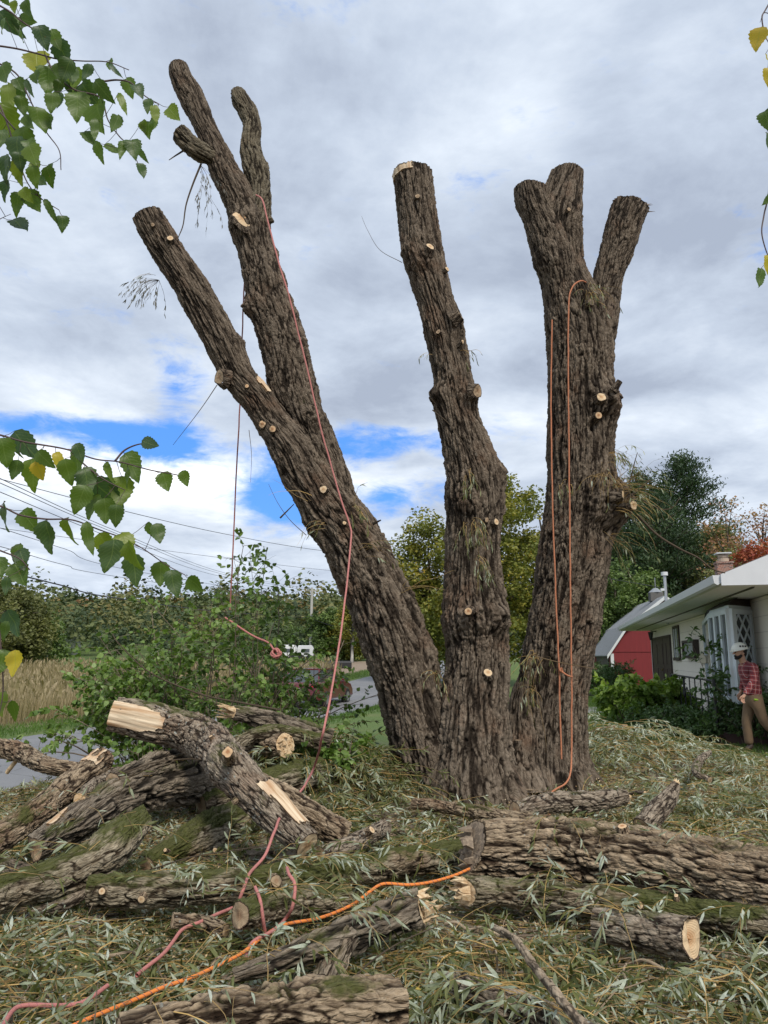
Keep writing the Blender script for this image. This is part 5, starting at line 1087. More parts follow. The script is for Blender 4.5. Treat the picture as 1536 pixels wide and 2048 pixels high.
# yellowing trees behind the willow
x, y = at(985, 40); hh = zt(935, 40)
tree("yellowing_tree", "tall yellowing broadleaf tree seen between the middle and right willow stems", x, y, hh, [(0.0, 0, hh * 0.72, 2.3, 2.2, hh * 0.28), (-0.8, 0, hh * 0.40, 3.0, 2.6, hh * 0.3), (1.4, 0, hh * 0.8, 1.3, 1.4, 1.9), (1.4, 0, hh * .45, 2.4, 2, hh * .3)], 26000, 0.17, C_yel, rng, 0.22, nclump=190, csz=0.85)
x, y = at(860, 43); hh = zt(1015, 43)
tree("yellowing_tree", "rounder yellow green tree showing left of the middle willow stem", x, y, hh, [(0, 0, hh * 0.62, 2.0, 2.0, hh * 0.34), (-0.2, 0, hh * 0.35, 2.2, 2, hh * 0.25)], 18000, 0.17, C_yel, rng, 0.2, nclump=130, csz=0.8)
x, y = at(1090, 42); hh = zt(975, 42)
tree("yellowing_tree", "yellowing tree mostly hidden behind the right willow stem", x, y, hh, [(0, 0, hh * 0.6, 1.7, 1.8, hh * 0.36), (0, 0, hh * 0.3, 2.2, 2, hh * 0.25)], 15000, 0.17, C_yel, rng, 0.2, nclump=110, csz=0.8)
# right: maple, pines, reds
x, y = at(1235, 52); hh = zt(1120, 52)
tree("green_maple", "rounded mid green tree behind the red barn", x, y, hh, [(0, 0, hh * 0.6, 3.2, 3, hh * 0.38), (-0.6, 0, hh * 0.32, 3.0, 2.5, hh * 0.3)], 24000, 0.2, C_grn, rng, 0.25, nclump=150, csz=0.95)
def pine(label, u, d, vtop, wid, rng, n=24000, m=None, narrow=1.0, name="pine_tree", lsz=0.26):
    x, y = at(u, d); z0 = H1(x, y); hh = zt(vtop, d) - z0; e = empty(name, (x, y, z0)); tag(e, label, "tree")
    top = np.array([x + rng.normal(0, 0.3), y, z0 + hh]); f = np.linspace(0, 1, 8)[:, None]; tr = np.array([x, y, z0]) * (1 - f) + top * f
    nb = 125; hf = 0.12 + 0.86 * np.sort(rng.random(nb)); prof = wid * (1 - hf ** 2.2) * (0.55 + 0.6 * rng.random(nb)) + 0.4
    a = rng.uniform(0, 2 * np.pi, nb); st = np.array([x, y, z0]) * (1 - hf[:, None]) + top * hf[:, None]; dirv = np.stack([np.cos(a), np.sin(a), rng.uniform(0.05, 0.5, nb)], 1)
    br = grow(st, dirv, prof, 7, rng, -0.15, 0.05); V, Fq, _ = tubes(tr[None], (0.3 * np.linspace(1, .12, 8))[None], 9); V2, F2, _ = tubes(br, np.full(nb, .06)[:, None] * np.linspace(1, .3, 7)[None], 4)
    V, Fs, ti, mi = stack([(V, [Fq], 0, 0), (V2, [F2], 0, 0)]); mesh_obj("trunk", V, Fs, M_trunk, e, True, {'bco': V, 'h': np.full(len(V), .6), 'up': np.zeros(len(V))})
    q = rng.choice(nb, n, p=prof / prof.sum()); tt = rng.random(n) ** 0.6; P, T = on_polys(br, q, tt); wv = (0.22 + 0.30 * tt)[:, None]
    P = P + rng.normal(0, 1, (n, 3)) * wv * [1.0, 1.0, 0.6]; D = unit(T * 0.6 + rand_dirs(rng, n, 0.0, 0.9)); L_ = lsz * rng.uniform(0.6, 1.4, n)
    V, Fs, li = leaves(P, D, rand_dirs(rng, n, 0, 1), L_, L_ * 0.35, rng.uniform(-.2, .2, n), rng, 'quad'); cb = rng.random(nb); mesh_obj("crown", V, Fs, m or C_pine, e, False, {'tint': np.clip(.6 * cb[q] + .4 * rng.random(n), 0, 1)[li]}); return e
pine("tallest dark pine with an open ragged top above the house roof", 1390, 62, 905, 5.4, rng, 40000)
pine("dark pine to the left of the tallest one, behind the right stem's broken stubs", 1305, 60, 940, 4.8, rng, 36000)
pine("lower dark pine farthest left behind the green maple", 1240, 66, 1010, 4.6, rng, 24000)
pine("dark pine directly behind the house mast", 1345, 56, 990, 4.4, rng, 28000)
pine("olive toned conifer right of the tallest pine, behind the chimney", 1445, 56, 1050, 3.2, rng, 18000, C_olive)
x, y = at(1475, 50); hh = zt(975, 50)
tree("russet_tree", "thin leaved pinkish russet tree right of the pines", x, y, hh, [(0, 0, hh * 0.66, 2.1, 2, hh * 0.34), (0.6, 0, hh * 0.4, 2.4, 2, hh * 0.2)], 2600, 0.16, C_pink, rng, 0.13, nclump=70, csz=0.7, limbs=60)
x, y = at(1545, 46); hh = zt(1000, 46)
tree("russet_tree", "thin russet tree at the right edge of the picture", x, y, hh, [(0, 0, hh * 0.62, 2.2, 2, hh * 0.36)], 2400, 0.16, C_pink, rng, 0.13, nclump=70, csz=0.7, limbs=60)
x, y = at(1535, 40); hh = zt(1075, 40)
tree("red_maple", "deep red tree low at the right edge above the roof", x, y, hh, [(0, 0, hh * 0.7, 1.5, 1.5, hh * 0.26)], 6500, 0.16, C_red, rng, 0.12, nclump=50, csz=0.6)
x, y = at(1500, 44); hh = zt(1085, 44)
tree("olive_tree", "olive green tree just behind the chimney", x, y, hh, [(0, 0, hh * 0.6, 2.4, 2, hh * 0.36)], 14000, 0.17, C_olive, rng, 0.15, nclump=80, csz=0.8)
# left edge and beyond the road
for (u, d, vt, wd, m, n, lb) in [(20, 62, 1150, 4.2, C_olive, 20000, "pale olive willow tree at the left edge beyond the reeds"), (-70, 55, 1120, 4.2, C_olive, 14000, "olive tree cut off by the left edge"), (70, 70, 1215, 3.4, C_grn, 12000, "small green tree in front of the white building"),
                              (700, 84, 1222, 3.6, C_yel, 12000, "yellow green tree by the road bend left of the leaning stem"), (655, 84, 1215, 3.2, C_grn, 12000, "green tree just right of the utility pole"), (756, 92, 1240, 3.6, C_yel, 9000, "yellow tree partly behind the leaning stem"),
                              (545, 96, 1235, 4.2, C_grn, 9000, "green tree left of the utility pole behind the trailers")]:
    x, y = at(u, d); z0 = H1(x, y); hh = zt(vt, d) - z0
    tree("roadside_tree", lb, x, y, hh, [(0, 0, hh * 0.6, wd * .7, wd * .7, hh * 0.36), (0.3, 0, hh * 0.3, wd * .8, wd * .7, hh * 0.22)], n, 0.26, m, rng, 0.2, nclump=90, csz=1.0)
x, y = at(704, 78)
tree("birch_tree", "white trunked birch with yellow leaves beside the bare field", x, y, zt(1205, 78) - H1(x, y), [(0, 0, 4.4, 1.6, 1.5, 2.2)], 6500, 0.2, C_yel, rng, 0.16, M_birchbark, 50, 0.7)

# ------------------------------------------------------------------ wooded hills (one far-off mass)
rng = np.random.default_rng(99); n = 3000
a = rng.uniform(-0.72, 0.72, n); r = 72 + 290 * rng.random(n) ** 0.75; X = np.sin(a) * r; Y = np.cos(a) * r
tq, sq = ts(X, Y); k = (Y > 64) & ~((tq > -31) & (tq < T_NEAR + 2) & (sq < 105)) & ~((X > -3) & (Y < 95)) & ~((np.abs(X / Y + 0.44) < 0.05) & (Y < 106)); X, Y = X[k], Y[k]; n = len(X)
Zb = H(X, Y); hh = rng.uniform(5, 9.5, n) * sstep(20, 150, np.hypot(X, Y)) * np.where(rng.random(n) < 0.12, 1.55, 1); rw_ = hh * rng.uniform(0.28, 0.42, n); per = 95
q = np.repeat(np.arange(n), per); d = rand_dirs(rng, len(q), -0.5, 1.0)
P = np.stack([X[q], Y[q], Zb[q] + hh[q] * 0.58], 1) + d * np.stack([rw_[q], rw_[q], hh[q] * 0.44], 1) * rng.uniform(0.7, 1.08, len(q))[:, None]
L_ = rng.uniform(0.6, 1.3, len(q)) * np.hypot(X, Y)[q] / 170; V, Fs, li = leaves(P, rand_dirs(rng, len(q), -0.6, 0.6), unit(d + rand_dirs(rng, len(q)) * 0.5), L_, L_ * 0.75, rng.uniform(-.2, .4, len(q)), rng, 'quad')
tone = rng.random(n); sp_ = fbm(np.stack([X / 60, Y / 60, X * 0], -1), 4, 2); tone = np.clip(tone * 0.75 + 0.12 + 0.25 * sp_ - 0.12 + 0.35 * sstep(250, 330, np.hypot(X, Y)), 0, 1); tl = np.clip(tone[q] + rng.normal(0, 0.05, len(q)), 0, 1)
M_wood = leaf_mat("autumn_woodland", [(0, (0.045, 0.07, 0.035)), (0.25, (0.08, 0.11, 0.045)), (0.5, (0.13, 0.155, 0.06)), (0.68, (0.18, 0.18, 0.07)), (0.8, (0.20, 0.15, 0.05)), (0.92, (0.22, 0.11, 0.05)), (1.0, (0.24, 0.075, 0.045))], 0.85, 0.1)
tag(mesh_obj("woodland", V, Fs, M_wood, None, False, {'tint': tl[li]}), kind="stuff")

# ------------------------------------------------------------------ reeds, verge and lawn grass
rng = np.random.default_rng(5)
def blades(n, t0, t1, s0, s1, hr, wd, m, name, cond=None, lean=0.18, tint=(0, 1), pw=1.0, curl=0.25):
    tq = rng.uniform(t0, t1, n); sq = s0 + (s1 - s0) * rng.random(n) ** pw; X, Y = xy(tq, sq)
    if cond is not None: k = cond(X, Y); X, Y = X[k], Y[k]
    n = len(X); P = np.stack([X, Y, H(X, Y)], 1); D = unit(np.array([0, 0, 1.0]) + rng.normal(0, lean, (n, 3))); L_ = rng.uniform(*hr, n)
    V, Fs, li = leaves(P, D, rand_dirs(rng, n, -.2, .2), L_, np.full(n, wd) * rng.uniform(.6, 1.3, n), rng.uniform(0, curl, n), rng); pt = 0.5 + 0.5 * vn(np.stack([X * .5, Y * .5, X * 0], 1), 9)
    ti = tint[0] + (tint[1] - tint[0]) * np.clip(0.5 * rng.random(n) + 0.5 * pt, 0, 1); return V, Fs, ti[li], P, D, L_
M_reed = leaf_mat("dry_reed", [(0, (0.12, 0.13, 0.045)), (0.25, (0.24, 0.20, 0.10)), (0.6, (0.40, 0.32, 0.20)), (1.0, (0.60, 0.52, 0.34))], 0.8, 0.2)
inv = lambda X, Y: (np.abs(X) < 0.62 * Y + 3) & (Y > 4)
V, Fs, ti, P, D, L_ = blades(46000, -44, T_FAR - 2.3, 6, 50, (0.7, 1.3), 0.028, M_reed, "reeds", inv, 0.10)
V2, F2, t2, *_ = blades(16000, -42, T_FAR - 1.9, 6, 50, (0.5, 1.0), 0.03, M_reed, "reeds", inv, 0.2, (0, 0.5))
n = 7000; q = rng.choice(len(P), n, replace=False); tipp = P[q] + D[q] * L_[q][:, None] * 0.9; Lt = rng.uniform(0.2, 0.38, n); V3, F3, li = leaves(tipp, unit(D[q] + rng.normal(0, .25, (n, 3))), rand_dirs(rng, n, -.3, .3), Lt, Lt * 0.28, np.full(n, .3), rng)
V, Fs, ti, mi = stack([(V, Fs, ti, 0), (V2, F2, t2, 0), (V3, F3, (0.25 + 0.35 * rng.random(n))[li], 0)]); tag(mesh_obj("reeds", V, Fs, M_reed, None, False, {'tint': ti}), kind="stuff")
M_grass = leaf_mat("lawn_grass", [(0, (0.035, 0.075, 0.012)), (0.5, (0.08, 0.16, 0.025)), (1.0, (0.17, 0.25, 0.06))], 0.6, 0.25)
V, Fs, ti, *_ = blades(22000, T_FAR - 2.2, T_FAR - 0.05, 4, 60, (0.05, 0.22), 0.014, M_grass, "g", inv, 0.35, pw=1.4)
V2, F2, t2, *_ = blades(5000, T_NEAR + 0.1, T_NEAR + 2.2, 13, 34, (0.05, 0.18), 0.014, M_grass, "g", None, 0.35, (0, .8))
X = rng.uniform(2.2, 8.5, 60000); Y = 11.2 + 22 * rng.random(60000) ** 1.4; n = len(X); P = np.stack([X, Y, H(X, Y)], 1); L_ = rng.uniform(0.03, 0.09, n)
V3, F3, li = leaves(P, unit(np.array([0, 0, 1.]) + rng.normal(0, .35, (n, 3))), rand_dirs(rng, n, -.2, .2), L_, np.full(n, .012), rng.uniform(0, .5, n), rng); pt = 0.5 + 0.5 * vn(P * [.8, .8, 0], 4)
V, Fs, ti, mi = stack([(V, Fs, ti, 0), (V2, F2, t2, 0), (V3, F3, (0.2 + 0.4 * rng.random(n) + .35 * pt)[li], 0)]); tag(mesh_obj("grass", V, Fs, M_grass, None, False, {'tint': ti}), kind="stuff")

# ------------------------------------------------------------------ shrubs by the house
rng = np.random.default_rng(31)
M_yleaf = leaf_mat("bright_shrub_leaf", [(0, (0.09, 0.16, 0.025)), (0.5, (0.20, 0.31, 0.05)), (1, (0.36, 0.44, 0.11))], 0.5, 0.3)
M_dleaf = leaf_mat("dark_shrub_leaf", [(0, (0.035, 0.07, 0.02)), (0.6, (0.08, 0.155, 0.04)), (1, (0.19, 0.29, 0.09))], 0.5, 0.15)
def gp(u, d, z=None): x, y = at(u, d); return (x, y, H1(x, y) if z is None else z)
bush("bright_shrub", "bright yellow green broad leaved shrub in front of the barn corner", gp(1275, 20), 0.5, 36, (0.7, 1.25), rng, 420, (0.2, 0.45), 4200, (0.12, 0.19), 0.62, M_yleaf, spread=0.8)
bush("bright_shrub", "sprawling yellow green shrub left of the porch steps", gp(1320, 20.5), 0.5, 26, (0.45, 0.8), rng, 300, (0.2, 0.4), 2600, (0.1, 0.17), 0.6, M_yleaf, spread=0.9)
bush("dark_juniper", "dark rounded juniper at the foot of the barn's left wall", gp(1205, 34), 1.0, 46, (0.8, 1.5), rng, 700, (0.2, 0.5), 9000, (0.10, 0.2), 0.22, M_dleaf, kind='lance', spread=0.6)
for k, (u, d, L, lb) in enumerate([(1330, 17.6, .6, "low dark hedge plant under the left end of the porch"), (1375, 16.8, .6, "low dark hedge plant under the middle of the porch"), (1420, 16.0, .7, "dark hedge plant under the bay window"), (1462, 15.3, .8, "dark hedge plant just left of the worker")]):
    bush("hedge_shrub", lb, gp(u, d), 0.55, 34, (L * .5, L), rng, 520, (0.15, 0.35), 6000, (0.05, 0.09), 0.5, M_dleaf, spread=1.0, group="hedge along the house", cat="shrub")
bush("tall_shrub", "tall thin leafy shrub growing up in front of the bay window", gp(1447, 15.9), 0.2, 14, (1.5, 2.15), rng, 130, (0.15, 0.4), 1100, (0.09, 0.14), 0.42, M_dleaf, (0.3, 1), spread=0.22, droop=0.1)
bush("tall_shrub", "dark leafy shrub behind the worker at the right edge", gp(1528, 14.9), 0.35, 26, (1.0, 1.6), rng, 300, (0.2, 0.4), 3800, (0.07, 0.11), 0.45, M_dleaf, (0., .8), spread=0.5)
# ------------------------------------------------------------------ house
e_az = math.radians(12.84); EV = np.array([math.sin(e_az), math.cos(e_az), 0]); NV = np.array([math.cos(e_az), -math.sin(e_az), 0]); UP = np.array([0, 0, 1.0])
x, y = at(1305, 33); C0 = np.array([x, y, 0.0]); ROT = np.stack([EV, NV, UP], axis=1)
def wp(u, v, off=0.0):
    r = ray(u, v); o = np.array([0, 0, CAMZ]); q = C0 - NV * off; k = ((q - o) @ NV) / (r @ NV); p = o + r * k; return float((C0 - p) @ EV), float(p[2])
def hp(s, off, z): return C0 - EV * s - NV * off + UP * z
M_side = None
m, t, b = mat("cream_siding"); o = t.obj(); sx = t.new('ShaderNodeSeparateXYZ'); t.l.new(o, sx.inputs[0])
al = t.math('ADD', t.math('MULTIPLY', sx.outputs[0], float(EV[0])), t.math('MULTIPLY', sx.outputs[1], float(EV[1])))
zf = t.math('FRACT', t.math('DIVIDE', sx.outputs[2], 0.295)); row = t.math('FLOOR', t.math('DIVIDE', sx.outputs[2], 0.295))
jf = t.math('FRACT', t.math('ADD', t.math('DIVIDE', al, 3.66), t.math('MULTIPLY', row, 0.37)))
n_ = t.noise(o, 3, 5); grain = t.noise(t.mapping(o, (6, 6, 1.5)), 22, 4)
c = t.mix(n_, (0.74, 0.69, 0.61), (0.82, 0.77, 0.69)); gap = t.math('MAXIMUM', t.maprange(zf, 0.0, 0.045, 1, 0), t.maprange(jf, 0.0, 0.004, 0.7, 0)); c = t.mix(t.math('MULTIPLY', gap, 0.7), c, (0.16, 0.14, 0.12))
t.put(b.inputs['Base Color'], c); b.inputs['Roughness'].default_value = 0.75; t.l.new(t.bump(t.math('ADD', t.math('MULTIPLY', zf, 1.0), t.math('MULTIPLY', grain, 0.12)), 0.5, 0.012), b.inputs['Normal']); M_side = m
M_white = flat("white_trim", (0.66, 0.68, 0.70), 0.5, var=0.06); M_soff = flat("soffit_paint", (0.80, 0.79, 0.74), 0.7, var=0.07, scale=2)
M_lblue = flat("pale_blue_trim", (0.78, 0.86, 0.92), 0.45, var=0.06); M_dkbrown = flat("dark_brown_paint", (0.05, 0.036, 0.033), 0.6, var=0.25, scale=12, bump=0.3); M_glass, t, b = mat("window_glass")
t.put(b.inputs['Base Color'], (0.055, 0.065, 0.07)); b.inputs['Roughness'].default_value = 0.06; b.inputs['Specular IOR Level'].default_value = 0.8
M_shing = flat("grey_shingles", (0.13, 0.125, 0.12), 0.9, var=0.35, scale=14, bump=0.7); M_conc = flat("concrete", (0.36, 0.35, 0.33), 0.9, var=0.15, scale=5, bump=0.4); M_black = flat("black_iron", (0.02, 0.02, 0.022), 0.5, var=0.2)
LEN = 20.8; WID = 7.5; EZ = 2.74; OFF = 1.15; SL = 0.40
house = empty("bungalow", C0); tag(house, "low cream sided bungalow with a wide white eave at the right edge", "house")
MB().prism([hp(0, 0, -0.3), hp(LEN, 0, -0.3), hp(LEN, -WID, -0.3), hp(0, -WID, -0.3)], [0, 0, EZ - 0.02 + 0.3]).build("wall", M_side, house)
mb = MB(); s0, s1 = -1.0, LEN + 0.55; rz_ = EZ + 0.1 + (OFF + WID / 2) * SL
mb.prism([hp(s0, OFF, EZ + 0.12), hp(s1, OFF, EZ + 0.12), hp(s1, -WID / 2, rz_ + 0.06), hp(s0, -WID / 2, rz_ + 0.06)], [0, 0, 0.07]); mb.prism([hp(s0, -WID - OFF, EZ + 0.12), hp(s0, -WID / 2 - 0.004, rz_ + 0.06), hp(s1, -WID / 2 - 0.004, rz_ + 0.06), hp(s1, -WID - OFF, EZ + 0.12)], [0, 0, 0.07])
roof = mb.build("roof", M_shing, house)
mb = MB(); mb.prism([hp(s0 + .02, OFF - .02, EZ), hp(s1 - .02, OFF - .02, EZ), hp(s1 - .02, -WID - OFF + .02, EZ), hp(s0 + .02, -WID - OFF + .02, EZ)], [0, 0, 0.05]); mb.build("soffit", M_soff, house)
mb = MB(); mb.tube([hp(0.4, OFF - 0.55, EZ - 0.006), hp(s1 - 0.3, OFF - 0.55, EZ - 0.006)], 0.022, 4); mb.build("soffit_vent", M_dkbrown, house)
for (sa, th_) in ((s1, 0.04), (s0, -0.04)):
    MB().prism([hp(sa, OFF, EZ), hp(sa, OFF, EZ + 0.18), hp(sa, -WID / 2, rz_ + 0.10), hp(sa, -WID - OFF, EZ + 0.18), hp(sa, -WID - OFF, EZ)], -EV * th_).build("gable", M_white, house)
g = [(0, 0), (0.0, -0.13), (0.05, -0.16), (0.10, -0.13), (0.12, 0.0)]
mb = MB(); mb.prism([hp(s0, OFF + a, EZ + 0.17 + b_) for a, b_ in g], -EV * (s1 - s0)); mb.build("gutter", M_white, house)
# chimney, service mast, vent pipe
def from_px(u, v, s_off): return None
def roofz(off): return EZ + 0.19 + (OFF - off) * SL
sc_, _z = wp(1450, 1165, -1.9)
m, t, b = mat("chimney_brick"); o = t.obj(); br = t.new('ShaderNodeTexBrick'); t.l.new(t.mapping(o, (1, 1, 1), rot=(math.radians(90), 0, e_az)), br.inputs[0]); br.inputs['Scale'].default_value = 4.6; br.inputs['Color1'].default_value = (0.33, 0.13, 0.085, 1); br.inputs['Color2'].default_value = (0.12, 0.075, 0.07, 1); br.inputs['Mortar'].default_value = (0.42, 0.37, 0.32, 1); br.inputs['Mortar Size'].default_value = 0.02
t.put(b.inputs['Base Color'], t.mix(t.maprange(t.noise(o, 8, 4), .4, .7, 0, .5), br.outputs[0], (0.38, 0.24, 0.18))); b.inputs['Roughness'].default_value = .9; M_brick = m
d_c = depth(hp(sc_, -1.9, 3)); wpx = 30 * d_c / F; topz = W(1450, 1128, hp(sc_, -1.9, 0)[1])[2]; cc = hp(sc_, -1.9, 0)
ch = MB().box(cc + UP * (2.8 + topz) / 2, (wpx, wpx, topz - 2.8), ROT).box(cc + UP * (topz + 0.03), (wpx * 1.12, wpx * 1.12, 0.07), ROT).build("chimney", M_brick, house)
MB().cyl(cc + UP * (topz + 0.12), wpx * 0.36, 0.14).cyl(cc + UP * (topz + 0.26), wpx * 0.33, 0.10).build("chimney_flue", flat("clay_flue", (0.45, 0.36, 0.28), .8), ch)
MB().box(cc + UP * (topz + 0.36), (wpx * 0.95, wpx * 0.95, 0.035), ROT).build("chimney_cap", M_white, ch)
sm, _ = wp(1334, 1225, 0.2); mo = hp(sm, 0.2, 0); mt = W(1329, 1150, mo[1])[2]
MB().tube([mo + UP * 2.7, mo + UP * mt], 0.05, 10).build("service_mast", flat("galvanised", (0.5, 0.52, 0.55), .4, .6), house); MB().cyl(mo + UP * (mt + 0.04), 0.11, 0.12).box(mo + UP * (mt - 0.5) - NV * 0.1, (0.2, 0.12, 0.08), ROT).build("mast_head", M_white, house)
sv_, _ = wp(1395, 1200, -2.2); MB().cyl(hp(sv_, -2.2, roofz(-2.2) + 0.2), 0.05, 0.7).build("vent_pipe", M_black, house)
def wall_rect(u0, v0, u1, v1): (sa, za), (sb, zb) = wp(u0, v0), wp(u1, v1); return sa, za, sb, zb
def slab(mb, sa, sb, za, zb, o0, o1): return mb.prism([hp(sa, o0, za), hp(sb, o0, za), hp(sb, o0, zb), hp(sa, o0, zb)], -NV * (o1 - o0))
# dark entrance doors
sa, _ = wp(1307, 1300); sb, _ = wp(1328, 1300); sc2, _ = wp(1343, 1300); zt_ = 2.28
mb = MB(); slab(mb, sa - .08, sc2 + .08, zt_, zt_ + .1, 0.005, 0.06); slab(mb, sa - .08, sa, 0.2, zt_, 0.005, 0.06); slab(mb, sc2, sc2 + .08, 0.2, zt_, 0.005, 0.06); mb.build("door_frame", M_dkbrown, house)
for (a, b_) in ((sa, sb - .05), (sb + .05, sc2)):
    mb = MB(); slab(mb, a, b_, 0.22, zt_, 0.003, 0.03)
    for k in range(2):
        for q in range(2): w_ = (b_ - a) / 2; slab(mb, a + w_ * k + .12, a + w_ * (k + 1) - .12, 0.4 + q * .95, 1.2 + q * .9, 0.03, 0.045)
    dr = mb.build("door", flat("brown_door_paint", (0.055, 0.035, 0.036), .5, var=.3), house)
MB().cyl(hp(sb - .25, 0.07, 1.15), 0.04, 0.08, -NV, 10).build("handle", flat("brass", (0.5, 0.4, 0.2), .3, 1), dr)
# corner board
slab(MB(), -0.02, 0.16, 0, EZ, 0.003, 0.03).build("corner_board", M_white, house)
# narrow window
s1_, z1_, s2_, z2_ = wall_rect(1347, 1258, 1363, 1316)
z2_ = wp(1355, 1315)[1]; z1_ = wp(1355, 1256)[1]
mb = MB(); slab(mb, s1_, s2_, z1_, z1_ + .08, .004, .05); slab(mb, s1_, s2_, z2_ - .1, z2_, .004, .08); slab(mb, s1_, s1_ + .09, z2_, z1_, .004, .05); slab(mb, s2_ - .09, s2_, z2_, z1_, .004, .05); win = mb.build("window", M_dkbrown, house)
mb = MB(); smid = (s1_ + s2_) / 2
for a in (s1_ + .1, smid - .05, s2_ - .2): slab(mb, a, a + .1, z2_ + .01, z1_ - .01, .006, .035)
mb.build("sash", M_white, win); slab(MB(), s1_ + .09, s2_ - .09, z2_, z1_, .004, .016).build("pane", M_glass, win)
# boxed air conditioner
s1_, _ = wp(1375, 1300); s2_, _ = wp(1399, 1300); z1_ = wp(1387, 1285)[1]; z2_ = wp(1387, 1312)[1]
mb = MB(); slab(mb, s1_, s2_, z1_, z1_ + .07, .004, .16); slab(mb, s1_, s2_, z2_ - .07, z2_, .004, .16); slab(mb, s1_, s1_ + .12, z2_, z1_, .004, .16); slab(mb, s2_ - .12, s2_, z2_, z1_, .004, .16); ac = mb.build("air_conditioner", M_dkbrown, house)
mb = MB(); slab(mb, s1_ + .13, s2_ - .13, z2_ + .01, z1_ - .01, .006, .1)
for k in range(7): slab(mb, s1_ + .2, s2_ - .2, z2_ + .03 + k * .05, z2_ + .05 + k * .05, .1, .115)
mb.build("grille", flat("grey_grille", (0.35, 0.37, 0.38), .5), ac)
# lantern, mailbox like bird box
sl, _ = wp(1313, 1270); zl = wp(1313, 1271)[1]; mb = MB(); mb.tube([hp(sl, 0, zl + .16), hp(sl, .22, zl + .18)], .02, 6); mb.tube([hp(sl, .22, zl + .14), hp(sl, .22, zl - .18)], [.11, .05], 6); mb.build("porch_lantern", M_black, house)
s1_, _ = wp(1402, 1320); s2_, _ = wp(1420, 1320); z1_ = wp(1411, 1308)[1]; z2_ = wp(1411, 1326)[1]
mb = MB(); mb.prism([hp(s1_, .01, z2_), hp(s2_, .01, z2_), hp(s2_, .01, z1_ - .1), hp((s1_ + s2_) / 2, .01, z1_ + .04), hp(s1_, .01, z1_ - .1)], -NV * .09); mb.build("mail_holder", flat("faded_wood", (0.52, 0.47, 0.36), .8), house)
# bay window
OB = 0.55
sA, _ = wp(1413, 1300); sB, _ = wp(1426, 1300, OB); sC, _ = wp(1464, 1300, OB); sD, _ = wp(1509, 1300)
zT = wp(1440, 1222, OB)[1]; zB = 0.72; zT = min(zT, 2.62)
plan = [(sA, 0), (sB, OB), (sC, OB), (sD, 0)]
bay = empty("bay_window", hp(sB, 0, zB)); bay.parent = house; bay.location = Vector(tuple(hp(sB, 0, zB))) - wloc(house)
mb = MB(); mb.prism([hp(s_, o_, zB - .1) for s_, o_ in plan], [0, 0, .12]); mb.prism([hp(s_, o_, 0.25) for s_, o_ in [(sA + .1, 0), (sB + .1, OB - .1), (sC - .1, OB - .1), (sD - .1, 0)]], [0, 0, zB - .36]); mb.prism([hp(s_, o_, zT) for s_, o_ in plan], [0, 0, .07]); mb.build("frame", M_lblue, bay)
mb = MB(); tp_ = [hp(s_, o_ * 1.12, zT + .07) for s_, o_ in plan]; tq_ = [hp(sA + .3, 0, zT + .36), hp(sB + .3, .1, zT + .36), hp(sC - .1, .1, zT + .36), hp(sD - .1, 0, zT + .36)]; mb.hexa(tp_ + tq_); mb.build("hood", M_dkbrown, bay)
def panel(A, B_, npan, diamond=False):
    mbf = MB(); mbg = MB(); A = np.array(A); B_ = np.array(B_); T = unit(B_ - A); Nn = np.cross(T, UP); Ls = np.linalg.norm(B_ - A)
    if Nn @ ((A + B_) / 2 - hp((sA + sD) / 2, -0.2, 0)) < 0: Nn = -Nn
    for k in range(npan):
        a = A + T * Ls * k / npan; b_ = A + T * Ls * (k + 1) / npan; wv = Ls / npan; fr = 0.15 if diamond else 0.085
        for q in (a, b_ - T * fr): mbf.prism([q + UP * (zB + .02), q + T * fr + UP * (zB + .02), q + T * fr + UP * zT, q + UP * zT], Nn * .06)
        mbf.prism([a + T * (fr + .002) + UP * (zB + .02), b_ - T * (fr + .002) + UP * (zB + .02), b_ - T * (fr + .002) + UP * (zB + .14), a + T * (fr + .002) + UP * (zB + .14)], Nn * .055)
        mbf.prism([a + T * (fr + .002) + UP * (zT - .1), b_ - T * (fr + .002) + UP * (zT - .1), b_ - T * (fr + .002) + UP * (zT - .001), a + T * (fr + .002) + UP * (zT - .001)], Nn * .055)
        mbg.prism([a + T * fr + UP * (zB + .13), b_ - T * fr + UP * (zB + .13), b_ - T * fr + UP * (zT - .09), a + T * fr + UP * (zT - .09)], Nn * .02)
        if diamond:
            w0, w1 = fr, wv - fr; z0_, z1_ = zB + .14, zT - .1; nn = 2; hh_ = (z1_ - z0_) / 4.5; 
            import itertools
            for sgn in (1, -1):
                for c0 in np.arange(-8, 8) * hh_:
                    ww = w1 - w0; slope = sgn * hh_ * nn / ww * 1.0; xs = np.linspace(0, ww, 40); zs = z0_ + c0 + slope * xs + (0 if sgn > 0 else hh_ * nn)
                    ok = (zs > z0_) & (zs < z1_)
                    if ok.sum() > 2: i0, i1 = np.where(ok)[0][[0, -1]]; mbf.tube([a + T * (w0 + xs[i0]) + UP * zs[i0] + Nn * .028, a + T * (w0 + xs[i1]) + UP * zs[i1] + Nn * .028], 0.02, 4)
    return mbf, mbg
for A, B_, n_, dm in ((hp(sA, .003, 0), hp(sB, OB, 0), 1, False), (hp(sB, OB, 0), hp(sC, OB, 0), 3, False), (hp(sC, OB, 0), hp(sD, .003, 0), 1, True)):
    f1_, g1_ = panel(A, B_, n_, dm); so = f1_.build("sash", M_lblue, bay); g1_.build("pane", M_glass, bay)
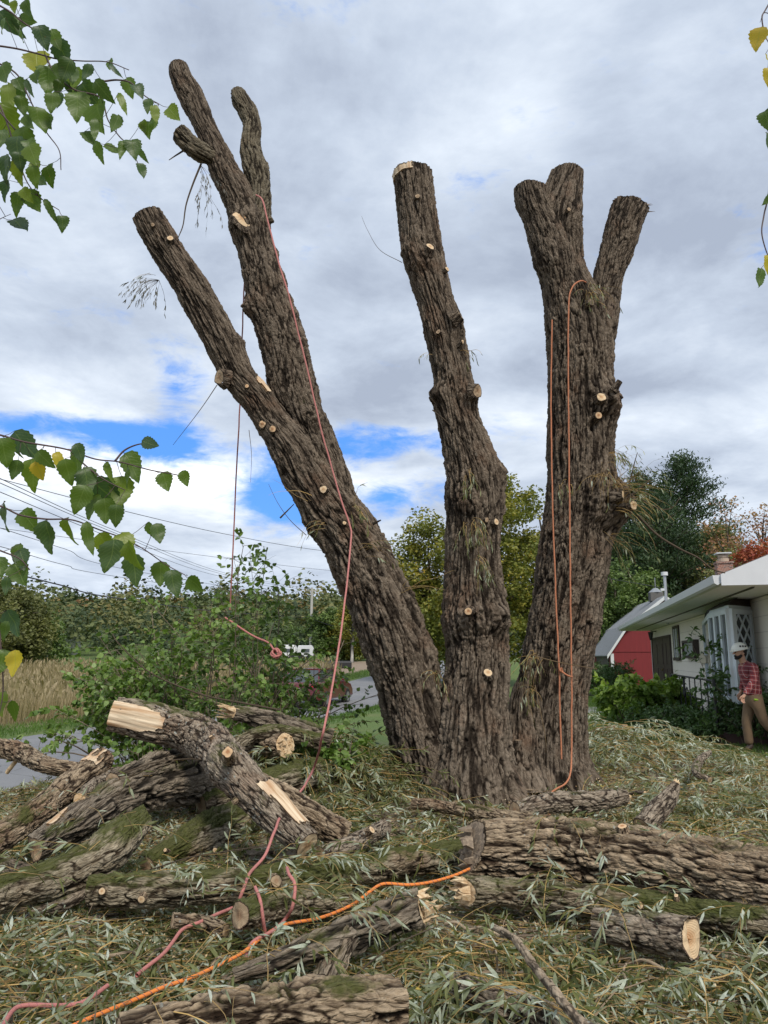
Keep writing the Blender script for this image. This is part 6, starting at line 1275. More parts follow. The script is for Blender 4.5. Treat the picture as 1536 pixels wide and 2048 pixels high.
# porch slab and iron railing
sp0, _ = wp(1347, 1390, .9); sp1, _ = wp(1432, 1390, .9)
MB().prism([hp(sp0 - 3.2, .01, 0), hp(sp1, .01, 0), hp(sp1, 1.0, 0), hp(sp0 - 3.2, 1.0, 0)], [0, 0, 0.2]).build("porch_slab", flat("brown_porch_paint", (0.09, 0.05, 0.045), .7, var=.2), house)
rail = MB(); ro = 0.92; rz0, rz1 = 0.2, 1.16
def rp(s_, z): return hp(s_, ro, z)
rail.tube([rp(sp0, rz1), rp(sp1, rz1)], .022, 6); rail.tube([rp(sp0, .34), rp(sp1, .34)], .018, 6); rail.tube([rp(sp0, .75), rp(sp1, .75)], .01, 5)
nb = 9
for k in range(nb):
    s_ = sp0 + (sp1 - sp0) * k / (nb - 1); thick = .03 if k in (0, 1, nb - 1) else .013; rail.tube([rp(s_, rz0), rp(s_, rz1 + (.03 if thick > .02 else 0))], thick, 6)
s_a, s_b = sp0, sp0 + (sp1 - sp0) / (nb - 1)
for k in range(7):
    for q in range(2):
        c_ = rp(s_a + (s_b - s_a) * (.3 + .4 * q), .42 + k * .11); th = np.linspace(0, 2 * np.pi, 9); rail.tube([c_ + EV * .05 * math.cos(a) * 1.8 + UP * .05 * math.sin(a) for a in th], .010, 4, False)
rail.build("porch_railing", M_black, house)
so, _ = wp(1372, 1333, .9); p = hp(so, .96, 1.0); mb = MB(); mb.prism([p + UP * .13, p - UP * .22 - EV * -.16, p - UP * .30, p - UP * .22 + EV * -.16], -NV * .03); o_ = mb.build("wall_plaque", M_black, None); tag(o_, "small dark pointed plaque hung on the porch railing", "plaque")
# black basket on the porch
sb_, _ = wp(1374, 1380, .5); p = hp(sb_, .5, .2); e_ = empty("basket", p); tag(e_, "black basket with a hoop handle standing on the porch", "basket")
MB().tube([p, p + UP * .3], [.17, .24], 14).build("bowl", M_black, e_); th = np.linspace(0, math.pi, 12); MB().tube([p + UP * (.28 + .34 * math.sin(a)) + EV * .23 * math.cos(a) for a in th], .016, 6).build("handle", M_black, e_)

# ------------------------------------------------------------------ red barn
x, y = at(1337, 42); b_az = math.radians(8); BE = np.array([math.sin(b_az), math.cos(b_az), 0]); BN = np.array([math.cos(b_az), -math.sin(b_az), 0]); BC = np.array([x, y, 0.0])
def bp(l, s_, z): return BC + BN * l + BE * s_ + UP * z
m, t, b = mat("barn_red_boards"); o = t.obj(); sx = t.new('ShaderNodeSeparateXYZ'); t.l.new(o, sx.inputs[0]); al = t.math('ADD', t.math('MULTIPLY', sx.outputs[0], float(BN[0]) + .14), t.math('MULTIPLY', sx.outputs[1], float(BN[1]) + .99))
bf = t.math('FRACT', t.math('DIVIDE', al, 0.3)); c = t.mix(t.noise(t.mapping(o, (4, 4, .4)), 3, 5), (0.15, 0.012, 0.016), (0.22, 0.018, 0.022)); c = t.mix(t.maprange(bf, 0, .06, .6, 0), c, (0.09, .008, .01)); t.put(b.inputs['Base Color'], c); b.inputs['Roughness'].default_value = .7; M_red = m
barn = empty("red_barn", BC); tag(barn, "red gambrel roofed barn with a grey metal roof beside the bungalow", "barn")
prof = [(-3.0, -.2), (-3.0, 1.85), (-2.05, 3.15), (0, 4.72), (2.05, 3.15), (3.0, 1.85), (3.0, -.2)]; BL = 8.0
MB().prism([bp(a, 0, z) for a, z in prof], BE * BL).build("wall", M_red, barn)
M_metal = flat("grey_metal_roof", (0.30, 0.32, 0.34), .45, .35, var=.15, scale=2)
mb = MB(); rp_ = [(-3.22, 1.66), (-2.12, 3.22), (0, 4.84), (2.12, 3.22), (3.22, 1.66)]
for (a, za), (c_, zc) in zip(rp_[:-1], rp_[1:]): mb.prism([bp(a, -.25, za), bp(c_, -.25, zc), bp(c_, -.25, zc + .05), bp(a, -.25, za + .05)], BE * (BL + .5))
for k in range(18):
    s_ = -.2 + k * .48
    for (a, za), (c_, zc) in zip(rp_[:2], rp_[1:3]): mb.tube([bp(a, s_, za + .065), bp(c_, s_, zc + .065)], .018, 4)
rfb = mb.build("roof", M_metal, barn)
mb = MB()
for (a, za), (c_, zc) in zip(rp_[:-1], rp_[1:]): mb.prism([bp(a, -.28, za - .14), bp(c_, -.28, zc - .14), bp(c_, -.28, zc + .06), bp(a, -.28, za + .06)], BE * .03)
mb.box(bp(-2.93, -.02, .85), (.035, .17, 1.9), np.stack([BE, BN, UP], 1)); mb.build("trim", M_white, barn)
mb = MB(); mb.box(bp(0, -.015, 1.92), (.03, 5.6, .06), np.stack([BE, BN, UP], 1)); mb.build("batten", M_red, barn)
mb = MB(); mb.box(bp(0.0, 2.2, 5.0), (.7, .7, .5), np.stack([BE, BN, UP], 1)); cu = mb.build("cupola", M_shing, rfb); MB().tube([bp(0, 2.2, 5.25), bp(0, 2.2, 5.5)], [.42, .12], 8).tube([bp(0, 2.2, 5.4), bp(0, 2.2, 6.1)], .025, 5).build("cupola_cap", M_metal, rfb)
mb = MB(); mb.box(bp(-3.02, 3.2, .95), (5.0, .06, 1.5), np.stack([BE, BN, UP], 1)); mb.build("side_panel", M_dkbrown, barn)  # dark brown panel over most of the barn's left wall

# ------------------------------------------------------------------ utility pole and wires
M_pole = bark_mat("weathered_pole", (0.22, .2, .18), (0.38, .36, .33), (0.5, .48, .44), 0, lichen=0, red=0, bump=.2)
pd_ = 84.0; px0, py0 = at(621, pd_); pz0 = H1(px0, py0); pzt = zt(1175, pd_); ep = empty("utility_pole", (px0, py0, pz0)); tag(ep, "grey wooden utility pole beyond the road bend", "utility pole")
Vn = MB().tube([[px0, py0, pz0], [px0 + .03, py0, pzt]], [.2, .13], 12).build("pole", flat("pole_wood", (0.42, .41, .38), .9, var=.2), ep)
MB().box([px0, py0, pzt - .35], (1.3, .1, .11)).build("crossarm", flat("arm_wood", (0.36, .34, .3), .9), ep); mb = MB()
for k in (-.55, .55): mb.cyl([px0 + k, py0, pzt - .22], .05, .16)
mb.build("insulator", flat("porcelain", (0.6, .6, .58), .3), ep)
M_wire = flat("cable", (0.025, 0.025, 0.03), .6, var=.1)
def wire(lb, pts, r):
    P = catmull(np.array([W(*q) for q in pts]), 10); tag(MB().tube(P, r, 5).build("overhead_wire", M_wire, None, True), lb, "wire", "overhead wires")
wire("topmost of the three close power lines at the left, running to the pole", [(-150, 890, 17), (0, 957, 21), (230, 1061, 34), (450, 1146, 60), (620, 1178, 84)], .012)
wire("middle of the three close power lines at the left", [(-150, 902, 17), (0, 966, 21), (230, 1066, 34), (440, 1147, 60), (620, 1182, 84)], .012)
wire("lowest of the three close power lines at the left", [(-150, 922, 17), (0, 984, 21), (230, 1078, 34), (425, 1149, 60), (620, 1188, 84)], .012)
wire("thick communication cable sagging lowest across the left trees", [(-150, 1098, 17), (0, 1140, 21), (120, 1170, 27), (230, 1196, 34), (430, 1222, 60), (620, 1236, 84)], .024)
wire("wire between the three close lines and the thick cable, upper one", [(-150, 1010, 17), (0, 1056, 21), (130, 1098, 28), (280, 1144, 40), (620, 1200, 84)], .010)
wire("wire between the three close lines and the thick cable, lower one", [(-150, 1062, 17), (0, 1093, 21), (130, 1130, 28), (265, 1158, 38), (620, 1210, 84)], .010)
wire("thin wire crossing high from the left behind the birch leaves to the leaning stem", [(-150, 920, 15), (0, 958, 17), (240, 1020, 21), (450, 1068, 26), (650, 1102, 32), (900, 1128, 45)], .009)
wire("faint wire running level low over the hills to the leaning stem", [(-150, 1030, 35), (0, 1056, 38), (360, 1105, 50), (660, 1141, 64), (900, 1160, 80)], .012)
wire("short service line running right from the pole", [(621, 1237, 84), (660, 1250, 80), (710, 1262, 75), (800, 1275, 70)], .02)
tag(MB().tube(catmull(np.array([[mo[0], mo[1], mt - .45], W(1200, 1156, 34), W(1080, 1150, 38)]), 8), .012, 5).build("overhead_wire", M_wire, None, True), "service wire from the house mast to the left behind the right stem", "wire", "overhead wires")

# ------------------------------------------------------------------ far vehicles and building
def far_box(name, label, cat, u0, u1, v0, v1, d, dep, m, extra=None):
    a, b_ = W(u0, v1, d), W(u1, v0, d); zb = H1((a[0] + b_[0]) / 2, d); e_ = empty(name, ((a[0] + b_[0]) / 2, d, zb)); tag(e_, label, cat); return e_, a, b_, zb
e_, a, b_, zb = far_box("farm_shed", "long pale flat roofed shed between the trees at the far left", "shed", 45, 118, 1270, 1302, 105, 8, M_white)
MB().box([(a[0] + b_[0]) / 2, 109, (zb + b_[2]) / 2 - .5], (b_[0] - a[0], 8, b_[2] - zb + 1)).build("wall", flat("pale_concrete", (0.45, .46, .44), .8, var=.2), e_); MB().box([(a[0] + b_[0]) / 2, 109, b_[2] + .1], (b_[0] - a[0] + .8, 8.8, .2)).build("roof", M_white, e_)
mb = MB()
for k in range(5): mb.box([a[0] + (b_[0] - a[0]) * (k + .5) / 5, 104.98, b_[2] - 1.1], (.8, .06, .9))
mb.build("window", M_glass, e_)
def trailer(lb, u0, u1, vt, d, m, dark=False):
    a, b_ = W(u0, vt, d), W(u1, vt, d); xm = (a[0] + b_[0]) / 2; wv = b_[0] - a[0]; zb = H1(xm, d); e_ = empty("camper_trailer" if not dark else "pickup_truck", (xm, d, zb)); tag(e_, lb, "trailer" if not dark else "truck")
    h_ = max(1.2, a[2] - zb); mb = MB(); mb.prism([[a[0], d - 1, zb + .5], [b_[0], d - 1, zb + .5], [b_[0], d - 1, zb + h_ * .8], [b_[0] - wv * .12, d - 1, zb + h_], [a[0] + wv * .06, d - 1, zb + h_], [a[0], d - 1, zb + h_ * .85]], [0, 2, 0]); mb.build("body", m, e_, bevel=.06)
    MB().box([xm, d - 1.02, zb + h_ * .68], (wv * .5, .05, h_ * .2)).build("window", M_glass, e_)
    for k in (-.25, .25): MB().cyl([xm + wv * k, d - 1.0, zb + .36], .36, .24, (0, 1, 0), 14).build("wheel", M_black, e_)
trailer("white camper trailer parked far off left of the pole", 566, 593, 1290, 80, flat("white_camper_paint", (.75, .76, .77), .35))
trailer("white trailer with a dark window band just behind the pole foot", 597, 629, 1291, 82, flat("white_truck_paint", (.62, .64, .66), .35), True)
x, y = at(676, 66); zq = H1(x, y); tag(MB().box([x, y, zq + .25], (2.3, .8, .5)).tube([[x - 1.1, y, zq + .5], [x + 1.1, y, zq + .5]], .12, 6).build("drain_pipe", M_black, None, bevel=.05), "low dark pile on the bare field in front of the birch", "pipe pile")

# ------------------------------------------------------------------ maroon car on the road
M_car = flat("maroon_car_paint", (0.13, 0.014, 0.02), .3, .2, var=.05, coat=.6); M_tyre = flat("tyre_rubber", (0.018, .018, .018), .85)
cx, cy = xy(-10.5, 27.4); cz = float(roadz(np.array([27.4]))[0]) + .03; caz = A_R; CE = np.array([math.sin(caz), math.cos(caz), 0]); CN = np.array([math.cos(caz), -math.sin(caz), 0])
def cp_(f, l, z): return np.array([cx, cy, cz]) + CE * f + CN * l + UP * z
car = empty("parked_car", (cx, cy, cz)); car.name = "maroon_car"; tag(car, "maroon hatchback seen from behind on the road, half hidden by leaves", "car")
side = [(0.05, .28), (-.02, .5), (0.0, .82), (.18, .95), (1.0, .98), (3.1, .95), (4.0, .82), (4.25, .62), (4.28, .32)]
mb = MB(); n_ = len(side); secs = []
for l, ins in ((-.86, .06), (-.80, 0), (.80, 0), (.86, .06)):
    secs.append([cp_(f + (ins if f < 2 else -ins), l, z - (ins * .6 if z > .6 else -ins * .3)) for f, z in side])
Vc = np.array(secs).reshape(-1, 3); Fc = [(i * n_ + j, i * n_ + (j + 1) % n_, (i + 1) * n_ + (j + 1) % n_, (i + 1) * n_ + j) for i in range(3) for j in range(n_)] + [tuple(range(n_ - 1, -1, -1)), tuple(3 * n_ + j for j in range(n_))]
body = mb.add(Vc, Fc).build("body", M_car, car, bevel=.04)
gb_, gt_ = [(.2, -.74), (3.05, -.74), (3.05, .74), (.2, .74)], [(.75, -.58), (2.3, -.58), (2.3, .58), (.75, .58)]
MB().hexa([cp_(f, l, .93) for f, l in gb_] + [cp_(f, l, 1.40) for f, l in gt_]).build("cabin", M_glass, car, bevel=.03)
MB().prism([cp_(f, l, 1.395) for f, l in gt_], [0, 0, .05]).tube([cp_(.22, -.74, .94), cp_(.76, -.58, 1.41)], .035, 5).tube([cp_(.22, .74, .94), cp_(.76, .58, 1.41)], .035, 5).tube([cp_(3.03, .74, .94), cp_(2.28, .58, 1.41)], .035, 5).tube([cp_(1.6, .74, .94), cp_(1.5, .58, 1.41)], .03, 5).build("roof", M_car, car)
for f in (.82, 3.45):
    for l in (-.78, .78):
        wh = MB().cyl(cp_(f, l, .31), .31, .2, CN, 20).build("wheel", M_tyre, car); MB().cyl(cp_(f, l + .03 * np.sign(l), .31), .19, .17, CN, 12).build("rim", flat("wheel_alloy", (.45, .45, .46), .3, .8), wh)
M_tail = flat("tail_lamp_red", (.45, .02, .02), .2)
for l in (-.66, .66): MB().box(cp_(.03, l, .76), (.06, .26, .15), np.stack([CE, CN, UP], 1)).build("tail_light", M_tail, car)
MB().box(cp_(-.02, 0, .46), (.08, 1.6, .2), np.stack([CE, CN, UP], 1)).build("bumper", M_car, car, bevel=.03); MB().box(cp_(-.01, 0, .68), (.04, .42, .13), np.stack([CE, CN, UP], 1)).build("plate", M_white, car)
MB().box(cp_(2.75, .88, 1.0), (.12, .16, .11), np.stack([CE, CN, UP], 1)).build("mirror", M_car, car, bevel=.02)
# ------------------------------------------------------------------ worker walking left
PD = 13.6; x, y = at(1501, PD); pz = H1(x, y) ; PO = np.array([x, y, 0.02])
def pj(f, s_, z): return PO + np.array([-f, s_, z])
person = empty("person", (x, y, pz)); tag(person, "worker in red plaid shirt, brown trousers and white helmet walking left past the bay window", "person")
def skin(name, chains, m, parent, sub=2):
    """chains: lists of (point, radius); equal points are merged"""
    vs = []; rs = []; es = []; key = {}
    for ch in chains:
        prev = None
        for p, r in ch:
            k = tuple(np.round(p, 4))
            if k not in key: key[k] = len(vs); vs.append(tuple(float(q) for q in p)); rs.append(r)
            if prev is not None: es.append((prev, key[k]))
            prev = key[k]
    me = bpy.data.meshes.new(name); me.from_pydata(vs, es, [])
    o = bpy.data.objects.new(name, me); COL.objects.link(o); me.materials.append(m)
    sk = o.modifiers.new("skin", 'SKIN'); sk.use_smooth_shade = True
    lay = me.skin_vertices[0].data
    for i, r in enumerate(rs):
        rr = r if isinstance(r, tuple) else (r, r); lay[i].radius = rr; lay[i].use_root = (i == 0)
    ss = o.modifiers.new("subdivision", 'SUBSURF'); ss.levels = sub; ss.render_levels = sub
    dg = bpy.context.evaluated_depsgraph_get(); me2 = bpy.data.meshes.new_from_object(o.evaluated_get(dg)); o.modifiers.clear(); o.data = me2
    for p in me2.polygons: p.use_smooth = True
    if parent is not None: o.parent = parent; o.location = -wloc(parent)
    return o
M_skin = flat("skin", (0.52, 0.30, 0.20), .55, var=.08)
m, t, b = mat("red_plaid_flannel"); o = t.obj(); sx = t.new('ShaderNodeSeparateXYZ'); t.l.new(t.mapping(o, (1, 1, 1), rot=(0, -.12, .15)), sx.inputs[0])
def band(c, per, w0, w1, ph=0.0): f = t.math('FRACT', t.math('ADD', t.math('DIVIDE', c, per), ph)); return t.math('MULTIPLY', t.maprange(f, w0, w0 + .03), t.maprange(f, w1, w1 + .03, 1, 0))
ax_ = t.math('ADD', sx.outputs[0], t.math('MULTIPLY', sx.outputs[1], .6)); az_ = sx.outputs[2]
c = t.mix(t.math('MULTIPLY', band(ax_, .075, .5, .85), .6), (0.27, .04, .04), (.08, .018, .03)); c = t.mix(t.math('MULTIPLY', band(az_, .075, .5, .85), .6), c, (.10, .018, .03))
c = t.mix(t.math('MULTIPLY', band(ax_, .075, .12, .18), .6), c, (.72, .66, .64)); c = t.mix(t.math('MULTIPLY', band(az_, .075, .12, .18), .6), c, (.72, .66, .64)); t.put(b.inputs['Base Color'], c); b.inputs['Roughness'].default_value = .9; M_plaid = m
M_pants = flat("brown_work_trousers", (0.18, 0.12, 0.07), .9, var=.35, scale=9, bump=.5); M_boot = flat("leather_boot", (.06, .04, .03), .6); M_hair = flat("black_beard", (.016, .013, .012), .9, var=.3, scale=40, bump=.6)
P_ = pj
neck = P_(.13, 0, 1.50)
def hand(w, k, s_, fw):
    ch = [[(w, .026), (k, (.036, .02))]]
    for q, (a, L_) in enumerate([(-.03, .075), (-.01, .085), (.01, .08), (.028, .065)]):
        b0 = k + np.array([-a * .8, 0, -.012]); b1 = b0 + np.array([-.008, s_ * .004, -L_ * .5]); b2 = b1 + np.array([.014, s_ * .01, -L_ * .42]); ch.append([(k, (.036, .02)), (b0, .010), (b1, .009), (b2, .0075)])
    th = k + np.array([-.036, s_ * -.004, .012]); ch.append([(w, .026), (th, .011), (th + np.array([-.012, 0, -.032]), .009)]); return ch
wr = P_(.27, -.25, .955); kn = P_(.31, -.25, .905); wr2 = P_(.10, .27, .97); kn2 = P_(.13, .27, .915)
hd = P_(.185, 0, 1.60)
body_ch = [[(P_(0, 0, .96), .11), (P_(.03, 0, 1.15), .12), (P_(.08, 0, 1.36), .13), (neck, .058), (P_(.165, 0, 1.57), .062), (P_(.185, 0, 1.64), (.085, .1)), (P_(.185, 0, 1.72), (.08, .092)), (P_(.18, 0, 1.76), .05)],
           [(P_(.08, 0, 1.36), .13), (P_(.07, -.18, 1.42), .055), (P_(.10, -.25, 1.17), .042), (wr, .026)], [(P_(.08, 0, 1.36), .13), (P_(.07, .18, 1.42), .055), (P_(.02, .26, 1.17), .042), (wr2, .026)],
           [(P_(0, 0, .96), .11), (P_(.02, -.07, .86), .07), (P_(-.10, -.10, .50), .055), (P_(-.37, -.10, .22), .035)], [(P_(0, 0, .96), .11), (P_(.02, .07, .86), .07), (P_(.12, .10, .50), .055), (P_(.10, .10, .10), .035)]] + hand(wr, kn, -1, 1) + hand(wr2, kn2, 1, 1)
body_ = skin("body", body_ch, M_skin, person)
skin("shirt", [[(P_(.0, 0, .90), (.165, .15)), (P_(.01, 0, 1.02), (.17, .15)), (P_(.03, 0, 1.18), (.165, .145)), (P_(.07, 0, 1.36), (.175, .145)), (P_(.11, 0, 1.47), (.10, .09)), (P_(.13, 0, 1.52), .068)],
              [(P_(.07, 0, 1.36), (.175, .145)), (P_(.06, -.2, 1.42), .082), (P_(.10, -.255, 1.18), .07), (P_(.25, -.25, .985), .052), (P_(.262, -.25, .965), .045)],
              [(P_(.07, 0, 1.36), (.175, .145)), (P_(.06, .2, 1.42), .082), (P_(.02, .265, 1.18), .07), (P_(.085, .27, 1.0), .052)]], M_plaid, person)
skin("trousers", [[(P_(-.01, 0, 1.04), (.145, .135)), (P_(-.01, 0, .93), (.165, .155))], [(P_(-.01, 0, .93), (.165, .155)), (P_(.0, -.09, .82), .118), (P_(-.09, -.10, .50), .082), (P_(-.20, -.10, .38), .078), (P_(-.36, -.10, .22), .07)], [(P_(-.01, 0, .93), (.165, .155)), (P_(.03, .09, .80), .118), (P_(.12, .10, .50), .085), (P_(.11, .10, .30), .08), (P_(.10, .10, .10), .075)]], M_pants, person)
skin("boot", [[(P_(.07, .10, .14), .055), (P_(.09, .10, .06), .055), (P_(.17, .10, .04), (.05, .04)), (P_(.24, .10, .03), (.042, .03))]], M_boot, person)
skin("boot", [[(P_(-.36, -.10, .24), .05), (P_(-.42, -.10, .16), .05), (P_(-.38, -.10, .09), (.05, .04)), (P_(-.33, -.10, .04), (.042, .03))]], M_boot, person)
skin("belt_cloth", [[(P_(.08, -.148, .875), (.03, .022)), (P_(.0, -.152, .868), (.03, .022))]], flat("lime_cloth", (.25, .42, .03), .8), person)
# face
mb = MB(); mb.tube([P_(.262, 0, 1.672), P_(.295, 0, 1.640), P_(.292, 0, 1.630)], [.008, .017, .012], 8); mb.build("nose", M_skin, person, True)
for s_ in (-1, 1): MB().tube([P_(.262, s_ * .030, 1.668), P_(.272, s_ * .030, 1.668)], [.011, .006], 8).build("eye", M_hair, person); MB().tube([P_(.17, s_ * .078, 1.655), P_(.165, s_ * .094, 1.65), P_(.17, s_ * .086, 1.62)], [.02, .024, .014], 8).build("ear", M_skin, person, True)
skin("beard", [[(P_(.175, -.07, 1.625), .024), (P_(.215, -.058, 1.585), .030), (P_(.255, 0, 1.572), .036), (P_(.215, .058, 1.585), .030), (P_(.175, .07, 1.625), .024)], [(P_(.255, 0, 1.572), .036), (P_(.262, 0, 1.535), .026)]], M_hair, person); skin("moustache", [[(P_(.262, -.035, 1.60), .012), (P_(.275, 0, 1.608), .014), (P_(.262, .035, 1.60), .012)]], M_hair, person, 1)
skin("hair", [[(P_(.15, -.068, 1.69), .032), (P_(.11, -.045, 1.65), .04), (P_(.105, 0, 1.62), .045), (P_(.11, .045, 1.65), .04), (P_(.15, .068, 1.69), .032)]], M_hair, person)
# helmet: dome, brim, ridge
hc = P_(.18, 0, 1.715); tl_ = math.radians(12); Vh = []; Fh = []; nu, nvv = 28, 10
for i in range(nvv + 1):
    ph = (math.pi / 2) * i / nvv
    for j in range(nu):
        th = 2 * math.pi * j / nu; xx = math.cos(th) * math.cos(ph) * .138; yy = math.sin(th) * math.cos(ph) * .112; zz_ = math.sin(ph) * .118 + (.006 if abs(math.sin(th)) < .35 and i > 2 else 0)
        Vh.append(hc + np.array([-(xx * math.cos(tl_) - -zz_ * math.sin(tl_)), yy, zz_ * math.cos(tl_) - xx * math.sin(tl_) * 1.0]))
for i in range(nvv):
    for j in range(nu): Fh.append((i * nu + j, i * nu + (j + 1) % nu, (i + 1) * nu + (j + 1) % nu, (i + 1) * nu + j))
M_helm = flat("helmet_shell", (.80, .81, .72), .35, var=.05, coat=.3)
he = MB().add(Vh, Fh).build("helmet", M_helm, person, True)
br_ = [];
for j in range(nu + 1):
    th = 2 * math.pi * j / nu; ext = 1.04 + (.16 if math.cos(th) > .55 else 0); xx = math.cos(th) * .138 * ext; yy = math.sin(th) * .112 * ext; br_.append(hc + np.array([-(xx * math.cos(tl_)), yy, -xx * math.sin(tl_) - .004]))
MB().tube(br_, .009, 6, False).build("brim", M_helm, he, True)
mb = MB()
for k in range(3): mb.box(hc + np.array([-.03 + .045 * k, -.104, .055]), (.022, .02, .03))
mb.build("helmet_vent", M_black, he)


# ------------------------------------------------------------------ birch branches hanging into the picture, close to the camera
rng = np.random.default_rng(3)
m, t, b = mat("birch_leaf"); tn_ = t.attr('tint'); lv = t.attr('lv', 'Vector'); sx = t.new('ShaderNodeSeparateXYZ'); t.l.new(lv, sx.inputs[0])
c = t.ramp(tn_, [(0, (.045, .085, .055)), (.35, (.055, .10, .022)), (.7, (.09, .15, .018)), (.9, (.17, .22, .02)), (.97, (.45, .36, .03)), (1, (.45, .27, .06))])
vy = t.math('ABSOLUTE', sx.outputs[1]); vein = t.math('FRACT', t.math('ADD', t.math('MULTIPLY', sx.outputs[0], 9.0), t.math('MULTIPLY', vy, -5.0))); vm = t.math('MAXIMUM', t.maprange(vein, 0, .14, 1, 0), t.maprange(vy, .01, .035, 1, 0))
sp = t.maprange(t.noise(lv, 7, 4, .7), .66, .72, 0, .8); c2 = t.mix(t.math('MULTIPLY', vm, .3), c, (.20, .26, .08)); c2 = t.mix(sp, c2, (.16, .09, .03)); t.put(b.inputs['Base Color'], c2); b.inputs['Roughness'].default_value = .45
t.l.new(t.bump(vm, .3, .002), b.inputs['Normal']); tr = t.new('ShaderNodeBsdfTranslucent'); t.l.new(t.mix(1.0, c2, (1.9, 2.1, .6), 'MULTIPLY'), tr.inputs[0]); mx = t.new('ShaderNodeMixShader'); mx.inputs[0].default_value = .4
oo = [n_ for n_ in t.n if n_.type == 'OUTPUT_MATERIAL'][0]; t.l.new(b.outputs[0], mx.inputs[1]); t.l.new(tr.outputs[0], mx.inputs[2]); t.l.new(mx.outputs[0], oo.inputs[0]); M_birch = m
def birch_leaf(p, d, nrm, L_, wd, rng):
    d = unit(d); s_ = unit(np.cross(nrm, d)); n_ = np.cross(d, s_); K = 15; V = []; lvv = []
    cu = rng.uniform(-.15, .45); fo = rng.uniform(0.05, .5); bend = rng.normal(0, .12)
    for i in range(K):
        x_ = i / (K - 1); w_ = (math.sin(math.pi * x_ ** .72) ** .75) * (1 - .35 * x_) * .62 if 0 < i < K - 1 else 0
        ser = 1 + (.11 if i % 2 else -.05)
        for sg in (-1, 0, 1):
            yv = sg * w_ * ser * wd; zv = -cu * x_ * x_ * L_ + fo * abs(yv) + .04 * L_ * math.sin(x_ * 9 + sg)
            V.append(p + d * (x_ * L_) + s_ * (yv + bend * x_ * x_ * L_) + n_ * zv); lvv.append((x_, sg * w_, rng.random() * 0 + p[0] * 9))
    F_ = []
    for i in range(K - 1):
        for k in (0, 1): a = i * 3 + k; F_.append((a, a + 1, a + 4, a + 3))
    return V, F_, lvv
def birch(name, label, twigs, lvs, d0, seed, default=.5, extra=0):
    rng = np.random.default_rng(seed); c = W(twigs[0][0][0], twigs[0][0][1], d0); e_ = empty(name, c); tag(e_, label, "branch", "birch branches hanging close to the camera")
    mb = MB(); tips = []
    for tw_ in twigs:
        P = catmull(np.array([W(u, v, d0 + .0015 * (k * 11 % 7 - 3)) for k, (u, v) in enumerate(tw_)]), 8); r = .0030 if len(tw_) > 3 else .0016; mb.tube(P, np.linspace(r, r * .4, len(P)), 6); tips.append(P)
    AP = np.vstack(tips); V = []; F_ = []; T_ = []; LV = []
    if extra:
        lvs = list(lvs)
        for k in range(extra):
            u_, v_ = lvs[rng.integers(0, len(lvs) - k)][:2] if k == 0 else lvs[rng.integers(0, 40)][:2]; lvs.append((u_ + rng.normal(0, 22), v_ + rng.normal(0, 24), rng.uniform(30, 50), rng.normal(8, 22)))
    for q in lvs:
        u, v, sz, an = q[:4]; tint = q[4] if len(q) > 4 else min(.86, default + rng.uniform(-.35, .35))
        dd = d0 + rng.uniform(-.10, .10); cpt = W(u, v, dd); L_ = sz * dd / F * 1.04; a = math.radians(an); dr = np.array([math.sin(a), rng.uniform(-.35, .35), -math.cos(a)]); base_ = cpt - unit(dr) * L_ * .5
        nr = np.array([rng.normal(0, .55), -1, rng.normal(.1, .35)]); v_, f_, l_ = birch_leaf(base_, dr, nr, L_, L_ * rng.uniform(.56, .74) * (rng.uniform(.35, .8) if rng.random() < .25 else 1), rng)
        off = len(V); V += v_; F_ += [tuple(i + off for i in f) for f in f_]; T_ += [min(1, max(0, tint))] * len(v_); LV += l_
        k = np.argmin(np.linalg.norm(AP - base_, axis=1)); mb.tube([AP[k], (AP[k] + base_) / 2 + [0, 0, -.003], base_], [.0009, .0008, .0007], 4)
    mb.build("twigs", M_btw2, e_, True); mesh_obj("leaves", np.array(V), [np.array(F_)], M_birch, e_, True, {'tint': np.array(T_), 'lv': np.array(LV)}); return e_
M_btw2 = flat("birch_twig", (.075, .045, .04), .6, var=.3, scale=60)
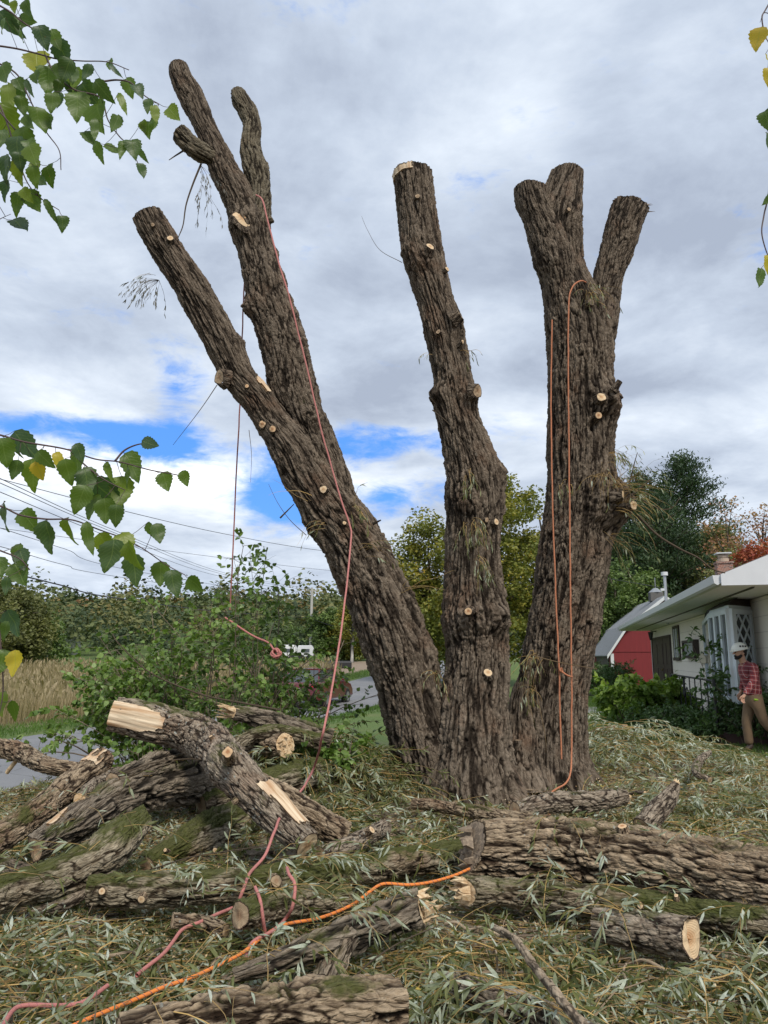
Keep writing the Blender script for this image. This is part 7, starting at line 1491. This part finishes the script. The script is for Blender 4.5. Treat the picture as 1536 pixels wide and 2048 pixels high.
birch("birch_branch", "leafy birch branch drooping in at the top left corner",
      [[(-60, 85), (20, 95), (70, 106), (115, 118), (165, 122), (215, 124), (258, 140)], [(-40, -10), (18, 22), (40, 40), (62, 55), (95, 72), (116, 96), (125, 115)], [(-40, 112), (30, 145), (60, 200), (90, 260), (118, 300), (122, 340)], [(90, 110), (112, 150), (150, 180), (200, 195), (216, 240), (238, 272), (256, 290), (272, 318), (282, 345)], [(205, 163), (235, 160), (262, 166), (290, 192), (318, 208)], [(-30, 150), (8, 230), (28, 290), (52, 360), (80, 395), (118, 420)], [(-20, 200), (40, 270), (75, 300), (70, 380)], [(-20, 450), (0, 438), (22, 428)]],
      [(85, 75, 52, 20, .1), (30, 15, 30, 10), (14, 50, 62, 30, .05), (52, 42, 40, 60), (45, 72, 36, 20), (73, 128, 74, 5, .92), (100, 160, 70, 10, .6), (125, 108, 60, 15, .1), (130, 140, 55, -30, .3), (150, 165, 70, 5, .75), (157, 210, 72, 12, .7), (176, 190, 60, 25, .2), (197, 235, 84, 8, .65), (190, 262, 60, 5, .5), (205, 182, 56, 35, .35), (226, 138, 44, 35, .1), (247, 206, 68, 30, .8), (258, 172, 44, 20, .6), (276, 180, 40, 30, .2), (310, 230, 52, 8, .85), (298, 212, 36, 10, .3), (233, 248, 60, 3, .5), (246, 300, 50, 5, .6), (286, 312, 44, 35, .4), (283, 342, 36, 25, .3),
       (18, 200, 90, 10, .85), (10, 245, 84, 20, .8), (42, 190, 52, 0, .3), (58, 178, 46, 20, .2), (75, 240, 60, 10, .7), (97, 246, 44, 15, .5), (50, 285, 70, 8, .7), (30, 300, 66, -10, .2), (65, 310, 60, 20, .75), (72, 340, 58, 10, .8), (8, 335, 60, -10, .2), (38, 345, 62, 25, .9), (98, 352, 44, 10, .45), (84, 366, 34, 50, .2), (10, 380, 44, -20, .1), (33, 405, 52, -5, .55), (65, 405, 56, 15, .6), (102, 422, 54, 30, .4), (126, 446, 34, 10, .3), (40, 450, 56, 50, .05), (2, 280, 60, 0, .4), (120, 200, 40, 0, .1), (105, 205, 50, 0, .6), (10, 150, 60, 15, .5)], 2.0, 4, extra=34)
birch("birch_branch", "leafy birch branch at mid height by the left edge, over the blue sky",
      [[(-60, 858), (0, 870), (50, 884), (130, 898), (190, 918), (240, 924), (300, 940), (355, 950), (380, 958)], [(230, 922), (250, 900), (280, 888), (312, 888)], [(140, 900), (170, 930), (210, 960), (250, 980)]],
      [(50, 892, 72, 35, .08), (12, 905, 60, 20, .6), (28, 898, 40, 20, .3), (33, 940, 42, -10, .4), (63, 948, 66, 5, .75), (78, 942, 40, 20, .98), (90, 920, 46, 40, .5), (118, 925, 50, 25, .97), (150, 925, 66, 0, .45), (135, 945, 56, 10, .7), (178, 960, 60, 30, .35), (160, 998, 60, -15, .65), (184, 1012, 54, -15, .6), (215, 946, 50, 10, .75), (210, 990, 80, 35, .08), (243, 985, 68, 5, .8), (255, 955, 44, 5, .5), (268, 932, 64, 38, .55), (213, 1022, 52, 10, .6), (232, 1030, 44, 5, .4), (332, 964, 42, 20, .7), (371, 957, 34, 25, .7), (300, 888, 34, 70, .05), (160, 905, 40, 30, .2)], 2.0, 5)
birch("birch_branch", "lower leafy birch branch by the left edge, hanging in front of the power lines",
      [[(-60, 1000), (0, 1012), (40, 1030), (90, 1038), (145, 1040), (200, 1060), (250, 1078), (290, 1100), (330, 1128), (370, 1150)], [(-30, 1090), (10, 1105), (40, 1118), (60, 1140)]],
      [(5, 1032, 62, 0, .3), (56, 1042, 56, 35, .6), (97, 1074, 68, 3, .25), (136, 1062, 54, -5, .8), (173, 1078, 68, 3, .6), (212, 1088, 50, 30, .85), (226, 1112, 66, 0, .3), (250, 1090, 60, 25, .9), (270, 1140, 66, 10, .25), (262, 1110, 60, 15, .8), (300, 1062, 40, 20, .5), (316, 1068, 44, 15, .4), (322, 1148, 50, 5, .6), (345, 1168, 56, 10, .3), (30, 1112, 54, -15, .6), (48, 1120, 50, 30, .15), (40, 1148, 52, 30, .5), (0, 1135, 44, 10, .5), (12, 1172, 36, -10, .2), (392, 1168, 40, 50, .5)], 2.0, 6)
birch("birch_branch", "few dark and yellow birch leaves at the left edge above the reeds", [[(-60, 1180), (-10, 1220), (2, 1300), (6, 1380), (-4, 1440)]],
      [(30, 1244, 56, 30, .05), (2, 1325, 50, -5, .6), (33, 1326, 50, 10, .97), (5, 1408, 48, 0, .85), (30, 1422, 42, 15, .6), (8, 1262, 40, -20, .4)], 2.0, 7)
birch("birch_branch", "sparse birch twig with yellow leaves at the top right edge", [[(1560, -30), (1532, 18), (1524, 36), (1530, 70), (1540, 90)], [(1545, 30), (1528, 26), (1520, 45)], [(1550, 60), (1534, 66), (1526, 62)]], [(1514, 78, 52, -20, .985), (1533, 116, 20, 10, .97), (1537, 152, 40, 0, .98)], 2.0, 8)
birch("birch_branch", "thin birch twig with few narrow leaves down the right edge", [[(1560, 180), (1545, 260), (1538, 380), (1528, 430), (1524, 470), (1540, 520), (1560, 540)]], [(1534, 238, 46, 0, .4), (1535, 282, 48, -5, .2), (1536, 400, 30, -15, .5), (1520, 555, 48, -15, .5), (1536, 528, 40, 5, .97)], 2.0, 9)
